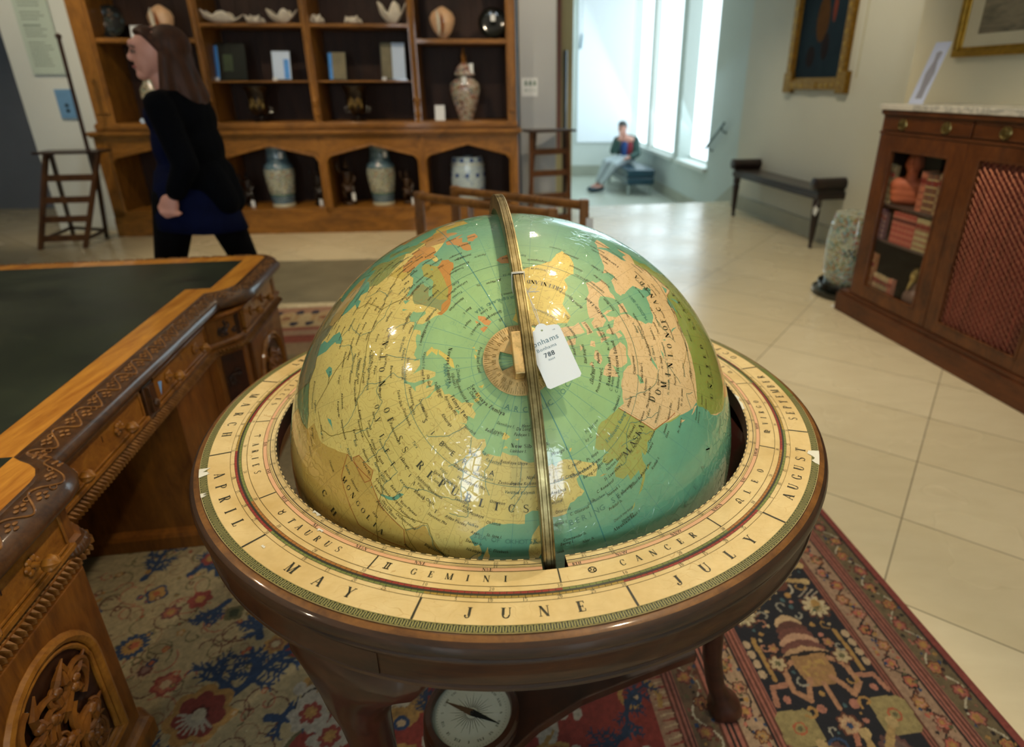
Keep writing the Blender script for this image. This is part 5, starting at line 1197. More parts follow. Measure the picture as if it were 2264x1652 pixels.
MP = [(-.004, .7605), (.0, .7600), (.004, .7575), (.010, .7578), (.018, .7590), (.034, .7560), (.052, .7490), (.068, .7400), (.080, .7290), (.0855, .7190), (.0840, .7110), (.076, .7060), (.062, .7030), (.050, .7020), (.046, .694), (.0, .694)]
MP = [(o * .65, z) for o, z in MP]; a = M(TD); a.sweep(MP, IN); edge = a.build('carved_edge', m_carv, desk, True, angle=0.8)
# relief vine along the moulding
def resample(path, step):
    P = [Vector(p) for p in path]; out = []; acc = 0
    for p, q in zip(P, P[1:]):
        L_ = (q - p).length; s = -acc % step if out else 0
        while s < L_:
            t = (q - p).normalized(); out.append((p + t * s, t)); s += step
        acc = (acc + L_) % step
    return out
def msurf(o):   # moulding height at offset o
    pr = [(q[0], q[1]) for q in MP[3:11]]
    for (a0, z0), (a1, z1) in zip(pr, pr[1:]):
        if a0 <= o <= a1: return z0 + (z1 - z0) * (o - a0) / (a1 - a0)
    return pr[-1][1]
rs = resample(IN, 0.004)
for i in range(3, len(rs) - 3):   # smooth directions
    pass
sm = []
for i, (p, t) in enumerate(rs):
    tt = Vector((0, 0))
    for k in range(-8, 9): tt += rs[min(max(i + k, 0), len(rs) - 1)][1]
    tt.normalize(); sm.append((p, Vector((tt.y, -tt.x)), tt))
vine = M(TD); pts = []
PER = 0.09
for i, (p, n_, t) in enumerate(sm):
    s = i * .004; o = .028 + .014 * math.sin(2 * PI * s / PER)
    q = p + n_ * o; pts.append((q.x, q.y, msurf(o) + .0012))
vine.tube(pts, .0021, 6)
i = 0
for i, (p, n_, t) in enumerate(sm):
    s = i * .004; ph = (s / PER) % 1
    if abs(ph - .27) < .019 or abs(ph - .77) < .019:
        sgn = 1 if ph < .5 else -1
        for k, (do, ds) in enumerate(((-.004, 0), (-.013, .009), (-.013, -.010), (-.021, 0.001))):
            o = .041 + sgn * (.0 - do - .012) * (-1) ; o = .028 - sgn * (abs(do) * .65 - .003)
            q = p + n_ * o + t * ds
            vine.ell((q.x, q.y, msurf(min(.052, max(.008, o))) + .001), (.0056, .0046, .0026), 8, 5)
    if abs(ph - .02) < .019 or abs(ph - .52) < .019:
        sg = 1 if ph < .25 else -1
        c_ = []
        for k in range(9):
            an = k * .75; r = .010 * (1 - k / 11)
            o = .028 + sg * (.007 + .65 * r * math.sin(an)); q = p + n_ * o + t * (r * math.cos(an)); c_.append((q.x, q.y, msurf(min(.052, max(.008, o))) + .0014))
        vine.tube(c_, .0013, 5)
vine.build('vine_carving', m_carvl, edge, True)
# frieze body
FB = [(1.98, -1.33), (1.98, -.048), (1.56, -.048), (1.53, -.07), (1.50, -.125), (.56, -.125), (.53, -.095), (.49, -.062), (.45, -.048), (-.045, -.048), (-.045, -1.33)]
a = M(TD); a.prism(FB[::-1], .585, .70)
a.sweep([(0, .703), (.018, .700), (.014, .690), (.0, .684)], FB)
a.sweep([(0, .606), (.004, .604), (.010, .598), (.012, .590), (.006, .584), (.0, .582)], FB)
a.build('frieze', m_oakd, desk, bevel=0)
teeth = M(TD)
tr = resample(FB[1:-1], 0.0135)
for p, t in tr:
    n_ = Vector((t.y, -t.x)); b0 = p + n_ * .001; w_ = .0066
    v = [b0 + t * -w_, b0 + t * w_]
    tip = p + n_ * .026
    teeth.add([(v[0].x, v[0].y, .586), (v[1].x, v[1].y, .586), (v[1].x, v[1].y, .560), (v[0].x, v[0].y, .560), (tip.x, tip.y, .572), (tip.x - t.x * .001, tip.y - t.y * .001, .562)], [(0, 1, 4), (1, 2, 5, 4), (2, 3, 5), (3, 0, 4, 5), (0, 3, 2, 1)])
teeth.build('gadroon_edge', m_carvl, desk)
def drawer(t0, t1, w_, z0, z1, knobs, name='drawer'):
    a = M(TD); y = -w_
    a.box(t0, t1, y, y + .010, z0, z1)
    # bevelled border
    for (x0, x1, za, zb) in ((t0, t1, z1 - .006, z1), (t0, t1, z0, z0 + .006), (t0, t0 + .006, z0, z1), (t1 - .006, t1, z0, z1)): a.box(x0, x1, y + .010, y + .014, za, zb)
    a.box(t0 - .012, t1 + .012, y - .001, y + .017, z0 - .016, z0 - .004)
    dr = a.build(name, m_oakh, desk, bevel=.0015)
    for k in knobs:
        b = M(TD); c = Vector((k, y + .010, (z0 + z1) / 2))
        for i in range(6):
            q = 2 * PI * i / 6; b.ell(c + Vector((.0125 * math.cos(q), .003, .0125 * math.sin(q))), (.0075, .005, .0075), 8, 6)
        b.tube([c, c + Vector((0, .012, 0)), c + Vector((0, .022, 0))], [.008, .0045, .006], 10)
        Rk = Matrix.Translation(c + Vector((0, .034, 0))) @ Matrix.Rotation(-PI / 2, 4, 'X')
        n = 32; v = []
        pr = [(.004, -.014), (.011, -.011), (.0165, -.004), (.017, .002), (.013, .009), (.007, .013), (.001, .017)]
        for r, z in pr:
            for q in range(n):
                an = 2 * PI * q / n; rr = r * (1 - .13 * abs(math.cos(an * 4)) ** .5 * (1 if r > .003 else 0)); v.append(Rk @ Vector((rr * math.cos(an), rr * math.sin(an), z)))
        f_ = [(i * n + q, i * n + (q + 1) % n, (i + 1) * n + (q + 1) % n, (i + 1) * n + q) for i in range(len(pr) - 1) for q in range(n)] + [tuple(range(n))]
        b.add(v, f_)
        b.build('knob', m_oakh, dr, True)
    b = M(TD); b.box((t0 + t1) / 2 - .0015, (t0 + t1) / 2 + .0015, y + .0095, y + .0106, (z0 + z1) / 2 + .004, (z0 + z1) / 2 + .020); b.build('keyhole', m_carvp, dr)
    return dr
drawer(.03, .43, .048, .610, .690, (.19, .34))
drawer(.60, 1.00, .125, .610, .690, (.70, .91))
drawer(1.08, 1.48, .125, .610, .690, (1.21, 1.42))
drawer(1.60, 1.95, .048, .610, .690, (1.70, 1.86))
# block between the middle drawers, with a carved drop
a = M(TD); a.box(1.012, 1.068, -.125, -.108, .60, .69); a.box(1.025, 1.055, -.11, -.098, .606, .686)
a.ell((1.04, -.096, .63), (.010, .008, .014)); a.build('frieze_block', m_carv, desk, bevel=.0015)
# small blue paper label stuck under the edge
a = M(TD); a.add([(1.012, -.083, .684), (1.032, -.083, .690), (1.036, -.080, .652)], [(0, 1, 2)]); a.add([(1.012, -.0835, .684), (1.032, -.0835, .690), (1.036, -.0805, .652)], [(2, 1, 0)])
lb = a.build('paper_slip', plain('blue_paper', '6FA0D8', .6), desk)
# carved corner panels of the frieze and the pedestal
def relief(o, T, w_, h, seed, n=7, r=.004, depth=.004):
    """scrolling acanthus carving filling w x h around the origin of T (x right, y out, z up)"""
    rr = random.Random(seed)
    for i in range(n):
        cx, cz = (rr.random() - .5) * w_ * .66, (rr.random() - .5) * h * .8
        R_ = min(w_, h) * (.14 + .16 * rr.random()); d = rr.choice((-1, 1)); a0 = rr.random() * 6.3
        pts = []; rad = []
        for k in range(16):
            t = k / 15; an = a0 + d * t * 5.2; q = R_ * (1 - .78 * t)
            x, z = cx + q * math.cos(an), cz + q * math.sin(an)
            x = max(-w_ / 2, min(w_ / 2, x)); z = max(-h / 2, min(h / 2, z))
            pts.append(T @ Vector((x, depth * (.5 + .5 * math.sin(t * 3)), z))); rad.append(r * (1.15 - .6 * t))
        o.tube(pts, rad, 6)
        o.ell(T @ Vector((max(-w_ / 2, min(w_ / 2, cx)), depth, max(-h / 2, min(h / 2, cz)))), r * 1.6, 8, 6)
        for k in range(2):
            an = rr.random() * 6.3; x = max(-w_ / 2, min(w_ / 2, cx + R_ * 1.3 * math.cos(an))); z = max(-h / 2, min(h / 2, cz + R_ * 1.3 * math.sin(an)))
            o.tube([T @ Vector((cx, depth * .6, cz)), T @ Vector(((x + cx) / 2 + .3 * R_, depth, (z + cz) / 2)), T @ Vector((x, depth * .4, z))], [r, r * 1.3, r * .3], 6)
def faceT(t, w_, ang=0.0, z=0.0):   # x along t, y outward, z up, turned by ang
    return TD @ Matrix.Translation((t, -w_, z)) @ Matrix.Rotation(ang, 4, 'Z')
a = M()
TF = faceT(.50, .078, math.radians(-37), .645)
a.add([TF @ Vector(p) for p in ((-.052, .002, -.04), (.052, .002, -.04), (.052, .002, .04), (-.052, .002, .04), (-.052, -.03, -.04), (.052, -.03, -.04), (.052, -.03, .04), (-.052, -.03, .04))], [(0, 1, 2, 3), (4, 7, 6, 5), (0, 4, 5, 1), (3, 2, 6, 7), (0, 3, 7, 4), (1, 5, 6, 2)])
relief(a, TF @ Matrix.Translation((0, .003, 0)), .085, .07, 5, 6, .003)
a.build('corner_panel', m_carvp, desk, True)
# pedestals
def pedestal(name, poly, door_t, door_w, y, corner=None):
    a = M(TD); a.prism(poly[::-1], 0.010, .583)
    a.sweep([(0, 0.010), (.022, 0.010), (.022, .055), (.016, .066), (.008, .072), (0, .08)], poly)
    a.sweep([(0, .583), (.010, .580), (.006, .566), (0, .56)], poly)
    ped = a.build(name, m_oakd, desk)
    # framed door with an arched carved panel
    z0, z1 = .10, .545; hw = door_w / 2
    b = M(TD); b.box(door_t - hw, door_t + hw, y, y + .012, z0, z1); dr = b.build('door', m_oakd, desk, bevel=.002)
    aw = hw * .70; zc = z1 - .05 - aw; b = M(TD)
    path = [(door_t - aw, z0 + .05)] + [(door_t - aw * math.cos(math.radians(q)), zc + aw * math.sin(math.radians(q))) for q in range(0, 181, 12)] + [(door_t + aw, z0 + .05)]
    for off, r in ((0, .011), (-.017, .006)):
        pts = []
        for (x, z) in path:
            k_ = 1 + off / aw
            pts.append((door_t + (x - door_t) * k_, y + .014, zc + (z - zc) * k_ if z > zc else z - off))
        pts.append(pts[0]); b.tube(pts, r, 8)
    b.build('arch_moulding', m_oakh, dr, True)
    b = M(TD)
    pa = [(x, z) for x, z in path]
    n = len(pa); b.add([(door_t + (x - door_t) * .93, y + .0125, z) for x, z in pa], [tuple(range(n))])
    Tr = TD @ Matrix.Translation((door_t, y + .014, (z0 + z1) / 2 - .005)); b2 = M(); 
    relief(b2, Tr, aw * 1.55, (z1 - z0) * .62, 11 + int(door_t * 10), 15, .0065, .010)
    b.build('arch_panel', m_carvp, dr); b2.build('acanthus_carving', m_oakd, dr, True)
    return ped
pedestal('pedestal', [(.88, -1.28), (.88, -.125), (.60, -.125), (.555, -.115), (.50, -.06), (.46, -.045), (-.03, -.045), (-.03, -1.28)], .215, .40, -.045)
pedestal('pedestal', [(1.97, -1.28), (1.97, -.045), (1.575, -.045), (1.555, -.07), (1.555, -1.28)], 1.775, .37, -.045)
a = M()
TF = faceT(.515, .075, math.radians(-45), .33)
a.add([TF @ Vector(p) for p in ((-.04, .004, -.22), (.04, .004, -.22), (.04, .004, .22), (-.04, .004, .22))], [(0, 1, 2, 3)])
relief(a, TF @ Matrix.Translation((0, .005, 0)), .065, .40, 9, 9, .003)
a.build('corner_panel', m_carvp, desk, True)
# turned gadrooned corner at the near pedestal
a = M(TD)
for i in range(22):
    an = math.radians(-40 + i * 11); c = Vector((1.575 + .0, -.075, 0)); q = Vector((-math.sin(an) * 1, math.cos(an), 0)); 
    p = c + Vector((-math.cos(math.radians(i * 9 - 20)), math.sin(math.radians(i * 9 - 20)), 0)) * .046
    a.ell((p.x, p.y, .585), (.006, .006, .013), 6, 6)
a.lathe([(.03, .60), (.046, .598), (.05, .592), (.046, .572), (.038, .566), (.03, .562)], 24, Matrix.Translation((1.575, -.075, 0)))
a.build('corner_turning', m_carv, desk, True)
# beading down the edge of the near pedestal
a = M(TD)
for i in range(60): a.ell((1.566, -.0585, .10 + i * .0077), .0026, 6, 4)
a.build('beading', m_carvl, desk, True)
# ================================================================= CARPET (knotted pattern computed knot by knot)
RO_ = Vector((.986, 1.759)); RD = Vector((.13689, -.99059)).normalized(); RN = Vector((-.99059, -.13689)).normalized()
us = np.concatenate([np.arange(-2.62, -.42, .012), np.arange(-.42, 1.05, .0032), np.arange(1.05, 1.5, .02)])
vs_ = np.concatenate([np.arange(-.042, 2.42, .0032), np.arange(2.42, 3.3, .02)])
U, V = np.meshgrid(us, vs_, indexing='ij')
rg = np.random.RandomState(3)
def vn(x, y, s, seed):   # value noise
    r = np.random.RandomState(seed); g = r.rand(64, 64)
    xi, yi = x * s, y * s; x0, y0 = np.floor(xi).astype(int), np.floor(yi).astype(int); fx, fy = xi - x0, yi - y0
    fx, fy = fx * fx * (3 - 2 * fx), fy * fy * (3 - 2 * fy); q = lambda a, b: g[a % 64, b % 64]
    return (q(x0, y0) * (1 - fx) + q(x0 + 1, y0) * fx) * (1 - fy) + (q(x0, y0 + 1) * (1 - fx) + q(x0 + 1, y0 + 1) * fx) * fy
wu = U + .006 * (vn(U, V, 9, 1) - .5) + .003 * (vn(U, V, 60, 2) - .5); wv_ = V + .006 * (vn(U, V, 9, 3) - .5) + .003 * (vn(U, V, 60, 4) - .5)
Cc = np.zeros(U.shape + (3,))
NAVY, REDC, CREAM, ROSE, BRN, GOLD, TAN, BLUE, DKB, WHT, OLV, ORG_ = ('10121E', '86291A', 'A99A78', '9C5A48', '5C2E1A', 'A67C34', 'A5764A', '1C3A60', '1A0F0C', 'B3A88C', '5E5A35', 'A85326')
def fill(mask, c): Cc[mask] = lin(c)
def sub(u0, v0, r):
    i0, i1 = np.searchsorted(us, u0 - r), np.searchsorted(us, u0 + r); j0, j1 = np.searchsorted(vs_, v0 - r), np.searchsorted(vs_, v0 + r)
    return slice(max(0, i0), i1), slice(max(0, j0), j1)
def disc(u0, v0, r, c, sq=1.0, rot=0):
    s = sub(u0, v0, r * 1.6 * max(1, 1 / sq)); a, b = wu[s] - u0, wv_[s] - v0
    x = a * math.cos(rot) + b * math.sin(rot); y = -a * math.sin(rot) + b * math.cos(rot)
    Cc[s][np.hypot(x, y / sq) < r] = lin(c)
def flower(u0, v0, r, n, cs, depth=.22, rot=0, sq=1.0, sharp=1.0):
    """petalled rosette, cs = colours from the outside in"""
    s = sub(u0, v0, r * 1.6); a, b = wu[s] - u0, wv_[s] - v0
    x = a * math.cos(rot) + b * math.sin(rot); y = (-a * math.sin(rot) + b * math.cos(rot)) / sq
    R_ = np.hypot(x, y); an = np.arctan2(y, x); pet = 1 - depth + depth * np.abs(np.cos(an * n / 2)) ** sharp
    for i, c in enumerate(cs):
        k = 1 - i / len(cs) * .92 - (.0 if i == 0 else .0)
        Cc[s][R_ < r * pet * (k if i else 1)] = lin(c)
def seg(u0, v0, u1, v1, w_, c, w2=None):
    m_ = max(abs(u1 - u0), abs(v1 - v0)) / 2 + w_ * 1.2; s = sub((u0 + u1) / 2, (v0 + v1) / 2, m_)
    a, b = wu[s], wv_[s]; du, dv = u1 - u0, v1 - v0; L2 = du * du + dv * dv + 1e-12
    t = np.clip(((a - u0) * du + (b - v0) * dv) / L2, 0, 1); d = np.hypot(a - u0 - t * du, b - v0 - t * dv)
    ww_ = w_ / 2 if w2 is None else (w_ + (w2 - w_) * t) / 2
    Cc[s][d < ww_] = lin(c)
def pline(P, w_, c, w2=None):
    n = len(P) - 1
    for i in range(n):
        a, b = P[i], P[i + 1]
        wa = w_ if w2 is None else w_ + (w2 - w_) * i / n; wb2 = None if w2 is None else w_ + (w2 - w_) * (i + 1) / n
        seg(*a, *b, wa, c, wb2)
def curl(u0, v0, r, a0, turns, w_, c, d=1):
    pline([(u0 + r * (1 - .75 * k / 12) * math.cos(a0 + d * turns * 2 * PI * k / 12), v0 + r * (1 - .75 * k / 12) * math.sin(a0 + d * turns * 2 * PI * k / 12)) for k in range(13)], w_, c)
# layout: distance from each rug edge
bv = np.minimum(V + .042, np.minimum(U + 2.62, 1.5 - U) if False else (U + 2.62)) - .042
E_ = bv
fill(np.ones_like(U, bool), REDC)
fill(E_ < .80, 'A98A66')
def bandc(a, b, c): fill((E_ >= a) & (E_ < b), c)
bandc(-.05, -.015, '8A3A2E'); bandc(-.015, .060, '6A5A3A'); bandc(.06, .095, ROSE); bandc(.095, .17, '9A7A5E'); bandc(.17, .19, ROSE)
bandc(.19, .51, NAVY); bandc(.51, .545, ROSE); bandc(.545, .615, 'A48666'); bandc(.615, .66, ROSE); bandc(.66, .735, '6A5238'); bandc(.735, .765, ROSE); bandc(.765, .81, '9A7456')
for a in (-.014, .062, .073, .083, .093, .096, .172, .181, .189, .512, .524, .537, .546, .617, .632, .646, .661, .736, .748, .76): bandc(a, a + .0045, BRN if rg.rand() < .5 else DKB)
# guard vines
def guard(v0, w_, seed, c1, c2, leafs=True, u0=-.55, u1=1.1, per=.14):
    r = random.Random(seed); n = int((u1 - u0) / .01)
    pline([(u0 + i * .01, v0 + w_ * .33 * math.sin(2 * PI * (u0 + i * .01) / per)) for i in range(n)], .005, c1)
    k = 0; u = u0 + per * .25
    while u < u1:
        sgn = -1 if k % 2 == 0 else 1
        flower(u, v0 + sgn * -w_ * .12 * -1 if False else v0 + sgn * w_ * .12 * (-1), w_ * .33, 6, [DKB if r.random() < .3 else BRN, c2[k % len(c2)], c2[(k + 1) % len(c2)], GOLD], .3, r.random() * 3)
        for q in range(9): disc(u + per * .25 + r.uniform(-.035, .035), v0 + r.uniform(-.42, .42) * w_, r.uniform(.003, .0065), r.choice((OLV, BRN, BRN, BLUE, ROSE, c2[0], DKB, GOLD)))
        u += per / 2; k += 1
guard(.022, .07, 1, WHT, ['A8604C', 'A8762F', '9A4A38']); guard(.132, .068, 2, DKB, ['A8503C', 'A06A30', 'B07A62'], per=.11)
guard(.58, .064, 3, DKB, ['B0664E', 'A8762F', '9A7E58'], per=.13); guard(.697, .068, 4, WHT, ['8A4A38', 'A06A30'], per=.15)
for i in range(110):   # reciprocal toothed edge next to the field
    u = -.5 + i * .0145; seg(u, .768, u + .004, .80, .006, REDC if i % 2 else 'B59A72', .003)
# navy main border: motifs repeated along u
def motif(u, v, mir=1):
    # crab palmette
    for k, (c, rr_) in enumerate((('B08A5E', .075), (BRN, .066), ('A98358', .058), (BRN, .040), ('8A5A42', .036), (DKB, .018))):
        s = sub(u - .10, v, .16); a, b = wu[s] - (u - .115), wv_[s] - v
    for k in range(6):
        uu = u - .145 + k * .021; hw = .030 + .006 * k
        P = [(uu + .018, v - hw), (uu + .004, v - hw * .6), (uu - .004, v), (uu + .004, v + hw * .6), (uu + .018, v + hw)]
        pline(P, .020, ['B99A6E', '5A3226', '6B3C30', 'B58A6A', '6B3C30', 'B08A60'][k])
    pline([(u - .02, v - .066), (u - .03, v), (u - .02, v + .066)], .016, DKB); 
    s = sub(u + .02, v, .07); a, b = wu[s] - (u + .02), wv_[s] - v
    Cc[s][(np.abs(a) < .045) & (np.abs(b) < .050 - .25 * np.maximum(0, a))] = lin('9C7440')
    Cc[s][(np.abs(a) < .030) & (np.abs(b) < .034 - .25 * np.maximum(0, a)) & (vn(U[s], V[s], 90, 7) > .62)] = lin('A8853E')
    for sg in (-1, 1):
        pline([(u - .01, v + sg * .055), (u + .01, v + sg * .085), (u + .07, v + sg * .09), (u + .10, v + sg * .06), (u + .065, v + sg * .045), (u + .045, v + sg * .03)], .015, 'A87852')
        pline([(u + .06, v), (u + .13, v)], .014, 'A87852'); disc(u + .125, v + sg * .045, .013, 'A86A54'); disc(u + .09, v + sg * .12, .010, 'A86A54')
        # comb blocks and bars
        for q in range(4): disc(u - .075 + q * .030, v + sg * .148, .013, 'B09672', .8)
        seg(u - .09, v + sg * .124, u + .035, v + sg * .122, .013, 'A07A34')
        flower(u - .01, v + sg * .093, .030, 6, [BRN, 'B09A6E', 'B7A37A', OLV], .4)
        flower(u - .055, v + sg * .082, .022, 5, [DKB, 'A06A4A', GOLD], .3)
        pline([(u + .05, v + sg * .10), (u + .055, v + sg * .14), (u + .10, v + sg * .150)], .014, 'A87052')
        # big yellow square flowers
        s = sub(u + .165, v + sg * .125, .06); a, b = wu[s] - (u + .165), wv_[s] - (v + sg * .125)
        Cc[s][(np.maximum(np.abs(a), np.abs(b)) < .048) & (np.abs(a) + np.abs(b) < .082)] = lin('94844E')
        disc(u + .165, v + sg * .125, .017, ORG_); disc(u + .165, v + sg * .125, .012, '94844E'); disc(u + .165, v + sg * .125, .006, OLV)
        # pale palmettes
        for (pu, pv, pr) in ((u - .175, v + sg * .115, .047),):
            flower(pu, pv, pr, 9, [BRN, 'B8A880', 'B8A880', 'A89468', GOLD], .35, sg * .6); disc(pu - .012, pv - .006, .012, 'A07A34'); disc(pu + .012, pv + .01, .006, '2F5040')
            for q in range(7): seg(pu, pv, pu + .042 * math.cos(q * .45 - 1.3), pv + sg * .042 * math.sin(q * .45 - 1.3), .002, OLV)
        curl(u - .255, v + sg * .06, .028, 0, .7, .006, 'A9A08A', sg); disc(u - .225, v + sg * .055, .010, GOLD); curl(u + .125, v + sg * .075, .02, 1, .8, .007, GOLD, -sg)
        for q in range(3): seg(u - .245 + q * .008, v + sg * (.13 + .01 * q), u - .215 + q * .008, v + sg * (.085 + .01 * q), .004, '9C8E7A')
    flower(u + .175, v, .034, 8, [BRN, 'B0855E', 'B89A70', 'B0855E', BLUE], .25)
    pline([(u + .20, v), (u + .27, v + .02), (u + .31, v)], .014, 'A86A4C', .02)
    for sg in (-1, 1): flower(u + .245, v + sg * .075, .040, 12, ['5E3A34', '6E5248', '5E4A44', '7A5A50'], .15); curl(u + .225, v + sg * .05, .03, 2, .6, .007, BLUE, sg)
def pelt(u, v):   # large gold animal-like spray
    P = [(u, v), (u + .05, v + .05), (u + .10, v + .02)]
    s = sub(u, v, .1); flower(u, v, .085, 5, [BRN, 'B59A60', 'B8A068', 'A88F52'], .35, .4); disc(u - .01, v + .01, .03, '5A5040'); disc(u - .01, v + .015, .016, '7A3A2E')
    for q, (du, dv) in enumerate(((-.13, -.10), (-.11, -.02), (-.03, -.15), (.04, -.13), (-.10, .10), (.05, .12))):
        seg(u, v, u + du, v + dv, .022, 'A98A4E', .016); disc(u + du, v + dv, .014, 'B59A60')
for k in range(-3, 3): motif(.545 + k * .62, .35)
for k in range(-3, 3): pelt(.235 + k * .62, .345)
for i in range(1400):   # scattered fillers
    u, v = rg.uniform(-.6, 1.05), rg.uniform(.2, .5)
    s = sub(u, v, .012)
    if Cc[s].size and np.abs(Cc[s].mean(axis=(0, 1)) - np.array(lin(NAVY))).max() < .01:
        (disc(u, v, rg.uniform(.004, .008), ['A86A54', 'B09A70', 'A07A34', '3A5A60'][i % 4]) if i % 3 else curl(u, v, rg.uniform(.012, .022), rg.uniform(0, 6), .6, .005, ['A87052', '8E8A7A', 'A07A34'][i % 9 // 3], 1))
# field: red ground near the border, cream medallion ground with blue sprays beyond
mv = 1.68 + .10 * np.sin(U * 9) + .07 * np.sin(U * 23 + 1) + .18 * (vn(U, V, 3, 9) - .5)
cream = (V > mv) & (E_ > .8) & (U > -2.0)
fill(cream & (vn(U, V, 5, 11) > -1), 'A39268'); fill((V > mv) & (V < mv + .012) & (E_ > .8), OLV); fill((V > mv + .012) & (V < mv + .02) & (E_ > .8), 'A99A78')
def coral(u, v, ang, L_, c=BLUE, w_=.022, d=0):
    P = [(u, v)]; a = ang
    for k in range(4):
        a += rnd.uniform(-.35, .35); P.append((P[-1][0] + L_ / 4 * math.cos(a), P[-1][1] + L_ / 4 * math.sin(a)))
    pline(P, w_, c, w_ * .45)
    if d < 2:
        for k in (1, 2, 3):
            for sg in (-1, 1): coral(P[k][0], P[k][1], a + sg * rnd.uniform(.6, 1.1), L_ * .42, c, w_ * .6, d + 1)
def palm(u, v, r, rot, c1='7E2A1C', c2='A09A8A'):
    flower(u, v, r, 7, [GOLD, c1, c1, '5A1A12'], .2, rot); 
    for k in range(9):
        a = rot - 1.2 + k * .3; seg(u, v, u + r * .62 * math.cos(a), v + r * .62 * math.sin(a), r * .13, c2, r * .07)
    disc(u, v, r * .2, 'B0A890')
rnd.seed(21)
for i in range(330):   # fine tendrils in the cream ground
    u, v = rnd.uniform(-.45, 1.05), rnd.uniform(1.75, 2.5); curl(u, v, rnd.uniform(.02, .06), rnd.uniform(0, 6), rnd.uniform(.4, .9), .0035, rnd.choice((BRN, '8A6A48', OLV, 'A0573A')), rnd.choice((-1, 1)))
for (u, v, a, L_) in ((.42, 1.86, -2.6, .16), (.42, 1.86, 2.5, .15), (.40, 1.84, 3.5, .12), (-.03, 2.28, -3.0, .13), (-.03, 2.14, -2.9, .16), (-.02, 2.05, 2.4, .12), (.10, 1.98, .6, .10), (.48, 2.12, 2.0, .13), (.62, 2.08, -2.4, .12), (.60, 1.80, .5, .15), (.25, 1.85, 2.9, .10), (.76, 1.9, .3, .16), (-.22, 2.35, -2.6, .14), (-.3, 2.0, 2.8, .14), (.5, 1.76, -1.4, .13), (.2, 2.32, 1.9, .12)):
    coral(u, v, a, L_)
for (u, v, r, rot) in ((.47, 1.93, .085, .4), (.80, 2.1, .09, 2), (-.30, 1.8, .08, 1)): palm(u, v, r, rot)
for (u, v, r, cs, n) in ((.233, 2.194, .045, [BLUE, BLUE, GOLD, GOLD, DKB], 14), (.04, 2.21, .035, [BLUE, GOLD, GOLD, ORG_], 4), (.08, 2.07, .038, ['8A3426', '8A3426', GOLD], 6), (.37, 2.05, .036, ['8A3426', 'A0573A', 'B59A72'], 6), (.32, 2.12, .03, ['B59A72', '6A3A34', '8A6A5E'], 8), (.15, 1.95, .03, [OLV, '2E3A22'], 4), (.28, 1.80, .034, [GOLD, '8A5A30', 'B0A078'], 7),
                        (.02, 1.93, .03, [ORG_, GOLD, 'A99A78'], 6), (.12, 2.14, .028, ['6A3A34', 'A0573A', GOLD], 7), (.55, 2.2, .03, [ORG_, 'B59A72'], 6), (-.1, 2.1, .032, ['8A3426', GOLD], 6), (-.18, 2.22, .035, [BLUE, 'B59A72', ORG_], 8), (.20, 1.76, .03, [BRN, GOLD], 6), (.66, 1.98, .032, [GOLD, ORG_, DKB], 8), (-.28, 2.18, .03, [ORG_, BRN], 6), (.45, 2.24, .03, [BLUE, GOLD], 8)):
    flower(u, v, r, n, cs, .25, rnd.random())
for i in range(150):
    u, v = rnd.uniform(-.45, 1.05), rnd.uniform(1.75, 2.42); flower(u, v, rnd.uniform(.007, .016), rnd.choice((4, 5, 6)), [rnd.choice((ORG_, '8A3426', BRN, GOLD, BLUE, OLV)), rnd.choice((GOLD, 'B59A72', ORG_))], .35, rnd.random() * 3)
# red ground motifs
for i in range(190):
    u, v = rnd.uniform(-.4, 1.0), rnd.uniform(.85, 1.66)
    k = i % 4
    if k == 0: palm(u, v, rnd.uniform(.045, .07), rnd.uniform(0, 6), '8A6A30', 'A39C8C')
    elif k == 1:
        for q in range(7): disc(u + rnd.uniform(-.05, .05), v + rnd.uniform(-.05, .05), rnd.uniform(.012, .024), 'A39C8C', rnd.uniform(.6, 1)); 
        curl(u, v, .05, rnd.random() * 6, .8, .004, DKB)
    elif k == 2: coral(u, v, rnd.uniform(0, 6), .10, '1F3450', .012)
    else: curl(u, v, .07, rnd.uniform(0, 6), .9, .012, 'A07A34', rnd.choice((-1, 1))); disc(u, v, .02, BLUE); disc(u, v, .010, 'B59A72')
for (u, v) in ((.50, 1.66), (.57, 1.60), (.40, 1.62)): flower(u, v, .055, 7, ['A39C8C', 'A39C8C', '8A3426', GOLD], .3, rnd.random())
for (u, v) in ((.42, 1.19), (.47, 1.10), (.60, 1.05)):
    for q in range(9): disc(u + rnd.uniform(-.045, .045), v + rnd.uniform(-.05, .05), .016, 'A39C8C', .7)
# far end of the carpet: same bands across, navy spiders on cream
far = (E_ == (U + 2.62 - .042)) & (U < -1.7)
fill(far & (E_ < -.02), 'D8CDB0'); fill(far & (E_ > -.02) & (E_ < .10), 'C08E6C'); fill(far & (E_ > .10) & (E_ < .36), 'D8BC86'); fill(far & (E_ > .36) & (E_ < .42), 'B0684E'); fill(far & (E_ > .42) & (E_ < .50), 'C09A78'); fill(far & (E_ > .50) & (E_ < .62), 'B0583E'); fill(far & (E_ > .62) & (E_ < .80), 'BC9A70')
for k in range(14):
    v = .26 + k * .24
    for du in (-1, 1):
        for dv in (-1, 1): disc(-2.39 + du * .10, v + .12 + dv * .05, .045, '2A2C48', .6)
    flower(-2.39, v, .12, 6, ['D8BC86', 'C89A5A', 'D8BC86', 'A8683E'], .4)
Lm = Cc.mean(-1, keepdims=True); Cc = (Lm + (Cc - Lm) * .86) * .70
Cc *= (0.80 + .40 * vn(U, V, 130, 5))[..., None] * (0.9 + .2 * vn(U, V, 4, 6))[..., None]
nu, nvv = U.shape
X = RO_.x + RD.x * U + RN.x * V; Y = RO_.y + RD.y * U + RN.y * V
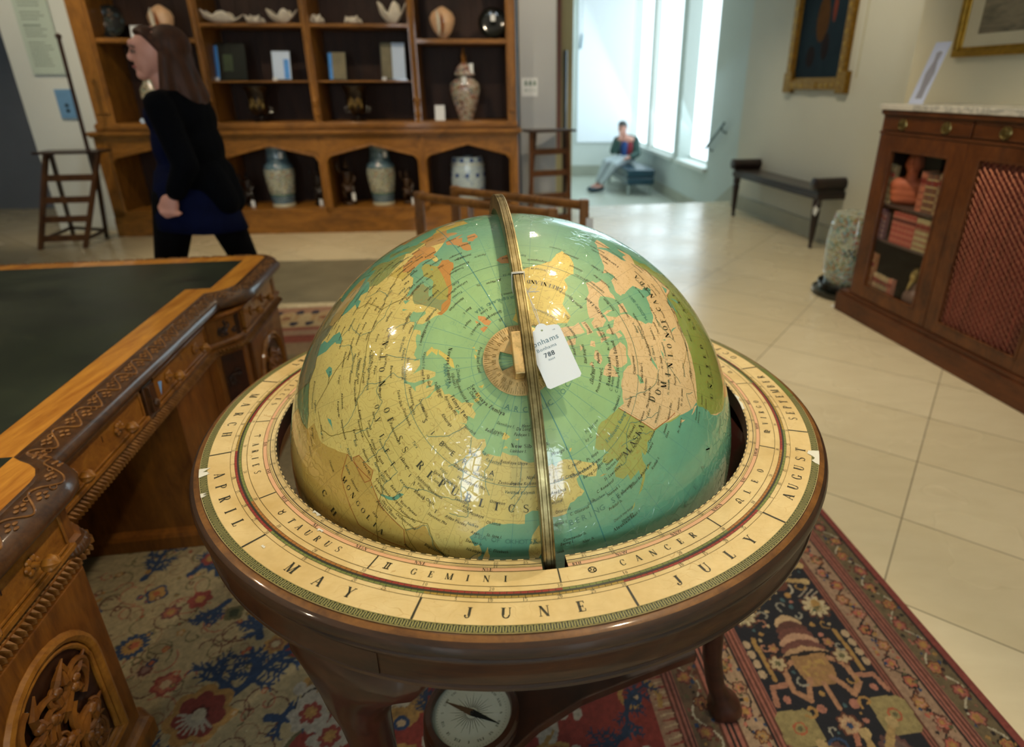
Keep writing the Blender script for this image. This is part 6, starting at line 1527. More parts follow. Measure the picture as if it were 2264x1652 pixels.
Z = .007 + .0012 * vn(U, V, 150, 8) + .0006 * vn(U, V, 310, 9)
edge_m = (V < -.038) | (U < -2.615); Z[edge_m] = .001
co = np.stack([X, Y, Z], -1).reshape(-1, 3)
idx = np.arange(nu * nvv).reshape(nu, nvv)
q = np.stack([idx[:-1, :-1], idx[:-1, 1:], idx[1:, 1:], idx[1:, :-1]], -1).reshape(-1, 4)
me = bpy.data.meshes.new('carpet')
me.vertices.add(len(co)); me.vertices.foreach_set('co', co.ravel())
me.loops.add(q.size); me.loops.foreach_set('vertex_index', q.ravel().astype(np.int32))
me.polygons.add(len(q)); me.polygons.foreach_set('loop_start', np.arange(0, q.size, 4, dtype=np.int32)); me.polygons.foreach_set('loop_total', np.full(len(q), 4, dtype=np.int32))
me.update(calc_edges=True)
at_ = me.color_attributes.new('col', 'FLOAT_COLOR', 'POINT')
at_.data.foreach_set('color', np.concatenate([Cc.reshape(-1, 3), np.ones((nu * nvv, 1))], 1).ravel().astype(np.float32))
me.materials.append(attrmat('carpet_wool', 'col', 0.95, 0.35, 420, nz=.22, nscale=420))
car = bpy.data.objects.new('carpet', me); COL.objects.link(car)
setp(car, 'antique patterned carpet with navy flowered border and cream centre under globe and desk', 'carpet')
# ================================================================= BOOKCASE
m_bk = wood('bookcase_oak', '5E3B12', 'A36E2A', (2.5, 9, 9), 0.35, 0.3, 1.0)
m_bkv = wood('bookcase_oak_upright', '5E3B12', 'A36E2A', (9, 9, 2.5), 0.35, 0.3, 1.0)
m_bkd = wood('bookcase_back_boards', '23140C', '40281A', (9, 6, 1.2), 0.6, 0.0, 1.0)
bc = thing('bookcase', 'long open oak bookcase with shelves above and four arched bays below', 'bookcase', (BO[0], BO[1], 0), BROT)
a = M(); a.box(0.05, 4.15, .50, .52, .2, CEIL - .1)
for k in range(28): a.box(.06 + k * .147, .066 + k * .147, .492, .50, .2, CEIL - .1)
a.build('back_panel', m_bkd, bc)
for u0, u1 in ((0.055, .235), (4.08, 4.17)):
    a = M(); a.box(u0, u1, .03, .50, 1.04, CEIL - .08); a.box(u0 + .02, u1 - .02, .015, .03, 1.2, CEIL - .1); a.build('side_upright', m_bkv, bc, bevel=.004)
for c in (1.17, 2.172, 3.172):
    a = M(); a.box(c - .036, c + .036, .04, .50, 1.04, CEIL - .08)
    a.tube([(c, .03, 1.06), (c, .03, CEIL - .1)], .022, 10)
    for z in (1.17, 1.185, 1.27): a.lathe([(.022, z - .012), (.032, z), (.022, z + .012)], 14, Matrix.Translation((c, .03, 0)))
    a.lathe([(.022, 1.28), (.034, 1.30), (.030, 1.33), (.022, 1.35)], 14, Matrix.Translation((c, .03, 0)))
    a.build('post', m_bkv, bc, True, angle=.5)
bays = ((.235, 1.134), (1.206, 2.136), (2.208, 3.136), (3.208, 4.08))
def shelf(u0, u1, z, t, y0=.06):
    a = M(); a.box(u0 - .01, u1 + .01, y0, .495, z - t, z); a.box(u0, u1, y0 - .014, y0, z - t * .9, z - .003)
    a.build('shelf', m_bk, bc, bevel=.003)
for i, (u0, u1) in enumerate(bays):
    if i in (0, 3): shelf(u0, u1, 1.872, .045)
    else: shelf(u0, u1, 2.003, .035); shelf(u0, u1, 1.498, .018, .10)
a = M(); a.box(.04, 4.18, .02, .5, 1.035, 1.112); a.box(.04, 4.18, .0, .02, 1.06, 1.10); a.box(.04, 4.18, .008, .02, 1.045, 1.106); a.build('upper_base', m_bk, bc, bevel=.004)
a = M(); a.box(-.03, 4.215, -.055, .5, 1.005, 1.037); a.box(-.015, 4.20, -.035, .5, .985, 1.005); a.build('ledge', m_bk, bc, bevel=.006)
# arched fronts
lp = (.0, .125), (1.135, 1.20), (2.145, 2.21), (3.15, 3.215), (4.10, 4.18)
for i in range(4):
    x0, x1 = lp[i][1], lp[i + 1][0]; c = (x0 + x1) / 2
    arch = [(x0, .255), (x0, .735)] + [(x0 + .012 + .0 + .07 * (1 - math.cos(math.radians(t))), .735 + .065 * math.sin(math.radians(t))) for t in (25, 50, 75, 90)] + [(c, .895)] 
    arch += [(x1 - .012 - .07 * (1 - math.cos(math.radians(t))), .735 + .065 * math.sin(math.radians(t))) for t in (90, 75, 50, 25)] + [(x1, .735), (x1, .255)]
    top_ = [(x1, .99), (x0, .99)]
    TT = Matrix(((1, 0, 0, 0), (0, 0, 1, 0), (0, 1, 0, 0), (0, 0, 0, 1)))
    a = M(); A = arch[1:-1]; n = len(A)
    for p, q in zip(A, A[1:]):   # spandrel strips down to the arch line
        a.add([(p[0], 0.0, p[1]), (q[0], 0.0, q[1]), (q[0], 0.0, .99), (p[0], 0.0, .99), (p[0], .04, p[1]), (q[0], .04, q[1]), (q[0], .04, .99), (p[0], .04, .99)], [(0, 1, 2, 3), (4, 7, 6, 5), (0, 4, 5, 1), (3, 2, 6, 7)])
    a.build('arch_front', m_bk, bc)
    a = M(); a.tube([(x, -.004, z) for x, z in arch], .014, 8); a.build('arch_moulding', m_bkv, bc, True)
for u0, u1 in lp:
    a = M(); a.box(u0, u1, .0, .5, .2, .99); a.build('stile', m_bkv, bc, bevel=.004)
a = M(); a.box(0.0, 4.18, .0, .5, .225, .255); a.box(0.0, 4.18, -.02, .5, .0, .17); a.box(0.0, 4.18, -.012, .5, .17, .2); a.box(0, 4.18, .0, .5, .2, .225); a.build('plinth', m_bk, bc, bevel=.004)
a = M(); a.box(0.0, 4.2, .0, .52, CEIL - .12, CEIL - .02); a.build('cornice', m_bk, bc)
BL = lambda u, y, z: tuple((frameT(BO, (BU.x, BU.y)) @ Vector((u, y, z))))
def onb(name, label, cat, u, y, z, rot=0, group=None): return thing(name, label, cat, BL(u, y, z), BROT + rot, group)

# ---- shells
m_sh = plain('shell_white', 'E6DCC6', 0.35, coat=.2, var=.12, vs=18); m_shg = plain('shell_grey_inside', 'A9A59E', 0.4, var=.15, vs=10); m_conch = plain('conch_pink', 'E3B98F', 0.35, coat=.3, var=.15, vs=14); m_conchd = plain('conch_mouth', 'A3561E', 0.3, coat=.3, var=.2, vs=16)
def clam(t, w_, h, ridges=7, d=.12, flat=.5):
    """fluted half shell standing open, hinge down"""
    a = M(); n = ridges * 8; m_ = 10; v = []
    for i in range(m_ + 1):
        s = i / m_
        for k in range(n + 1):
            th = math.radians(12 + 156 * k / n); rp = 1 + .10 * s * math.cos(th * ridges * 2.3)
            r = s ** .8 * rp
            v.append((w_ / 2 * r * math.cos(th) * 1.0, d * (math.sin(s * PI * .6) * .9) * (.6 + .4 * math.sin(th)) - d * .4 + .012 * s * math.sin(th * ridges * 2.3), h * r * math.sin(th)))
    f_ = [(i * (n + 1) + k, i * (n + 1) + k + 1, (i + 1) * (n + 1) + k + 1, (i + 1) * (n + 1) + k) for i in range(m_) for k in range(n)]
    a.add(v, f_); o = a.build('valve', m_sh, t, True, angle=3); s_ = o.modifiers.new('solid', 'SOLIDIFY'); s_.thickness = .006
    return o
def openclam(name, label, u0, u1, z, h, group='seashells along the top shelves', tilt=0.0):
    t = onb(name, label, 'shell', (u0 + u1) / 2, .17, z, group=group); w_ = u1 - u0
    a = M(); n = 40; m_ = 8; v = []
    for i in range(m_ + 1):
        s = i / m_
        for k in range(n):
            th = 2 * PI * k / n; lob = 1 + .13 * s * math.cos(th * 5); r = s * lob
            v.append((w_ / 2 * r * math.cos(th), .085 * r * math.sin(th), .004 + h * s ** 2 * (.72 + .28 * math.cos(th * 5) + tilt * math.cos(th))))
    a.add(v, [(i * n + k, i * n + (k + 1) % n, (i + 1) * n + (k + 1) % n, (i + 1) * n + k) for i in range(m_) for k in range(n)])
    o = a.build('valve', m_sh, t, True, angle=3); q = o.modifiers.new('solid', 'SOLIDIFY'); q.thickness = .007
    return t
openclam('giant_clam_shell', 'long shallow white shell lying at the left end of the second bay top shelf', 1.14, 1.55, 2.004, .11, tilt=-.35)
openclam('giant_clam_shell', 'spiky grey and white shell right end of the second bay top shelf', 1.80, 2.07, 2.004, .12)
openclam('giant_clam_shell', 'tall upright fluted clam shell at the right end of the third bay', 2.85, 3.11, 2.004, .19)
def crumple(name, label, u, w_, h, seed):
    t = onb(name, label, 'shell', u, .17, 2.004, group='seashells along the top shelves'); rr = random.Random(seed); a = M()
    a.ell((0, 0, h * .42), (w_ * .42, .05, h * .42), 18, 12)
    for k in range(7):
        an = k * .9; p = Vector((w_ * .36 * math.cos(an), .04 * math.sin(an), h * .45)); q = Vector((w_ * .5 * math.cos(an), .06 * math.sin(an), rr.choice((.0, .85)) * h + .004))
        a.tube([p, p.lerp(q, .5) + Vector((0, 0, .01)), q], [.017, .012, .003], 8)
    a.build('shell_body', m_sh, t, True, angle=3)
crumple('spider_conch_shell', 'small white legged shell in the middle of the second bay top shelf', 1.675, .19, .08, 1)
crumple('rock_shell', 'small knobbly cream shell at the left end of the third bay', 2.26, .13, .09, 2)
crumple('cockle_shell', 'small flat whitish shell in the middle of the third bay', 2.60, .17, .08, 3)
def conch(label, u, z, s=1.0, flip=1):
    t = onb('helmet_conch_shell', label, 'shell', u, .16, z, group='large conch shells'); a = M()
    n = 20; v = []; prof = [(.012, .0), (.04, .02), (.075, .07), (.10, .14), (.105, .19), (.085, .235), (.05, .265), (.02, .285), (.002, .29)]
    for r, z_ in prof:
        for k in range(n):
            th = 2 * PI * k / n; lobe = 1 + .22 * max(0, math.cos(th - 2.6)) ** 3 + .05 * math.cos(th * 6)
            v.append((s * r * lobe * math.cos(th) * 1.05 * flip, s * r * .75 * math.sin(th), s * z_))
    a.add(v, [(i * n + k, i * n + (k + 1) % n, (i + 1) * n + (k + 1) % n, (i + 1) * n + k) for i in range(len(prof) - 1) for k in range(n)] + [tuple(range(n))])
    a.build('shell_body', m_conch, t, True, angle=3)
    a = M(); pts = [(flip * s * (-.045 + .012 * math.sin(k * .5)), -s * (.066 + .024 * math.sin(k * PI / 8)), s * (.03 + .028 * k)) for k in range(9)]
    a.tube(pts, [s * q for q in (.014, .026, .034, .038, .038, .034, .028, .020, .008)], 10, flat=.6); a.build('lip', m_sh, t, True)
    a = M(); pts = [(flip * s * (-.008 + .008 * math.sin(k * .5)), -s * (.080 + .018 * math.sin(k * PI / 8)), s * (.045 + .026 * k)) for k in range(8)]
    a.tube(pts, [s * q for q in (.006, .016, .024, .027, .026, .021, .014, .006)], 10, flat=.5); a.build('aperture', m_conchd, t, True)
    return t
conch('large cream and orange conch shell on the right bay shelf', 3.47, 1.873)
conch('large cream and orange conch shell behind the walking woman on the left bay shelf', .82, 1.873, 1.0)
m_lacq = plain('black_lacquer', '0D1210', 0.12, coat=.8, var=.3, vs=6); m_gold = plain('gilt_paint', '6B5526', 0.35, .6, var=.3, vs=30); m_cardw = plain('card_white', 'E2E6E6', .6, var=.02)
m_plate = speck('dark_plate_glaze', '1B2022', ['3A4A50', '5A4A38', '2A3A30'], 16, .5)
def plate(label, u, z, r=.145, m_=None, tag=False, name='standing_plate'):
    t = onb(name, label, 'plate', u, .2, z, group=None)
    T = Matrix.Translation((0, .05, r * 1.04)) @ Matrix.Rotation(math.radians(78), 4, 'X')
    a = M(); a.lathe([(.0001, -.01), (r * .5, -.012), (r * .72, -.004), (r * .98, .012), (r, .016), (r * .97, .010), (r * .7, -.014), (.0001, -.022)], 32, T); a.build('dish', m_ or m_plate, t, True, angle=3)
    a = M()
    for s in (-1, 1): a.tube([(s * .05, .10, .004), (s * .05, -.01, .006), (s * .05, -.035, .035)], .004, 6)
    a.build('easel', m_lacq, t, True)
    if tag:
        a = M(); a.box(-.024, .024, -.004, -.002, r * 1.15, r * 1.55); a.build('lot_ticket', m_cardw, t)
    return t
plate('round black lacquer plate with white ticket standing at the right end of the top shelf', 3.96, 1.873, .145, m_lacq, True)
plate('round dark painted plate standing on the far left bay shelf', .25 + .05, 1.873, .145)
def card(label, u, z, w_, h, name='lot_card'):
    t = onb(name, label, 'card', u, .17, z); a = M()
    a.box(-w_ / 2, w_ / 2, -.001, .001, 0, h, T=Matrix.Rotation(math.radians(-10), 4, 'X'))
    a.box(-w_ / 2, w_ / 2, -.001, .001, 0, h * .8, T=Matrix.Translation((0, .0, 0)) @ Matrix.Rotation(math.radians(-28), 4, 'X') @ Matrix.Translation((0, .0, 0)))
    a.build('folded_card', m_cardw, t); return t
card('white folded card standing left of the lidded jar', 3.38, 1.113, .10, .15)
card('white card behind the dark plate and conch on the left bay shelf', .56, 1.873, .12, .115)
# ---- framed glass pictures / glazed boxes on the middle shelves
m_glassd = plain('picture_glass_dark', '1E2422', .12, coat=.5, var=.3, vs=5, spec=.8)
m_sky_glare = plain('picture_pale_blue', 'CFE2FA', .5, var=.06, vs=5); m_blue = plain('picture_blue', '4C9CEC', .5, var=.15, vs=9); m_stone_ = plain('picture_khaki', '7C7458', .6, var=.25, vs=8); m_grn = plain('picture_green', '2E3F1E', .6, var=.4, vs=18)
def picture(label, u, w_, h, parts_, lean=-12, tag=None):
    t = onb('glazed_picture', label, 'picture', u, .20, 1.499)
    T = Matrix.Rotation(math.radians(lean), 4, 'X')
    a = M(); a.box(-w_ / 2, w_ / 2, 0, .012, 0, h, T=T); a.build('backing', m_glassd, t, bevel=.001)
    for i, (x0, x1, z0, z1, m_, nm) in enumerate(parts_):
        a = M(); a.box(x0 * w_ - w_ / 2, x1 * w_ - w_ / 2, -.0012 - .0005 * i, 0, z0 * h, z1 * h, T=T); a.build(nm, m_, t)
    a = M(); a.box(-w_ / 2 - .01, w_ / 2 + .01, -.025, .05, 0, .012); a.build('base', m_lacq, t)
    if tag is not None: a = M(); a.box(tag - .03, tag + .01, -.04, -.038, .0, .03); a.build('lot_ticket', m_cardw, t)
picture('large dark glazed picture with a blue strip and green plant on the middle shelf', 1.335, .33, .35, [(.06, .20, .05, .93, m_blue, 'blue_strip'), (.34, .62, .25, .70, m_grn, 'plant_image')], tag=-.10)
picture('pale blue glazed picture on the middle shelf of the second bay', 1.84, .185, .28, [(.03, .97, .04, .98, m_sky_glare, 'sky_image'), (.62, .90, .06, .72, m_blue, 'tower_image')], tag=-.05)
picture('khaki and blue glazed picture at the left of the third bay', 2.385, .175, .27, [(.02, .22, .04, .96, m_blue, 'blue_strip'), (.22, .98, .04, .98, m_stone_, 'khaki_image')])
picture('grey and bright white glazed picture at the right of the third bay', 2.94, .25, .36, [(.04, .45, .04, .98, m_stone_, 'grey_image'), (.46, .98, .03, .99, m_sky_glare, 'window_glare')], tag=-.08)  # pale right half paints a window's reflection on the glass
# ---- urns
m_urn = plain('bronze_urn', '1C120B', .3, .3, coat=.4, var=.3, vs=12)
urn = onb('bronze_urn', 'dark bronze campana urn with gilt figures under the second bay picture shelf', 'urn', 1.57, .2, 1.113, group='pair of dark campana urns')
a = M(); a.lathe([(.0001, 0), (.075, 0), (.078, .012), (.06, .022), (.03, .03), (.026, .05), (.045, .062), (.075, .09), (.09, .14), (.092, .20), (.10, .27), (.118, .31), (.135, .325), (.138, .335), (.12, .335), (.09, .29), (.0001, .28)], 32); a.build('body', m_urn, urn, True, angle=.7)
a = M()
for s in (-1, 1): a.tube([(s * .078, 0, .09), (s * .12, 0, .085), (s * .128, 0, .12), (s * .092, 0, .135)], .008, 8)
a.build('handles', m_urn, urn, True)
a = M()
for k in range(5):
    an = -PI / 2 + (k - 2) * .33; a.ell((.092 * math.cos(an), .092 * math.sin(an), .15 + .03 * (k % 2)), (.016, .008, .035), 8, 6); a.ell((.093 * math.cos(an), .093 * math.sin(an), .2 + .02 * (k % 2)), .010, 8, 6)
a.build('gilt_figures', m_gold, urn, True)
dup(urn, BL(2.54, .2, 1.113), BROT, 'dark bronze campana urn with gilt figures under the third bay picture shelf')
# ---- lidded imari jar and the vase behind the woman
m_imari = speck('imari_glaze', 'B7A698', ['7A2C22', '24305A', '8A5A2A', '8FA58E'], 28, .62)
jar = onb('lidded_jar', 'tall lidded red and blue porcelain jar with gilt finial in the right bay', 'vase', 3.65, .2, 1.113)
a = M(); a.lathe([(.0001, 0), (.07, 0), (.074, .02), (.10, .09), (.135, .20), (.155, .29), (.15, .35), (.11, .39), (.075, .41), (.072, .43), (.0001, .43)], 36); a.build('body', m_imari, jar, True, angle=.9)
a = M(); a.lathe([(.105, .43), (.11, .44), (.085, .49), (.05, .53), (.03, .545), (.0001, .55)], 36); a.build('lid', m_imari, jar, True)
a = M(); a.lathe([(.028, .545), (.036, .56), (.022, .58), (.03, .60), (.015, .64), (.004, .69), (.0001, .70)], 16); a.build('finial', plain('gilt_finial', '8A5A22', .4, .4, var=.2), jar, True)
a = M(); a.tube([(.0, -.09, .45), (.01, -.15, .43), (.01, -.155, .42)], .0012, 5); a.box(-.02, .025, -.158, -.156, .345, .415); a.box(.055, .095, -.07, -.068, .45, .54); a.build('lot_ticket', m_cardw, jar)
vs2 = onb('porcelain_vase', 'small round flowered porcelain vase seen beside the walking woman face', 'vase', .57, .2, 1.113)
a = M(); a.lathe([(.0001, 0), (.05, 0), (.055, .02), (.05, .06), (.085, .14), (.115, .24), (.11, .31), (.07, .37), (.06, .40), (.075, .42), (.06, .42), (.0001, .40)], 32); a.build('body', speck('flowered_glaze', 'AFA994', ['7A2C22', '3C6A5A', '8A7430'], 26, .6), vs2, True, angle=.9)
# ---- two tall vases in the arched bays
m_celad = speck('celadon_vase_body', 'A6ABA0', ['8A5048', '4A6478', 'C4BC9C', '6E7E5E'], 38, .62); m_neck = speck('blue_neck_glaze', '54707E', ['3E566C', '7D949C'], 40, .6); m_cream = plain('cream_glaze', 'C6C2A6', .2, coat=.6, var=.04)
tv = onb('tall_vase', 'tall blue necked famille rose vase under the second arch', 'vase', 1.65, .22, .256, group='pair of tall Chinese vases under the arches')
a = M(); a.lathe([(.0001, 0), (.118, 0), (.12, .012), (.115, .03)], 36); a.build('foot', m_cream, tv, True)
a = M(); a.lathe([(.115, .03), (.118, .08), (.125, .12)], 36); a.build('lower_border', m_neck, tv, True); a = M(); a.lathe([(.150, .39), (.142, .425), (.122, .445), (.112, .46), (.104, .51), (.098, .57), (.104, .60), (.115, .612), (.100, .612), (.08, .58), (.08, .50), (.0001, .48)], 36); a.build('neck', m_neck, tv, True, angle=1)
a = M(); a.lathe([(.125, .12), (.142, .22), (.153, .32), (.150, .39)], 36); a.build('body', m_celad, tv, True)
a = M(); a.lathe([(.126, .118), (.1285, .124), (.130, .132)], 36); a.build('painted_band', plain('green_enamel', '3C6A58', .25, coat=.5), tv, True)
a = M(); a.tube([(.05, -.10, .60), (.075, -.11, .56)], .001, 4); a.box(.06, .095, -.115, -.113, .50, .56); a.build('lot_ticket', m_cardw, tv)
dup(tv, BL(2.71, .22, .256), BROT, 'tall blue necked famille rose vase under the third arch')
# ---- drum stool (blue and white)
m_bw = speck('blue_white_glaze', 'AFC0C4', ['6A88B0', '4C6EA4'], 60, .5); m_bluep = plain('cobalt_spot', '24427E', .2, coat=.6)
def drum(label, loc, rot, H, R_, body, band_, spotm, name='garden_stool', nspots=10, stand=False):
    t = thing(name, label, 'garden stool', loc, rot); z0 = .10 if stand else 0
    a = M(); n = 24; prof = [(R_ * (.85 + .15 * math.sin(PI * (i / n)) ** .75), z0 + H * i / n) for i in range(n + 1)]
    a.lathe([(.0001, z0)] + prof + [(R_ * .70, z0 + H * 1.003), (R_ * .25, z0 + H * .99), (R_ * .22, z0 + H * .965), (.0001, z0 + H * .965)], 40)
    for zz in (.14, .86):
        r = R_ * (.85 + .15 * math.sin(PI * zz) ** .75) + .001
        a.lathe([(r - .003, z0 + H * zz - .006), (r + .003, z0 + H * zz), (r - .003, z0 + H * zz + .006)], 40, mi=1)
        for k in range(26):
            an = 2 * PI * k / 26; q = zz + (.045 if zz < .5 else -.045); rr = R_ * (.85 + .15 * math.sin(PI * q) ** .75); a.ell((rr * math.cos(an), rr * math.sin(an), z0 + H * q), R_ * .035, 8, 5, 1)
    a.build('body', [body, band_], t, True, angle=.8)
    if spotm:
        a = M()
        for row, zz in enumerate((.30, .62, .93)):
            for k in range(nspots):
                an = 2 * PI * (k + .5 * (row % 2)) / nspots; rr = R_ * (.85 + .15 * math.sin(PI * zz) ** .75)
                R3_ = Matrix.Rotation(an, 3, 'Z'); a.ell((rr * math.cos(an), rr * math.sin(an), z0 + H * zz), (.004, R_ * .13, R_ * .13), 10, 6, R=R3_)
        a.build('painted_roundels', spotm, t, True)
    return t
drum('blue and white porcelain barrel stool under the right hand arch', BL(3.635, .24, .256), BROT, .49, .185, m_bw, m_cream, m_bluep)
# ---- dark carved figures
m_fig = plain('dark_carved_figure', '1A100A', .4, .1, var=.4, vs=20); m_figb = plain('figure_brown', '3E2A18', .4, .1, var=.4, vs=20)
def figure(label, u, H, m_, seed, tagx=None):
    t = onb('carved_figure', label, 'statue', u, .22, .256); a = M(); k = H / .48
    a.lathe([(.0001, 0), (.075 * k, 0), (.075 * k, .02), (.06 * k, .03), (.0001, .03)], 20)
    for s in (-1, 1): a.tube([(s * .04 * k, 0, .03), (s * .045 * k, -.01, .12 * k), (s * .02 * k, 0, .22 * k)], [.018 * k, .022 * k, .03 * k], 10)
    a.ell((0, 0, .28 * k), (.045 * k, .035 * k, .08 * k)); a.ell((0, 0, .33 * k), (.055 * k, .035 * k, .035 * k)); a.ell((0, -.005, .41 * k), (.026 * k, .03 * k, .034 * k))
    a.tube([(.05 * k, 0, .33 * k), (.085 * k, -.03, .27 * k), (.05 * k, -.06, .22 * k)], [.016 * k, .014 * k, .010 * k], 8); a.tube([(-.05 * k, 0, .33 * k), (-.09 * k, 0, .38 * k), (-.085 * k, -.02, .46 * k)], [.016 * k, .013 * k, .009 * k], 8)
    a.tube([(-.05 * k, -.01, .22 * k), (0, -.03, .15 * k), (.06 * k, 0, .20 * k)], [.03 * k, .035 * k, .03 * k], 8); a.tube([(0, 0, .43 * k), (.0, 0, .48 * k)], [.02 * k, .006 * k], 8)
    a.build('body', m_, t, True, angle=2)
    if tagx is not None: a = M(); a.tube([(tagx, -.05, .2), (tagx, -.07, .13)], .001, 4); a.box(tagx - .018, tagx + .018, -.072, -.07, .05 if tagx > 0 and H > .45 else .0, .13 if H > .45 else .07); a.build('lot_ticket', m_cardw, t)
figure('dark carved figure with ticket left of the vase under the third arch', 2.345, .48, m_figb, 1, .065)
figure('smaller dark carved figure right of the vase under the third arch', 2.975, .36, m_figb, 2, .06)
figure('near black figure with white ticket left of the vase under the second arch', 1.30, .36, m_fig, 3, .05)
figure('near black figure right of the vase under the second arch', 2.04, .42, m_fig, 4, .02)

# ================================================================= WALL SIGNS, LEFT
m_ink = plain('sign_print', '5D6B62', .6); m_frost = plain('sign_acrylic', 'C2D2C4', .3, coat=.3, var=.02)
sg = onb('text_panel', 'tall pale green text panel on the white pilaster', 'sign', -.40, .284, 1.56)
a = M(); a.box(-.155, .155, -.012, 0, 0, .85); a.build('panel', m_frost, sg, bevel=.002)
a = M(); rr = random.Random(5)
for k in range(26):
    z = .80 - k * .029
    if k in (3, 8, 12, 17): continue
    x = -.11
    while x < .03 + rr.random() * .06:
        w_ = rr.uniform(.012, .03); a.box(x, x + w_, -.0128, -.0122, z, z + (.014 if k in (0, 4, 13) else .008)); x += w_ + .006
a.build('print_lines', m_ink, sg)
a = M()
for x in (-.14, .14): a.lathe([(.0001, -.0), (.006, 0), (.006, .016), (.0001, .018)], 12, Matrix.Translation((x, -.0, .03)) @ Matrix.Rotation(PI / 2, 4, 'X'))
a.build('fixing', plain('fixing_steel', 'B8BCB8', .3, .8), sg, True)
sg = onb('switch_plate', 'blue switch plate with two black buttons on the pilaster', 'switch', -.325, .284, 1.15)
a = M(); a.box(-.085, .085, -.008, 0, 0, .275); a.build('plate', plain('switch_blue', '6E9CC4', .4), sg, bevel=.002)
for z in (.075, .125): a = M(); a.lathe([(.0001, 0), (.016, 0), (.016, .006), (.0001, .008)], 16, Matrix.Translation((.0, -.008, z)) @ Matrix.Rotation(PI / 2, 4, 'X')); a.build('button', m_lacq, sg, True)
sg = thing('wall_notice', 'white square notice with six small pictograms on the grey column', 'sign', BL(4.32, .279, 1.34), BROT)
a = M(); a.box(-.085, .085, -.004, 0, 0, .18, 0)
for r_ in range(2):
    for c_ in range(3):
        x, z = -.05 + c_ * .045, .105 - r_ * .06
        if r_ == 0: a.box(x, x + .026, -.0046, -.004, z, z + .035, 1); a.ell((x + .013, -.0043, z + .043), (.009, .0004, .009), 10, 6, 1)
        else: a.box(x, x + .026, -.0046, -.004, z + .02, z + .025, 2); a.box(x, x + .026, -.0046, -.004, z + .005, z + .01, 2); a.box(x, x + (.008 if c_ else .026), -.0046, -.004, z + .01, z + .02, 2)
a.build('sheet', [m_cardw, plain('pictogram_green', '4A6F5E', .6), plain('pictogram_grey', '8FA09A', .6)], sg)

# ================================================================= LIBRARY STEPS
m_step = wood('steps_wood', '3A2010', '6E4522', (8, 8, 3), .35, .3)
m_stepd = wood('steps_wood_dark', '1E120B', '40281A', (8, 8, 3), .35, .3)
def steps(label, fl, fr, bl_, br_, H, rungs, m1, pole=None, top=True, tl=None):
    cx = (fl[0] + fr[0] + bl_[0] + br_[0]) / 4; cy = (fl[1] + fr[1] + bl_[1] + br_[1]) / 4
    t = thing('library_steps', label, 'step ladder', (cx, cy, 0)); V = lambda p, z=0: Vector((p[0] - cx, p[1] - cy, z))
    tf = (V(fl, 0) + V(fr, 0)) / 2; tb = (V(bl_, 0) + V(br_, 0)) / 2; mid = tf.lerp(tb, .30)
    ax = (V(fr) - V(fl)).normalized(); hw = (V(fr) - V(fl)).length / 2 * .90
    TL, TR = mid - ax * hw, mid + ax * hw; TL.z = TR.z = H
    if tl: TL, TR = Vector((tl[0][0] - cx, tl[0][1] - cy, H)), Vector((tl[1][0] - cx, tl[1][1] - cy, H)); hw = (TR - TL).length / 2
    def bar(p, q, w_, m_, nm):
        d = (q - p).normalized(); s = d.cross(ax); s = s.normalized() if s.length > .1 else Vector((0, 0, 1)); s2 = d.cross(s).normalized(); a = M(); v = []
        for c in (p, q):
            for i, j in ((-1, -1), (1, -1), (1, 1), (-1, 1)): v.append(c + s * w_[0] * i / 2 + s2 * w_[1] * j / 2)
        a.add(v, [(0, 1, 2, 3), (4, 7, 6, 5), (0, 4, 5, 1), (1, 5, 6, 2), (2, 6, 7, 3), (3, 7, 4, 0)]); return a.build(nm, m_, t, bevel=.003)
    bar(V(fl), TL, (.05, .032), m1, 'front_leg'); bar(V(fr), TR, (.05, .032), m1, 'front_leg'); bar(V(bl_), TL + ax * .04, (.045, .028), m_stepd, 'rear_leg'); bar(V(br_), TR - ax * .04, (.045, .028), m_stepd, 'rear_leg')
    for z in rungs:
        k = z / H; bar(V(fl).lerp(TL, k), V(fr).lerp(TR, k), (.06, .022), m1, 'tread')
    k = .10; bar(V(bl_).lerp(TL, k), V(br_).lerp(TR, k), (.03, .02), m_stepd, 'rear_rail'); bar(V(fl).lerp(TL, k), V(bl_).lerp(TL, k), (.03, .02), m_stepd, 'side_rail'); bar(V(fr).lerp(TR, k), V(br_).lerp(TR, k), (.03, .02), m_stepd, 'side_rail')
    if top: c = (TL + TR) / 2; a = M(); yv = Vector((-ax.y, ax.x, 0)); v = [c + ax * x + yv * y + Vector((0, 0, z)) for z in (.0, .022) for x, y in ((-hw - .05, -.12), (hw + .05, -.12), (hw + .05, .14), (-hw - .05, .14))]; a.add(v, [(3, 2, 1, 0), (4, 5, 6, 7), (0, 1, 5, 4), (1, 2, 6, 5), (2, 3, 7, 6), (3, 0, 4, 7)]); a.build('platform', m_stepd, t, bevel=.004)
    if pole:
        p, q = (Vector((x[0] - cx, x[1] - cy, x[2])) for x in pole); a = M(); a.tube([p, q], .017, 10); a.ell(q, .026, 10, 8); a.build('hand_pole', m_stepd, t, True)
    return t
steps('wooden library steps with a tall hand pole at the far left, before the pilaster', (-4.86, 5.71), (-4.47, 5.77), (-4.99, 6.33), (-4.55, 6.20), .88, (.10, .28, .46, .66), m_step, ((-4.34, 5.98, .45), (-4.30, 5.96, 1.86)), tl=((-4.60, 5.80), (-4.16, 5.86)))
steps('wooden library steps standing before the grey column', (-.15, 6.55), (.27, 6.72), (-.19, 6.66), (.22, 6.83), 1.0, (.10, .34, .58, .80), m_step, None)

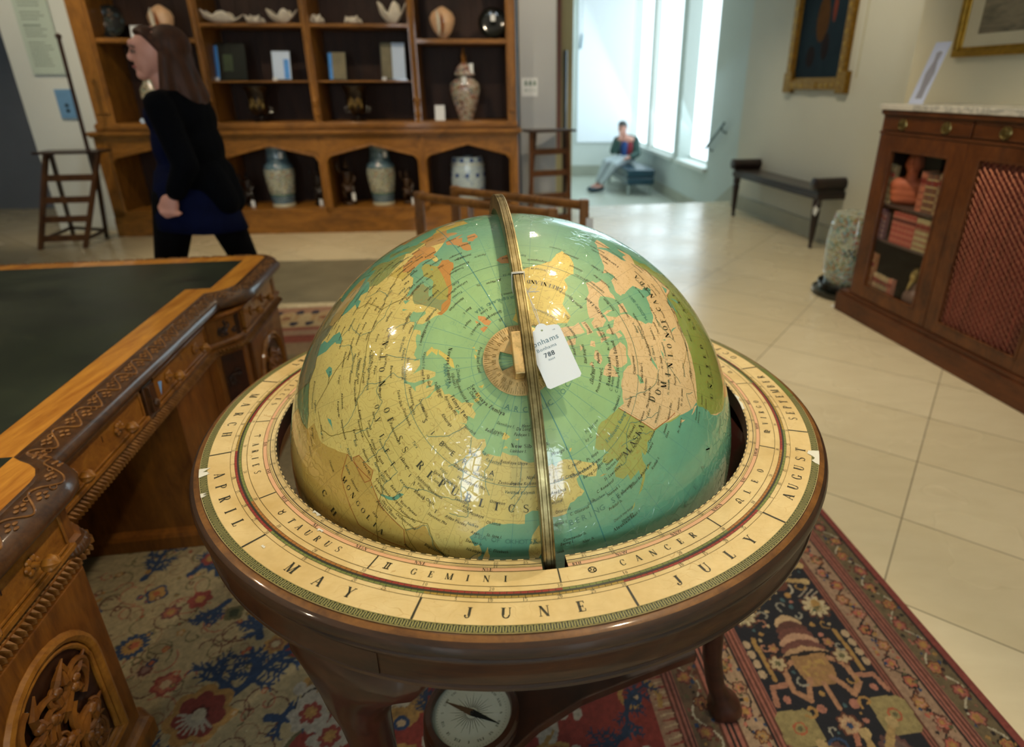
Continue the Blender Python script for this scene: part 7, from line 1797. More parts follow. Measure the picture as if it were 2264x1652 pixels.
# ================================================================= RAIL STAND behind the globe
m_rs = wood('stand_wood', '54300F', 'A06C30', (9, 9, 3), .3, .4)
rsd = thing('wooden_rail_stand', 'low wooden stand with two long rails right behind the globe', 'stand', (-.28, 3.5, 0))
def W(p, z): return Vector((p[0] + .28, p[1] - 3.5, z))
A0, A1, B0, B1 = (-.756, 3.655), (.038, 3.113), (-.568, 3.855), (.215, 3.369)
for p, q in ((A0, A1), (B0, B1)):
    a = M(); n_ = 9; pts = [W(p, .84).lerp(W(q, .835), k / n_) for k in range(n_ + 1)]; a.tube(pts, [.028, .025, .025, .025, .025, .025, .025, .025, .025, .028], 10); a.build('rail', m_rs, rsd, True)
    for c in (p, q):
        a = M(); c3 = W(c, 0); a.box(c3.x - .026, c3.x + .026, c3.y - .026, c3.y + .026, .05, .868)
        a.lathe([(.0001, .010), (.012, .010), (.017, .02), (.014, .05)], 12, Matrix.Translation((c3.x, c3.y, 0))); a.build('post', m_rs, rsd, bevel=.005)
for p, q in ((A0, B0), (A1, B1)):
    for z in (.25,): a = M(); a.tube([W(p, z), W(q, z)], .013, 8); a.build('cross_rail', m_rs, rsd, True)
m0, m1_ = Vector(A0).lerp(Vector(A1), .42), Vector(B0).lerp(Vector(B1), .42)
for c in (m0,): a = M(); c3 = W(c, 0); a.box(c3.x - .017, c3.x + .017, c3.y - .017, c3.y + .017, .010, .83); a.build('post', m_rs, rsd, bevel=.004)
a = M(); p, q = W(m0, .55), W(m1_, .55); a.tube([p, q], .012, 8); a.build('cross_rail', m_rs, rsd, True)
a = M(); a.box(-.02, .02, -.001, .001, 0, .07, T=Matrix.Translation(W(B1, .0) + Vector((.03, -.03, .70)))); a.tube([W(B1, .80) + Vector((.022, -.022, 0)), W(B1, .77) + Vector((.03, -.03, 0))], .001, 4)
tg = thing('price_tag', 'small white tag hanging from the right end of the rail stand', 'tag', (B1[0] + .03, B1[1] - .03, .70)); a.T = None
a2 = M(); a2.box(-.02, .02, -.001, .001, 0, .07); a2.build('card', m_cardw, tg)
a2 = M(); a2.tube([(-.006, .006, .11), (0, 0, .068)], .001, 4); a2.build('string', m_string, tg)
# ================================================================= CABINET
m_cab = wood('cabinet_mahogany', '381A0A', '6E3E1A', (8, 8, 3), .3, .4); m_cabh = wood('cabinet_mahogany_rail', '361809', '683A18', (3, 9, 9), .3, .4); m_cabd = wood('cabinet_plinth_wood', '361A0A', '683818', (2.5, 9, 9), .35, .3)
m_cabi = plain('cabinet_inside', '1C0E08', .7, var=.2)
def marble():
    m, nt, ns, ls, p = nmat('white_marble'); v = coords(ns, ls)
    f = noisen(ns, ls, v, 4, 6, .7, 2.0); ls.new(ramp(ns, ls, f, [(.3, lin('D6D3C8')), (.5, lin('C9C6BA')), (.56, lin('9A9A92')), (.62, lin('CCC9BE'))]), p.inputs['Base Color']); p.inputs['Roughness'].default_value = .25; return m
cab = thing('glazed_cabinet', 'mahogany side cabinet with marble top, glazed door and red pleated panel', 'cabinet', (KO[0], KO[1], 0), KROT)
m_marb = marble(); CW = 2.75
a = M(); a.box(.05, CW, -.02, .50, 1.308, 1.340); a.build('marble_top', m_marb, cab, bevel=.004)
a = M(); a.box(-.015, CW + .02, -.03, .495, 0, .125); a.box(-.005, CW + .01, -.018, .495, .125, .15); a.build('plinth', m_cabd, cab, bevel=.004)
a = M(); a.box(.075, .095, .0, .495, .15, 1.305); a.box(CW - .02, CW, .0, .495, .15, 1.305); a.build('side_panel', m_cab, cab, bevel=.002)
a = M(); a.box(.095, CW - .02, .478, .495, .15, 1.305); a.box(.095, CW - .02, .03, .478, .15, .165); a.box(.095, CW - .02, .03, .478, 1.17, 1.18); a.box(.80, .83, .03, .478, .165, 1.17); a.box(.095, .10, .03, .478, .165, 1.17); a.build('inside_lining', m_cabi, cab)
a = M(); a.box(.06, CW, -.012, .49, 1.283, 1.308); a.box(.068, CW, -.004, .03, 1.275, 1.283); a.build('top_moulding', m_cabh, cab, bevel=.003)
a = M(); a.box(.07, CW, -.008, .04, 1.172, 1.187); a.build('waist_moulding', m_cabh, cab, bevel=.003)
a = M(); a.box(.075, .095, -.002, .03, .15, 1.175); a.build('stile', m_cab, cab, bevel=.003)
m_knob = plain('ring_pull_brass', '8A7A4A', .35, .9, var=.3, vs=30)
for x0, x1, ks in ((.09, .745, (.25, .58)), (.76, 1.75, (.95, 1.55)), (1.765, 2.70, (1.95, 2.5))):
    a = M(); a.box(x0, x1, .0, .04, 1.19, 1.274); a.box(x0 + .008, x1 - .008, -.004, 0, 1.262, 1.266); a.box(x0 + .008, x1 - .008, -.004, 0, 1.197, 1.201); dr = a.build('drawer', m_cabh, cab, bevel=.002)
    for k in ks:
        b = M(); T = Matrix.Translation((k, -.001, 1.232)) @ Matrix.Rotation(PI / 2, 4, 'X')
        b.lathe([(.0001, .006), (.010, .008), (.013, .004), (.024, .003), (.029, .007), (.031, .003), (.032, 0)], 24, T)
        b.tube([T @ Vector((.022 * math.cos(q * PI / 8), .022 * math.sin(q * PI / 8) - .002, .012)) for q in range(16)], .0028, 6, closed=True); b.build('ring_pull', m_knob, dr, True, angle=.6)
def doorframe(x0, x1, z0, z1, sw_, nm='door'):
    a = M()
    for (p, q, r, s) in ((x0, x0 + sw_, z0, z1), (x1 - sw_, x1, z0, z1), (x0 + sw_, x1 - sw_, z0, z0 + sw_ * .8), (x0 + sw_, x1 - sw_, z1 - sw_ * .8, z1)): a.box(p, q, -.006, .022, r, s)
    for (p, q, r, s) in ((x0 + sw_ - .006, x0 + sw_ + .006, z0 + sw_ * .8, z1 - sw_ * .8), (x1 - sw_ - .006, x1 - sw_ + .006, z0 + sw_ * .8, z1 - sw_ * .8), (x0 + sw_, x1 - sw_, z0 + sw_ * .8 - .006, z0 + sw_ * .8 + .006), (x0 + sw_, x1 - sw_, z1 - sw_ * .8 - .006, z1 - sw_ * .8 + .006)): a.box(p, q, -.011, .0, r, s)
    return a.build(nm, m_cab, cab, bevel=.002)
d1 = doorframe(.097, .752, .155, 1.168, .105)
gm2 = clear_glass('door_glass', .05)
a = M(); a.add([(.2, .008, .23), (.65, .008, .23), (.65, .008, 1.09), (.2, .008, 1.09)], [(0, 1, 2, 3)]); a.build('glass_pane', gm2, d1)
d2 = doorframe(.757, 1.425, .155, 1.168, .085)
d3 = doorframe(1.43, 2.10, .155, 1.168, .085); d4 = doorframe(2.105, 2.72, .155, 1.168, .085)
# pleated silk behind a brass lattice
def silk():
    m, nt, ns, ls, p = nmat('red_pleated_silk'); v = coords(ns, ls, (70, 1, 2)); f = noisen(ns, ls, v, 1.0, 3)
    ls.new(ramp(ns, ls, f, [(.35, lin('52221C')), (.65, lin('823A30'))]), p.inputs['Base Color']); p.inputs['Roughness'].default_value = .5; return m
m_silk = silk(); m_latt = plain('brass_lattice', '946048', .35, .7, var=.2)
def lattice(x0, x1, z0, z1, par):
    a = M(); n = 60; v = []
    for i in range(n + 1):
        x = x0 + (x1 - x0) * i / n; y = .020 + .006 * math.sin(i * 1.9); v += [(x, y, z0), (x, y, z1)]
    a.add(v, [(2 * i, 2 * i + 1, 2 * i + 3, 2 * i + 2) for i in range(n)]); a.build('silk_panel', m_silk, par, True, angle=3)
    a = M(); s = .036; H = z1 - z0; Wd = x1 - x0; k = -H
    while k < Wd:
        for d in (1, -1):
            xa, za, xb, zb = (x0 + k, z0, x0 + k + H, z1) if d > 0 else (x0 + k, z1, x0 + k + H, z0)
            # clip
            def clip(xa, za, xb, zb):
                if xa < x0: za += (zb - za) * (x0 - xa) / (xb - xa); xa = x0
                if xb > x1: zb = za + (zb - za) * (x1 - xa) / (xb - xa); xb = x1
                return xa, za, xb, zb
            xa, za, xb, zb = clip(xa, za, xb, zb)
            if xb - xa > .002: a.tube([(xa, .008 + .001 * d, za), (xb, .008 + .001 * d, zb)], .0016, 4)
        k += s
    a.build('brass_lattice', m_latt, par, True)
lattice(.842, 1.34, .225, 1.10, d2); lattice(1.515, 2.015, .225, 1.10, d3); lattice(2.19, 2.635, .225, 1.10, d4)
KL = lambda u, y, z: tuple(TK @ Vector((u, y, z)))
for z in (.765, .545): a = M(); a.box(.10, .80, .035, .475, z - .016, z); a.build('shelf', plain('cabinet_shelf', '4A3A34', .5, var=.2) if z > .7 else bpy.data.materials['cabinet_shelf'], cab, bevel=.002)
# books
def book(label, u, z, w_, h, d, col, band_, group, y0=.045):
    d = .03 if any(k in group for k in ('tan', 'low', 'purple')) else d
    t = thing('book', label, 'book', KL(u, y0, z), KROT, group); m_ = bcol(col)
    a = M(); n = 6; sp = [(w_ * (.5 - .5 * math.cos(PI * k / n)), -.006 * math.sin(PI * k / n)) for k in range(n + 1)]
    a.prism(sp + [(w_, d), (w_ - .002, d), (w_ - .002, .006), (.002, .006), (.002, d), (0, d)], 0, h); a.build('binding', m_, t)
    a = M(); a.box(.0025, w_ - .0025, .005, d - .004, .003, h - .004); a.build('pages', bcol('C9B98C'), t)
    a = M()
    for q in (.12, .3, .48, .66, .84): a.prism([(x, y - .0016) for x, y in sp] + [(w_, .004), (0, .004)], h * q - .004, h * q + .004)
    a.build('spine_bands', bcol(band_), t)
    a = M(); a.prism([(x * 1.0, y - .0010) for x, y in sp] + [(w_, .003), (0, .003)], h * .70, h * .81); a.build('title_label', bcol('7A2A1E' if col not in ('A04A3C', '8A3A30') else '5A1E18'), t)
    return t
_bc = {}
def bcol(c):
    if c not in _bc: _bc[c] = plain('book_cloth_' + c.lower(), c, .5, coat=.15, var=.12, vs=40)
    return _bc[c]
def row(spec, u0, z, group, names):
    u = u0
    for (w_, h, col, bd), nm in zip(spec, names): book(nm, u, z, w_, h, .11, col, bd, group); u += w_ + .002
row([(.030, .235, '9A8A62', '6A5A34'), (.030, .228, '8A7A58', '5E4E30')], .152, .765, 'pair of tan books left of the bust', ['tan bound book at the far left of the top cabinet shelf', 'tan bound book touching the terracotta bust on its left'])
row([(.046, .225, 'B06A50', '8A4A38'), (.042, .220, '6E4A36', 'B09A6A'), (.042, .222, '6A4632', 'B09A6A'), (.046, .230, '9A8460', '6A4A34')], .430, .765, 'books right of the bust', ['salmon spined book right beside the terracotta bust', 'brown banded book second from the bust', 'brown banded book third from the bust', 'pale banded book at the right end of the top cabinet shelf'])
row([(.026, .18, '6A4A50', '8A6A60'), (.024, .185, '74545A', '8A6A60'), (.022, .17, '6E4A50', '9A7A6A')], .140, .545, 'dull purple books at the left of the middle shelf', ['dull purple book at the left end of the middle cabinet shelf', 'dull purple book second on the middle cabinet shelf', 'dull purple book third on the middle cabinet shelf'])
row([(.030, .19, 'A04A3C', 'B8705C')] * 6, .278, .545, 'matching red set on the middle shelf', ['%s of the six matching red volumes on the middle shelf, counted from the left' % q for q in ('first', 'second', 'third', 'fourth', 'fifth', 'sixth')])
row([(.032, .185, 'A89A70', '8A4A3A')] * 5, .474, .545, 'matching cream set on the middle shelf', ['%s of the matching cream volumes on the middle shelf, counted from the left' % q for q in ('first', 'second', 'third', 'fourth', 'fifth')])
row([(.030, .28, '9A6A4A', 'B08A5A'), (.030, .275, 'A06A44', 'B08A5A')], .135, .165, 'tall tan books on the bottom shelf', ['tall tan book at the left end of the bottom cabinet shelf', 'tall tan book second on the bottom cabinet shelf'])
row([(.034, .16, 'B8A078', '9A5A44'), (.034, .158, 'A8926A', '8A5A44'), (.034, .155, 'B09A70', '6A5A44'), (.034, .152, 'A89470', '7A5A44'), (.034, .16, 'B4745C', 'A05A44')], .210, .165, 'low books on the bottom shelf', ['low cream book next to the tall tan books', 'low cream book second in the bottom row', 'low cream book third in the bottom row', 'low cream book fourth in the bottom row', 'low pinkish book at the right end of the bottom row'])
def blob(name, prims, voxel, m_, parent, smooth=2, T=None):
    """one continuous skin grown around capsules and ellipsoids"""
    a = M(T)
    for p in prims:
        if p[0] == 'c': a.capsule(p[1], p[2], p[3], p[4], 16)
        elif p[0] == 'e': a.ell(p[1], p[2], 18, 12, R=p[3] if len(p) > 3 else None)
    o = a.build(name, m_, parent, True, angle=3.2)
    r = o.modifiers.new('remesh', 'REMESH'); r.mode = 'VOXEL'; r.voxel_size = voxel; r.use_smooth_shade = True
    s = o.modifiers.new('smooth', 'SMOOTH'); s.factor = .6; s.iterations = smooth * 2
    return o
m_terra = plain('terracotta', 'B5603E', .6, var=.08, vs=30)
b = thing('terracotta_bust', 'terracotta bust of a man standing between books on the top cabinet shelf', 'bust', KL(.275, .115, .765), KROT + .7)
blob('bust_body', [('c', (-.062, 0, .115), .048, (.062, 0, .115), .048), ('c', (-.058, 0, .075), .046, (.058, 0, .075), .046), ('c', (-.056, 0, .042), .042, (.056, 0, .042), .042), ('c', (0, 0, .13), .036, (0, -.004, .20), .032), ('e', (0, -.008, .245), (.044, .052, .062)), ('e', (0, .008, .262), (.047, .052, .048)), ('e', (0, -.062, .240), (.008, .012, .016)), ('e', (0, -.048, .208), (.024, .017, .014)), ('e', (.045, 0, .238), (.006, .012, .016)), ('e', (-.045, 0, .238), (.006, .012, .016))], .006, m_terra, b)
b2 = thing('small_stone_bust', 'small brown stone bust with gilt face on the bottom cabinet shelf', 'bust', KL(.475, .13, .165), KROT)
blob('bust_body', [('e', (0, 0, .06), (.068, .045, .065)), ('c', (0, 0, .10), .026, (0, 0, .16), .022)], .006, plain('brown_stone', '7A6054', .5, var=.2, vs=20), b2)
blob('bust_head', [('e', (0, -.004, .205), (.03, .036, .045)), ('e', (0, -.04, .205), (.005, .008, .012)), ('e', (0, .006, .225), (.033, .036, .032)), ('c', (0, -.028, .17), .014, (0, -.045, .125), .008)], .005, plain('gilt_face', 'B29A58', .4, .3, var=.2), b2)

# sheet leaning on the wall above the cabinet, framed print and gilt painting
t = thing('unframed_print', 'pale blue sheet with a dark vase image leaning on the cabinet top', 'print', KL(.13, .10, 1.341), KROT)
Tp = Matrix.Rotation(math.radians(-17), 4, 'X')
a = M(); a.box(0, .115, -.002, .002, 0, .345, T=Tp); a.build('sheet', plain('pale_blue_sheet', 'B9C4E0', .6, var=.02), t)
a = M(); a.lathe([(.0001, 0), (.035, 0), (.03, .06), (.045, .15), (.02, .22), (.03, .27), (.0001, .28)], 12, Tp @ Matrix.Translation((.065, -.0022, .03)) @ Matrix.Diagonal((.75, .005, .95, 1))); a.build('vase_image', plain('print_grey', '8A8C98', .6), t)
m_giltf = plain('gilt_frame', 'A8842E', .35, .65, var=.25, vs=25, bs=.3, bscale=60); m_mount = plain('picture_mount', 'C9C2A6', .7, var=.02); m_giltd = plain('gilt_frame_dark', '8A651F', .35, .65, var=.35, vs=40, bs=.5, bscale=90)
t = thing('framed_print', 'large gilt framed print with wide pale mount above the cabinet', 'picture', KL(.75, .50, 1.60), KROT)
a = M(); x0, x1, z1 = -.80, 1.2, 1.25
def fr(o, x0, x1, z0, z1, w_, d, y=0.0):
    for (p, q, r, s) in ((x0, x1, z0, z0 + w_), (x0, x1, z1 - w_, z1), (x0, x0 + w_, z0 + w_, z1 - w_), (x1 - w_, x1, z0 + w_, z1 - w_)): o.box(p, q, y - d, y, r, s)
fr(a, x0, x1, 0, z1, .035, .035); fr(a, x0 + .035, x1 - .035, .035, z1 - .035, .018, .022); a.build('frame', m_giltf, t, bevel=.004)
a = M(); a.box(x0 + .05, x1 - .05, -.012, -.004, .05, z1 - .05); a.build('mount', m_mount, t)
def greypic():
    m, nt, ns, ls, p = nmat('engraving_grey'); v = coords(ns, ls, (1.5, 1, 6)); ls.new(ramp(ns, ls, noisen(ns, ls, v, 2.5, 6, .6, 1), [(.35, lin('5A5444')), (.6, lin('8A8068')), (.75, lin('6A634F'))]), p.inputs['Base Color']); return m
a = M(); a.box(x0 + .15, x1 - .15, -.014, -.012, .12, z1 - .14); a.build('engraving', greypic(), t)
t = thing('gilt_framed_painting', 'tall dark painting in an ornate gilt frame on the right wall', 'picture', tuple(TP @ Vector((1.46, 0, 1.40))), PROT)
def darkpic():
    m, nt, ns, ls, p = nmat('dark_oil_painting'); v = coords(ns, ls, (3, 1, 2)); c = ramp(ns, ls, noisen(ns, ls, v, 1.6, 6, .6, .8), [(.35, lin('0A1A26')), (.6, lin('12242E')), (.75, lin('1E1E20'))]); ls.new(c, p.inputs['Base Color']); p.inputs['Roughness'].default_value = .7; p.inputs['Specular IOR Level'].default_value = .15; return m
a = M(); a.box(-.40, .36, -.012, -.004, .10, 1.4); a.build('canvas', darkpic(), t)
a = M()
for (x, z, rx, rz, mi) in ((-.03, .62, .10, .20, 0), (-.03, .62, .07, .15, 1), (.14, .70, .03, .12, 2), (-.08, .95, .05, .16, 2), (-.16, .30, .07, .10, 3), (.06, .38, .06, .12, 3)):
    a.ell((x, -.0125, z), (rx, .0015, rz), 16, 8, mi)
a.build('painted_figures', [plain('oil_ochre', '4A3218', .8, spec=.1), plain('oil_gold', '8A6428', .8, spec=.1), plain('oil_red', '6A3428', .8, spec=.1), plain('oil_brown', '201A1C', .8, spec=.1)], t, True)
a = M(); fr(a, -.50, .46, 0, 1.5, .085, .05); fr(a, -.42, .38, .08, 1.42, .03, .03)
for x in (-.50, .40): a.box(x - .02, x + .12, -.055, 0, -.03, .16)
a.box(-.02 - .09, .07, -.058, 0, -.0, .07)
for k in range(26): a.ell((-.455 if k % 2 else .415, -.050, .06 + k * .053), (.018, .008, .022), 8, 5, 1)
for k in range(9): a.ell((-.36 + k * .085, -.050, .04), (.02, .008, .016), 8, 5, 1)
a.build('frame', [m_giltd, m_giltf], t, bevel=.004)
t = thing('wall_trunking', 'pale vertical trunking strip on the wall right of the gilt painting', 'cord', tuple(TP @ Vector((2.05, 0, 1.5))), PROT); a = M(); a.box(-.008, .008, -.006, 0, 0, 1.4); a.build('strip', m_cream, t)

# ================================================================= DARK WINDOW SEAT BENCH
m_bench = wood('bench_dark_wood', '120B0A', '2E1C18', (8, 8, 3), .25, .5); m_seat = plain('bench_seat_leather', '3E3630', .35, coat=.2, var=.12)
bo = Vector((2.233, 7.211, 0)); bd = (Vector((2.535, 5.688, 0)) - bo); BLn = bd.length; bu = bd.normalized(); brot = math.atan2(bu.y, bu.x)
t = thing('window_bench', 'long dark wooden bench with a scroll roll at each end against the right wall', 'bench', tuple(bo), brot)
a = M(); a.box(-.05, BLn + .05, -.04, .36, .46, .52); a.build('seat_rail', m_bench, t, bevel=.005)
a = M(); a.box(-.03, BLn + .03, -.02, .34, .52, .535); a.build('seat', m_seat, t, bevel=.004)
for x in (-.02, BLn + .0):
    a = M(); a.tube([(x, -.05, .60), (x, .38, .60)], .055, 16); 
    for y in (-.05, .38): a.lathe([(.0001, 0), (.058, 0), (.058, .014), (.03, .02), (.0001, .024)], 16, Matrix.Translation((x, y, .60)) @ Matrix.Rotation(PI / 2 * (1 if y < 0 else -1), 4, 'X'))
    a.box(x - .02, x + .02, -.03, .35, .52, .58); a.build('end_roll', m_bench, t, True, angle=.6)
for x in (.0, BLn):
    for y in (0, .32):
        a = M(); a.lathe([(.0001, 0), (.016, 0), (.022, .02), (.016, .03), (.024, .10), (.036, .30), (.040, .36), (.028, .375), (.040, .39), (.04, .46)], 14, Matrix.Translation((x, y, 0))); a.build('leg', m_bench, t, True, angle=.6)
p = bo + bu * (BLn + .0) + Vector((-.03, -.03, 0)); tg = thing('price_tag', 'white tag tied to the near leg of the dark bench', 'tag', (p.x, p.y, .33), brot); a = M(); a.box(-.03, .03, -.0012, .0012, 0, .075, T=Matrix.Rotation(.5, 4, 'Y')); a.build('card', m_cardw, tg); a = M(); a.tube([(.01, 0, .07), (.025, .025, .13)], .001, 4); a.build('string', m_string, tg)

# porcelain barrel stool on a black stand
m_fr = speck('famille_rose_glaze', 'B2B8A4', ['9A5A4C', '5A8A80', '7FA6B0', '8A7A3C'], 34, .66)
gs = drum('famille rose porcelain barrel stool on a black stand beside the cabinet', (2.235, 4.30, 0), .2, .50, .185, m_fr, m_celad, None, stand=True)
a = M(); a.lathe([(.0001, .0), (.215, .0), (.235, .02), (.232, .045), (.19, .06), (.185, .075), (.205, .09), (.20, .10), (.0001, .10)], 36); a.build('stand', m_lacq, gs, True, angle=.6)
a = M()
for an in (-2.2, -1.2, -.2, 3.9):
    for dx, dz in ((0, .02), (0, -.02), (.02, 0), (-.02, 0)):
        q = an + dx / .185; a.ell((.1865 * math.cos(q), .1865 * math.sin(q), .35 + dz), (.008, .008, .009), 8, 6)
a.build('pierced_holes', m_fig, gs, True)
tg = thing('price_tag', 'white tag lying on the floor before the barrel stool', 'tag', (2.07, 4.03, .0)); a = M(); a.box(-.05, .045, -.028, .028, .001, .003, T=Matrix.Rotation(.3, 4, 'Z')); a.build('card', m_cardw, tg); a = M(); a.tube([(0, .02, .004), (.02, .06, .03), (.03, .09, .055)], .001, 4); a.build('string', m_string, tg)

# picture edge and dark pole seen through the gap beside the column
t = thing('picture_edge', 'narrow red brown frame edge hanging on the beige hall pier', 'picture', (.20, 9.49, .55)); a = M(); a.box(-.03, .03, -.04, 0, 0, 2.6); a.build('frame', plain('red_brown_frame', '7A3A1E', .4), t)
t = thing('dark_pole', 'thin dark pole standing before the beige hall pier', 'pole', (.29, 9.40, -.45)); a = M(); a.tube([(0, 0, 0), (0, 0, 2.35)], .028, 10); a.build('pole', m_lacq, t, True)
t = thing('blind_cord', 'hanging blind cord with a grey handle before the backlit blind', 'cord', (.77, 13.98, 2.2)); a = M(); a.tube([(0, 0, .2), (.01, 0, 1.7)], .006, 6); a.build('cord', m_marb, t, True); a = M(); a.tube([(-.03, 0, -.05), (0, 0, .22)], [.025, .02], 8); a.build('handle', plain('cord_handle', '6A868E', .5), t, True)
# ================================================================= WALKING WOMAN
skin = plain('skin', 'C98F7C', .5, var=.05, vs=10); hairm = wood('brown_hair', '1E0F07', '4E2A14', (30, 30, 2), .75, .0); navy = plain('navy_dress', '080E2A', .9, var=.2, vs=20, spec=.1); blk = plain('black_jacket', '040509', .9, var=.2, vs=20, spec=.08); tight = plain('black_tights', '0A090B', .9, var=.1, spec=.1); shoe = plain('black_shoe', '0A0A0A', .3)
wm = thing('person', 'woman with long brown hair walking left in black jacket and navy dress', 'person', (-1.83, 3.2, 0))
# she faces -x; local axes: x right, y away
P = [('e', (-.005, 0, 1.0), (.125, .15, .13)), ('e', (0.0, 0, 1.16), (.105, .125, .15)), ('e', (-.01, 0, 1.30), (.11, .15, .14)), ('e', (.01, 0, 1.385), (.075, .165, .06)),
     ('c', (-.005, 0, 1.38), .055, (-.035, 0, 1.50), .050),
     ('e', (-.025, 0, 1.605), (.098, .076, .108)), ('e', (-.075, 0, 1.565), (.052, .058, .080)), ('e', (-.105, 0, 1.500), (.026, .030, .024)), ('e', (-.138, 0, 1.577), (.017, .012, .018)), ('e', (-.130, 0, 1.592), (.011, .011, .026)), ('e', (-.120, 0, 1.533), (.016, .022, .010)),
     ('e', (-.116, 0, 1.635), (.022, .045, .022)), ('e', (-.01, -.074, 1.58), (.018, .010, .03)), ('e', (-.01, .074, 1.58), (.018, .010, .03)),
     # legs: near (left) leg forward, far leg back
     ('c', (-.06, -.075, .92), .098, (-.185, -.08, .50), .062), ('c', (-.185, -.08, .50), .058, (-.175, -.08, .10), .038), ('c', (-.175, -.08, .07), .036, (-.31, -.08, .035), .028),
     ('c', (.05, .075, .92), .098, (.17, .08, .52), .062), ('c', (.17, .08, .52), .056, (.20, .08, .17), .038), ('c', (.20, .08, .12), .034, (.10, .08, .045), .028),
     # near arm
     ('c', (.03, -.175, 1.36), .050, (.115, -.215, 1.10), .043), ('c', (.115, -.215, 1.10), .040, (.035, -.225, .965), .028), ('e', (.0, -.228, .920), (.046, .022, .048)),
     ('c', (.02, .175, 1.36), .050, (-.02, .215, 1.10), .043), ('c', (-.02, .215, 1.10), .040, (-.20, .20, .96), .028), ('e', (-.235, .20, .94), (.042, .020, .036))]
# fingers of the near hand curled into a loose fist, thumb along the side
for k, (dx, L_) in enumerate(((-.168, .050), (-.152, .056), (-.134, .054), (-.116, .046))):
    x = dx + .135; P += [('c', (x + .004, -.232, .907 - .004 * k), .0115, (x - .006, -.244, .880), .0110), ('c', (x - .006, -.244, .880), .0108, (x + .012, -.236, .857 + .004 * k), .0096), ('c', (x + .012, -.236, .857 + .004 * k), .0094, (x + .022, -.222, .873), .0084)]
P += [('c', (-.030, -.222, .935), .013, (-.050, -.232, .903), .012), ('c', (-.050, -.232, .903), .0115, (-.037, -.246, .883), .010)]
HA = math.radians(24); HR = Matrix.Rotation(HA, 3, 'Z')
def turn(p):
    v = HR @ (Vector(p) - Vector((.0, 0, 0))); return tuple(v)
P = [(q[0], turn(q[1]), q[2], HR) if (q[0] == 'e' and q[1][2] > 1.45) else q for q in P]
body = blob('body', P, .0075, skin, wm, 1)
# face details
a = M()
for s in (-1, 1):
    a.ell(turn((-.115, s * .033, 1.600)), (.010, .015, .0075), 10, 6, 0, R=HR); a.ell(turn((-.1235, s * .034, 1.600)), (.004, .009, .0078), 8, 6, 1); a.tube([turn(q) for q in ((-.124, s * .012, 1.620), (-.123, s * .034, 1.627), (-.106, s * .054, 1.618))], .0030, 6, 1); a.tube([turn(q) for q in ((-.1235, s * .018, 1.605), (-.1225, s * .034, 1.609), (-.112, s * .046, 1.602))], .0022, 6, 1)
a.tube([turn(q) for q in ((-.124, -.022, 1.534), (-.136, 0, 1.537), (-.124, .022, 1.534))], .0052, 6, 2)
a.build('face_features', [plain('eye_white', '8E7468', .5), plain('eye_dark', '2A1810', .4), plain('lips', '9A4A48', .4)], body, True)
blob('hair', [('e', (.030, .012, 1.630), (.100, .088, .094)), ('e', turn((-.055, 0, 1.686)), (.052, .058, .028)), ('e', (.062, .012, 1.56), (.060, .086, .10)), ('c', (.045, -.068, 1.58), .032, (.02, -.10, 1.33), .034), ('c', (.03, .070, 1.58), .035, (.03, .10, 1.33), .036), ('c', (.06, -.02, 1.55), .060, (.10, -.03, 1.38), .052), ('c', (.06, .03, 1.55), .055, (.12, .03, 1.40), .045), ('c', turn((-.060, -.058, 1.676)), .014, turn((.012, -.084, 1.60)), .018), ('c', turn((-.066, .058, 1.672)), .016, turn((.0, .078, 1.58)), .022), ('c', (.015, -.105, 1.36), .034, (.0, -.115, 1.26), .018), ('c', (.10, 0, 1.42), .05, (.13, 0, 1.34), .028)], .009, hairm, wm)
blob('dress', [('e', (-.01, 0, 1.0), (.15, .172, .15)), ('e', (-.01, 0, 1.17), (.128, .150, .18)), ('e', (-.02, 0, 1.31), (.118, .152, .12)), ], .011, navy, wm)
a = M(); v = []; n = 28
for z, x0, rx, ry in ((1.06, -.0, .148, .172), (.98, .0, .172, .188), (.90, .0, .195, .196), (.83, .005, .212, .202), (.765, .01, .226, .206)):
    for k in range(n):
        q = 2 * PI * k / n; fl = 1 + (.03 * math.cos(q * 6) if z < .9 else 0); v.append((x0 + rx * fl * math.cos(q), ry * fl * math.sin(q), z - (.02 * math.cos(q) if z < .9 else 0)))
a.add(v, [(i * n + k, i * n + (k + 1) % n, (i + 1) * n + (k + 1) % n, (i + 1) * n + k) for i in range(4) for k in range(n)])
sk = a.build('skirt', navy, wm, True, angle=3); q_ = sk.modifiers.new('solid', 'SOLIDIFY'); q_.thickness = .006
# hollow skirt hem is closed by the thighs; cropped jacket over it
blob('jacket', [('e', (.045, 0, 1.30), (.125, .180, .14)), ('e', (.06, 0, 1.16), (.122, .172, .17)), ('e', (.065, 0, 1.03), (.135, .185, .12)), ('e', (.02, 0, 1.395), (.085, .180, .055)), ('c', (.10, -.05, 1.03), .10, (.155, -.03, .90), .085), ('c', (.10, .05, 1.03), .10, (.155, .04, .90), .085),
                ('c', (.03, -.180, 1.37), .066, (.115, -.220, 1.10), .060), ('c', (.115, -.220, 1.10), .058, (.045, -.228, .980), .046), ('c', (.02, .180, 1.37), .066, (-.02, .220, 1.10), .058), ('c', (-.02, .220, 1.10), .054, (-.185, .205, .972), .044)], .010, blk, wm)
blob('tights', [('c', (-.06, -.075, .92), .104, (-.185, -.08, .50), .067), ('c', (-.185, -.08, .50), .063, (-.175, -.08, .10), .042), ('c', (.05, .075, .92), .104, (.17, .08, .52), .067), ('c', (.17, .08, .52), .061, (.20, .08, .17), .042)], .009, tight, wm)
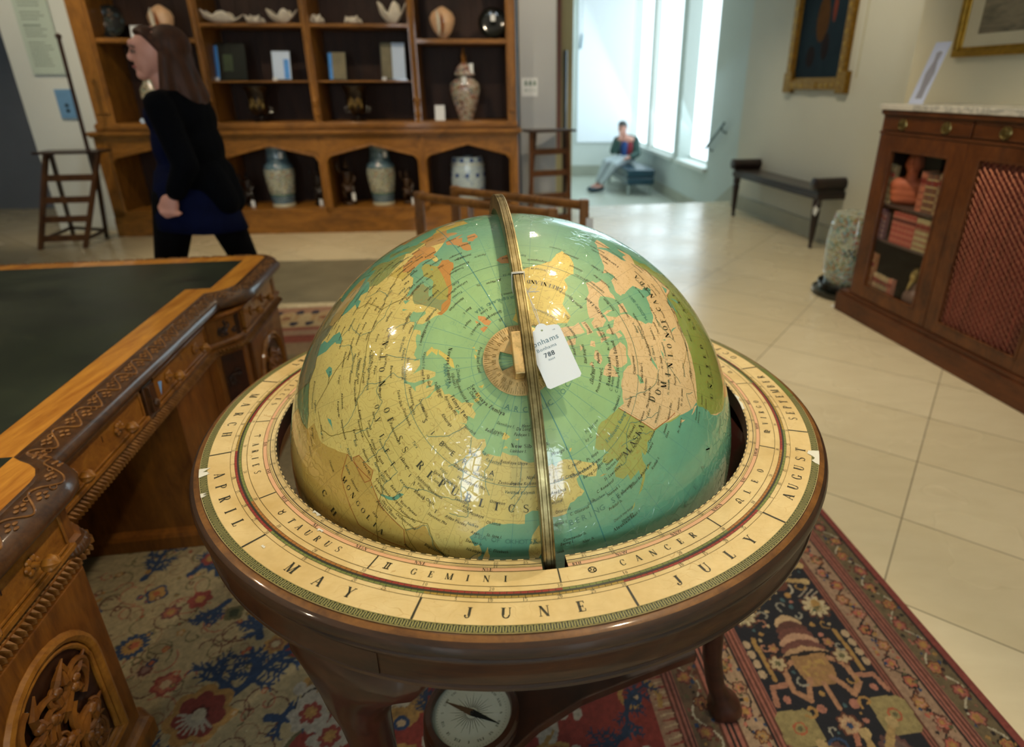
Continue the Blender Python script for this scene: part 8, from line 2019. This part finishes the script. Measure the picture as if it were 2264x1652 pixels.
blob('shoe', [('c', (-.165, -.08, .065), .042, (-.32, -.08, .036), .034)], .008, shoe, wm); blob('shoe', [('c', (.21, .08, .11), .040, (.10, .08, .042), .033)], .008, shoe, wm)
a = M(); a.lathe([(.0001, 0), (.012, .001), (.013, .004), (.0001, .006)], 10, Matrix.Translation((-.118, -.09, 1.295)) @ Matrix.Rotation(PI / 2, 4, 'X')); a.build('name_badge', m_cardw, wm)

# ================================================================= SEATED MAN in the stair hall
F = -.45
mn = thing('person', 'man in a green jacket sitting on the black bench, hand to his face', 'person', (1.52, 12.25, F))
denim = plain('grey_jeans', 'AEB8BA', .8, var=.06, vs=14); jack = plain('green_jacket', '2E4A44', .8, var=.15, vs=14); redl = plain('red_lining', '8A2A34', .8, var=.1); shirt = plain('blue_shirt', '2A4E8A', .8, var=.1); hairg = plain('grey_brown_hair', '4A4A48', .7, var=.2)
# faces toward the camera and left
PM = [('e', (.06, .0, .58), (.17, .14, .12)), ('e', (.05, -.01, .78), (.17, .12, .20)), ('e', (.04, -.02, .92), (.19, .11, .09)), ('c', (.0, -.03, .96), .065, (-.03, -.06, 1.06), .06), ('e', (-.05, -.09, 1.14), (.082, .098, .115)), ('e', (-.075, -.178, 1.11), (.012, .018, .018)),
      ('c', (-.02, -.05, .57), .085, (-.36, -.30, .54), .065), ('c', (-.36, -.30, .54), .062, (-.50, -.30, .16), .042), ('c', (-.50, -.30, .12), .04, (-.66, -.42, .06), .035),
      ('c', (.08, -.08, .56), .085, (-.22, -.42, .50), .065), ('c', (-.22, -.42, .50), .062, (-.44, -.42, .14), .042), ('c', (-.44, -.42, .10), .04, (-.62, -.52, .05), .035),
      ('c', (-.13, -.03, .90), .06, (-.22, -.20, .72), .05), ('c', (-.22, -.20, .72), .045, (-.10, -.22, .98), .034), ('e', (-.085, -.20, 1.03), (.035, .025, .045)),
      ('c', (.22, -.02, .90), .06, (.25, -.14, .66), .05), ('c', (.25, -.14, .66), .045, (.06, -.34, .62), .034), ('e', (.02, -.37, .61), (.045, .03, .025))]
for k in range(4):
    PM += [('c', (-.115 + k * .018, -.21, 1.06), .010, (-.115 + k * .018, -.20, 1.095), .009), ('c', (.0 - .005 * k, -.385 - .0, .60 + .0), .011, (-.045 + .012 * k, -.40 - .008 * k, .585), .009)]
PM += [('c', (-.06, -.20, 1.03), .011, (-.05, -.185, 1.07), .009), ('c', (.04, -.385, .625), .011, (.0, -.41, .62), .009)]
bd_ = blob('body', PM, .011, skin, mn, 1)
a = M()
for s in (-1, 1): a.ell((-.07 + s * .028, -.180, 1.145), (.008, .004, .005), 8, 6)
a.build('eyes', bpy.data.materials['eye_dark'], bd_, True)
blob('hair', [('e', (-.045, -.085, 1.20), (.088, .100, .075)), ('e', (-.03, -.045, 1.16), (.086, .085, .09))], .011, hairg, mn)
blob('jeans', [('e', (.06, .0, .57), (.175, .15, .11)), ('c', (-.02, -.05, .57), .095, (-.36, -.30, .54), .076), ('c', (-.36, -.30, .54), .074, (-.495, -.30, .19), .058), ('c', (.08, -.08, .56), .095, (-.22, -.42, .50), .076), ('c', (-.22, -.42, .50), .074, (-.43, -.42, .17), .058)], .012, denim, mn)
blob('jacket', [('e', (.09, .03, .78), (.19, .13, .22)), ('e', (.05, .01, .93), (.205, .12, .09)), ('e', (.20, -.03, .72), (.08, .13, .18)), ('e', (-.11, -.01, .78), (.05, .12, .17)), ('c', (-.13, -.03, .91), .078, (-.22, -.19, .73), .068), ('c', (-.22, -.19, .73), .062, (-.13, -.215, .90), .050), ('c', (.22, -.02, .91), .078, (.25, -.14, .67), .068), ('c', (.25, -.14, .67), .062, (.10, -.31, .63), .050)], .012, jack, mn)
blob('lining', [('e', (.11, -.10, .74), (.07, .05, .17))], .012, redl, mn); blob('shirt', [('e', (.01, -.09, .76), (.085, .05, .19))], .012, shirt, mn)
m_ts = plain('dark_teal_shoe', '12323C', .5); blob('shoe', [('c', (-.49, -.29, .075), .052, (-.68, -.43, .05), .045)], .012, m_ts, mn); blob('shoe', [('c', (-.43, -.41, .07), .052, (-.64, -.53, .045), .043)], .012, m_ts, mn)
# black leather bench seat he sits on
m_blkl = plain('blue_black_leather', '1B3E4C', .3, coat=.3, var=.08)
sf = thing('leather_bench', 'blue black leather bench with chrome legs under the hall windows', 'bench', (1.70, 11.95, F), math.radians(6.4))
a = M(); 
v = []
for (x0, x1, z0, z1) in ((-.27, .24, .19, .32), (-.27, .24, .33, .47)):
    a.box(x0, x1, -.60, 1.25, z0, z1)
a.build('seat_cushion', m_blkl, sf, bevel=.02)
for x in (-.22, .20):
    for y in (-.52, 1.15): a = M(); a.box(x - .02, x + .02, y - .02, y + .02, 0, .195); a.build('leg', plain('chrome_leg', 'B9C4C4', .25, .9) if not bpy.data.materials.get('chrome_leg') else bpy.data.materials['chrome_leg'], sf, bevel=.002)
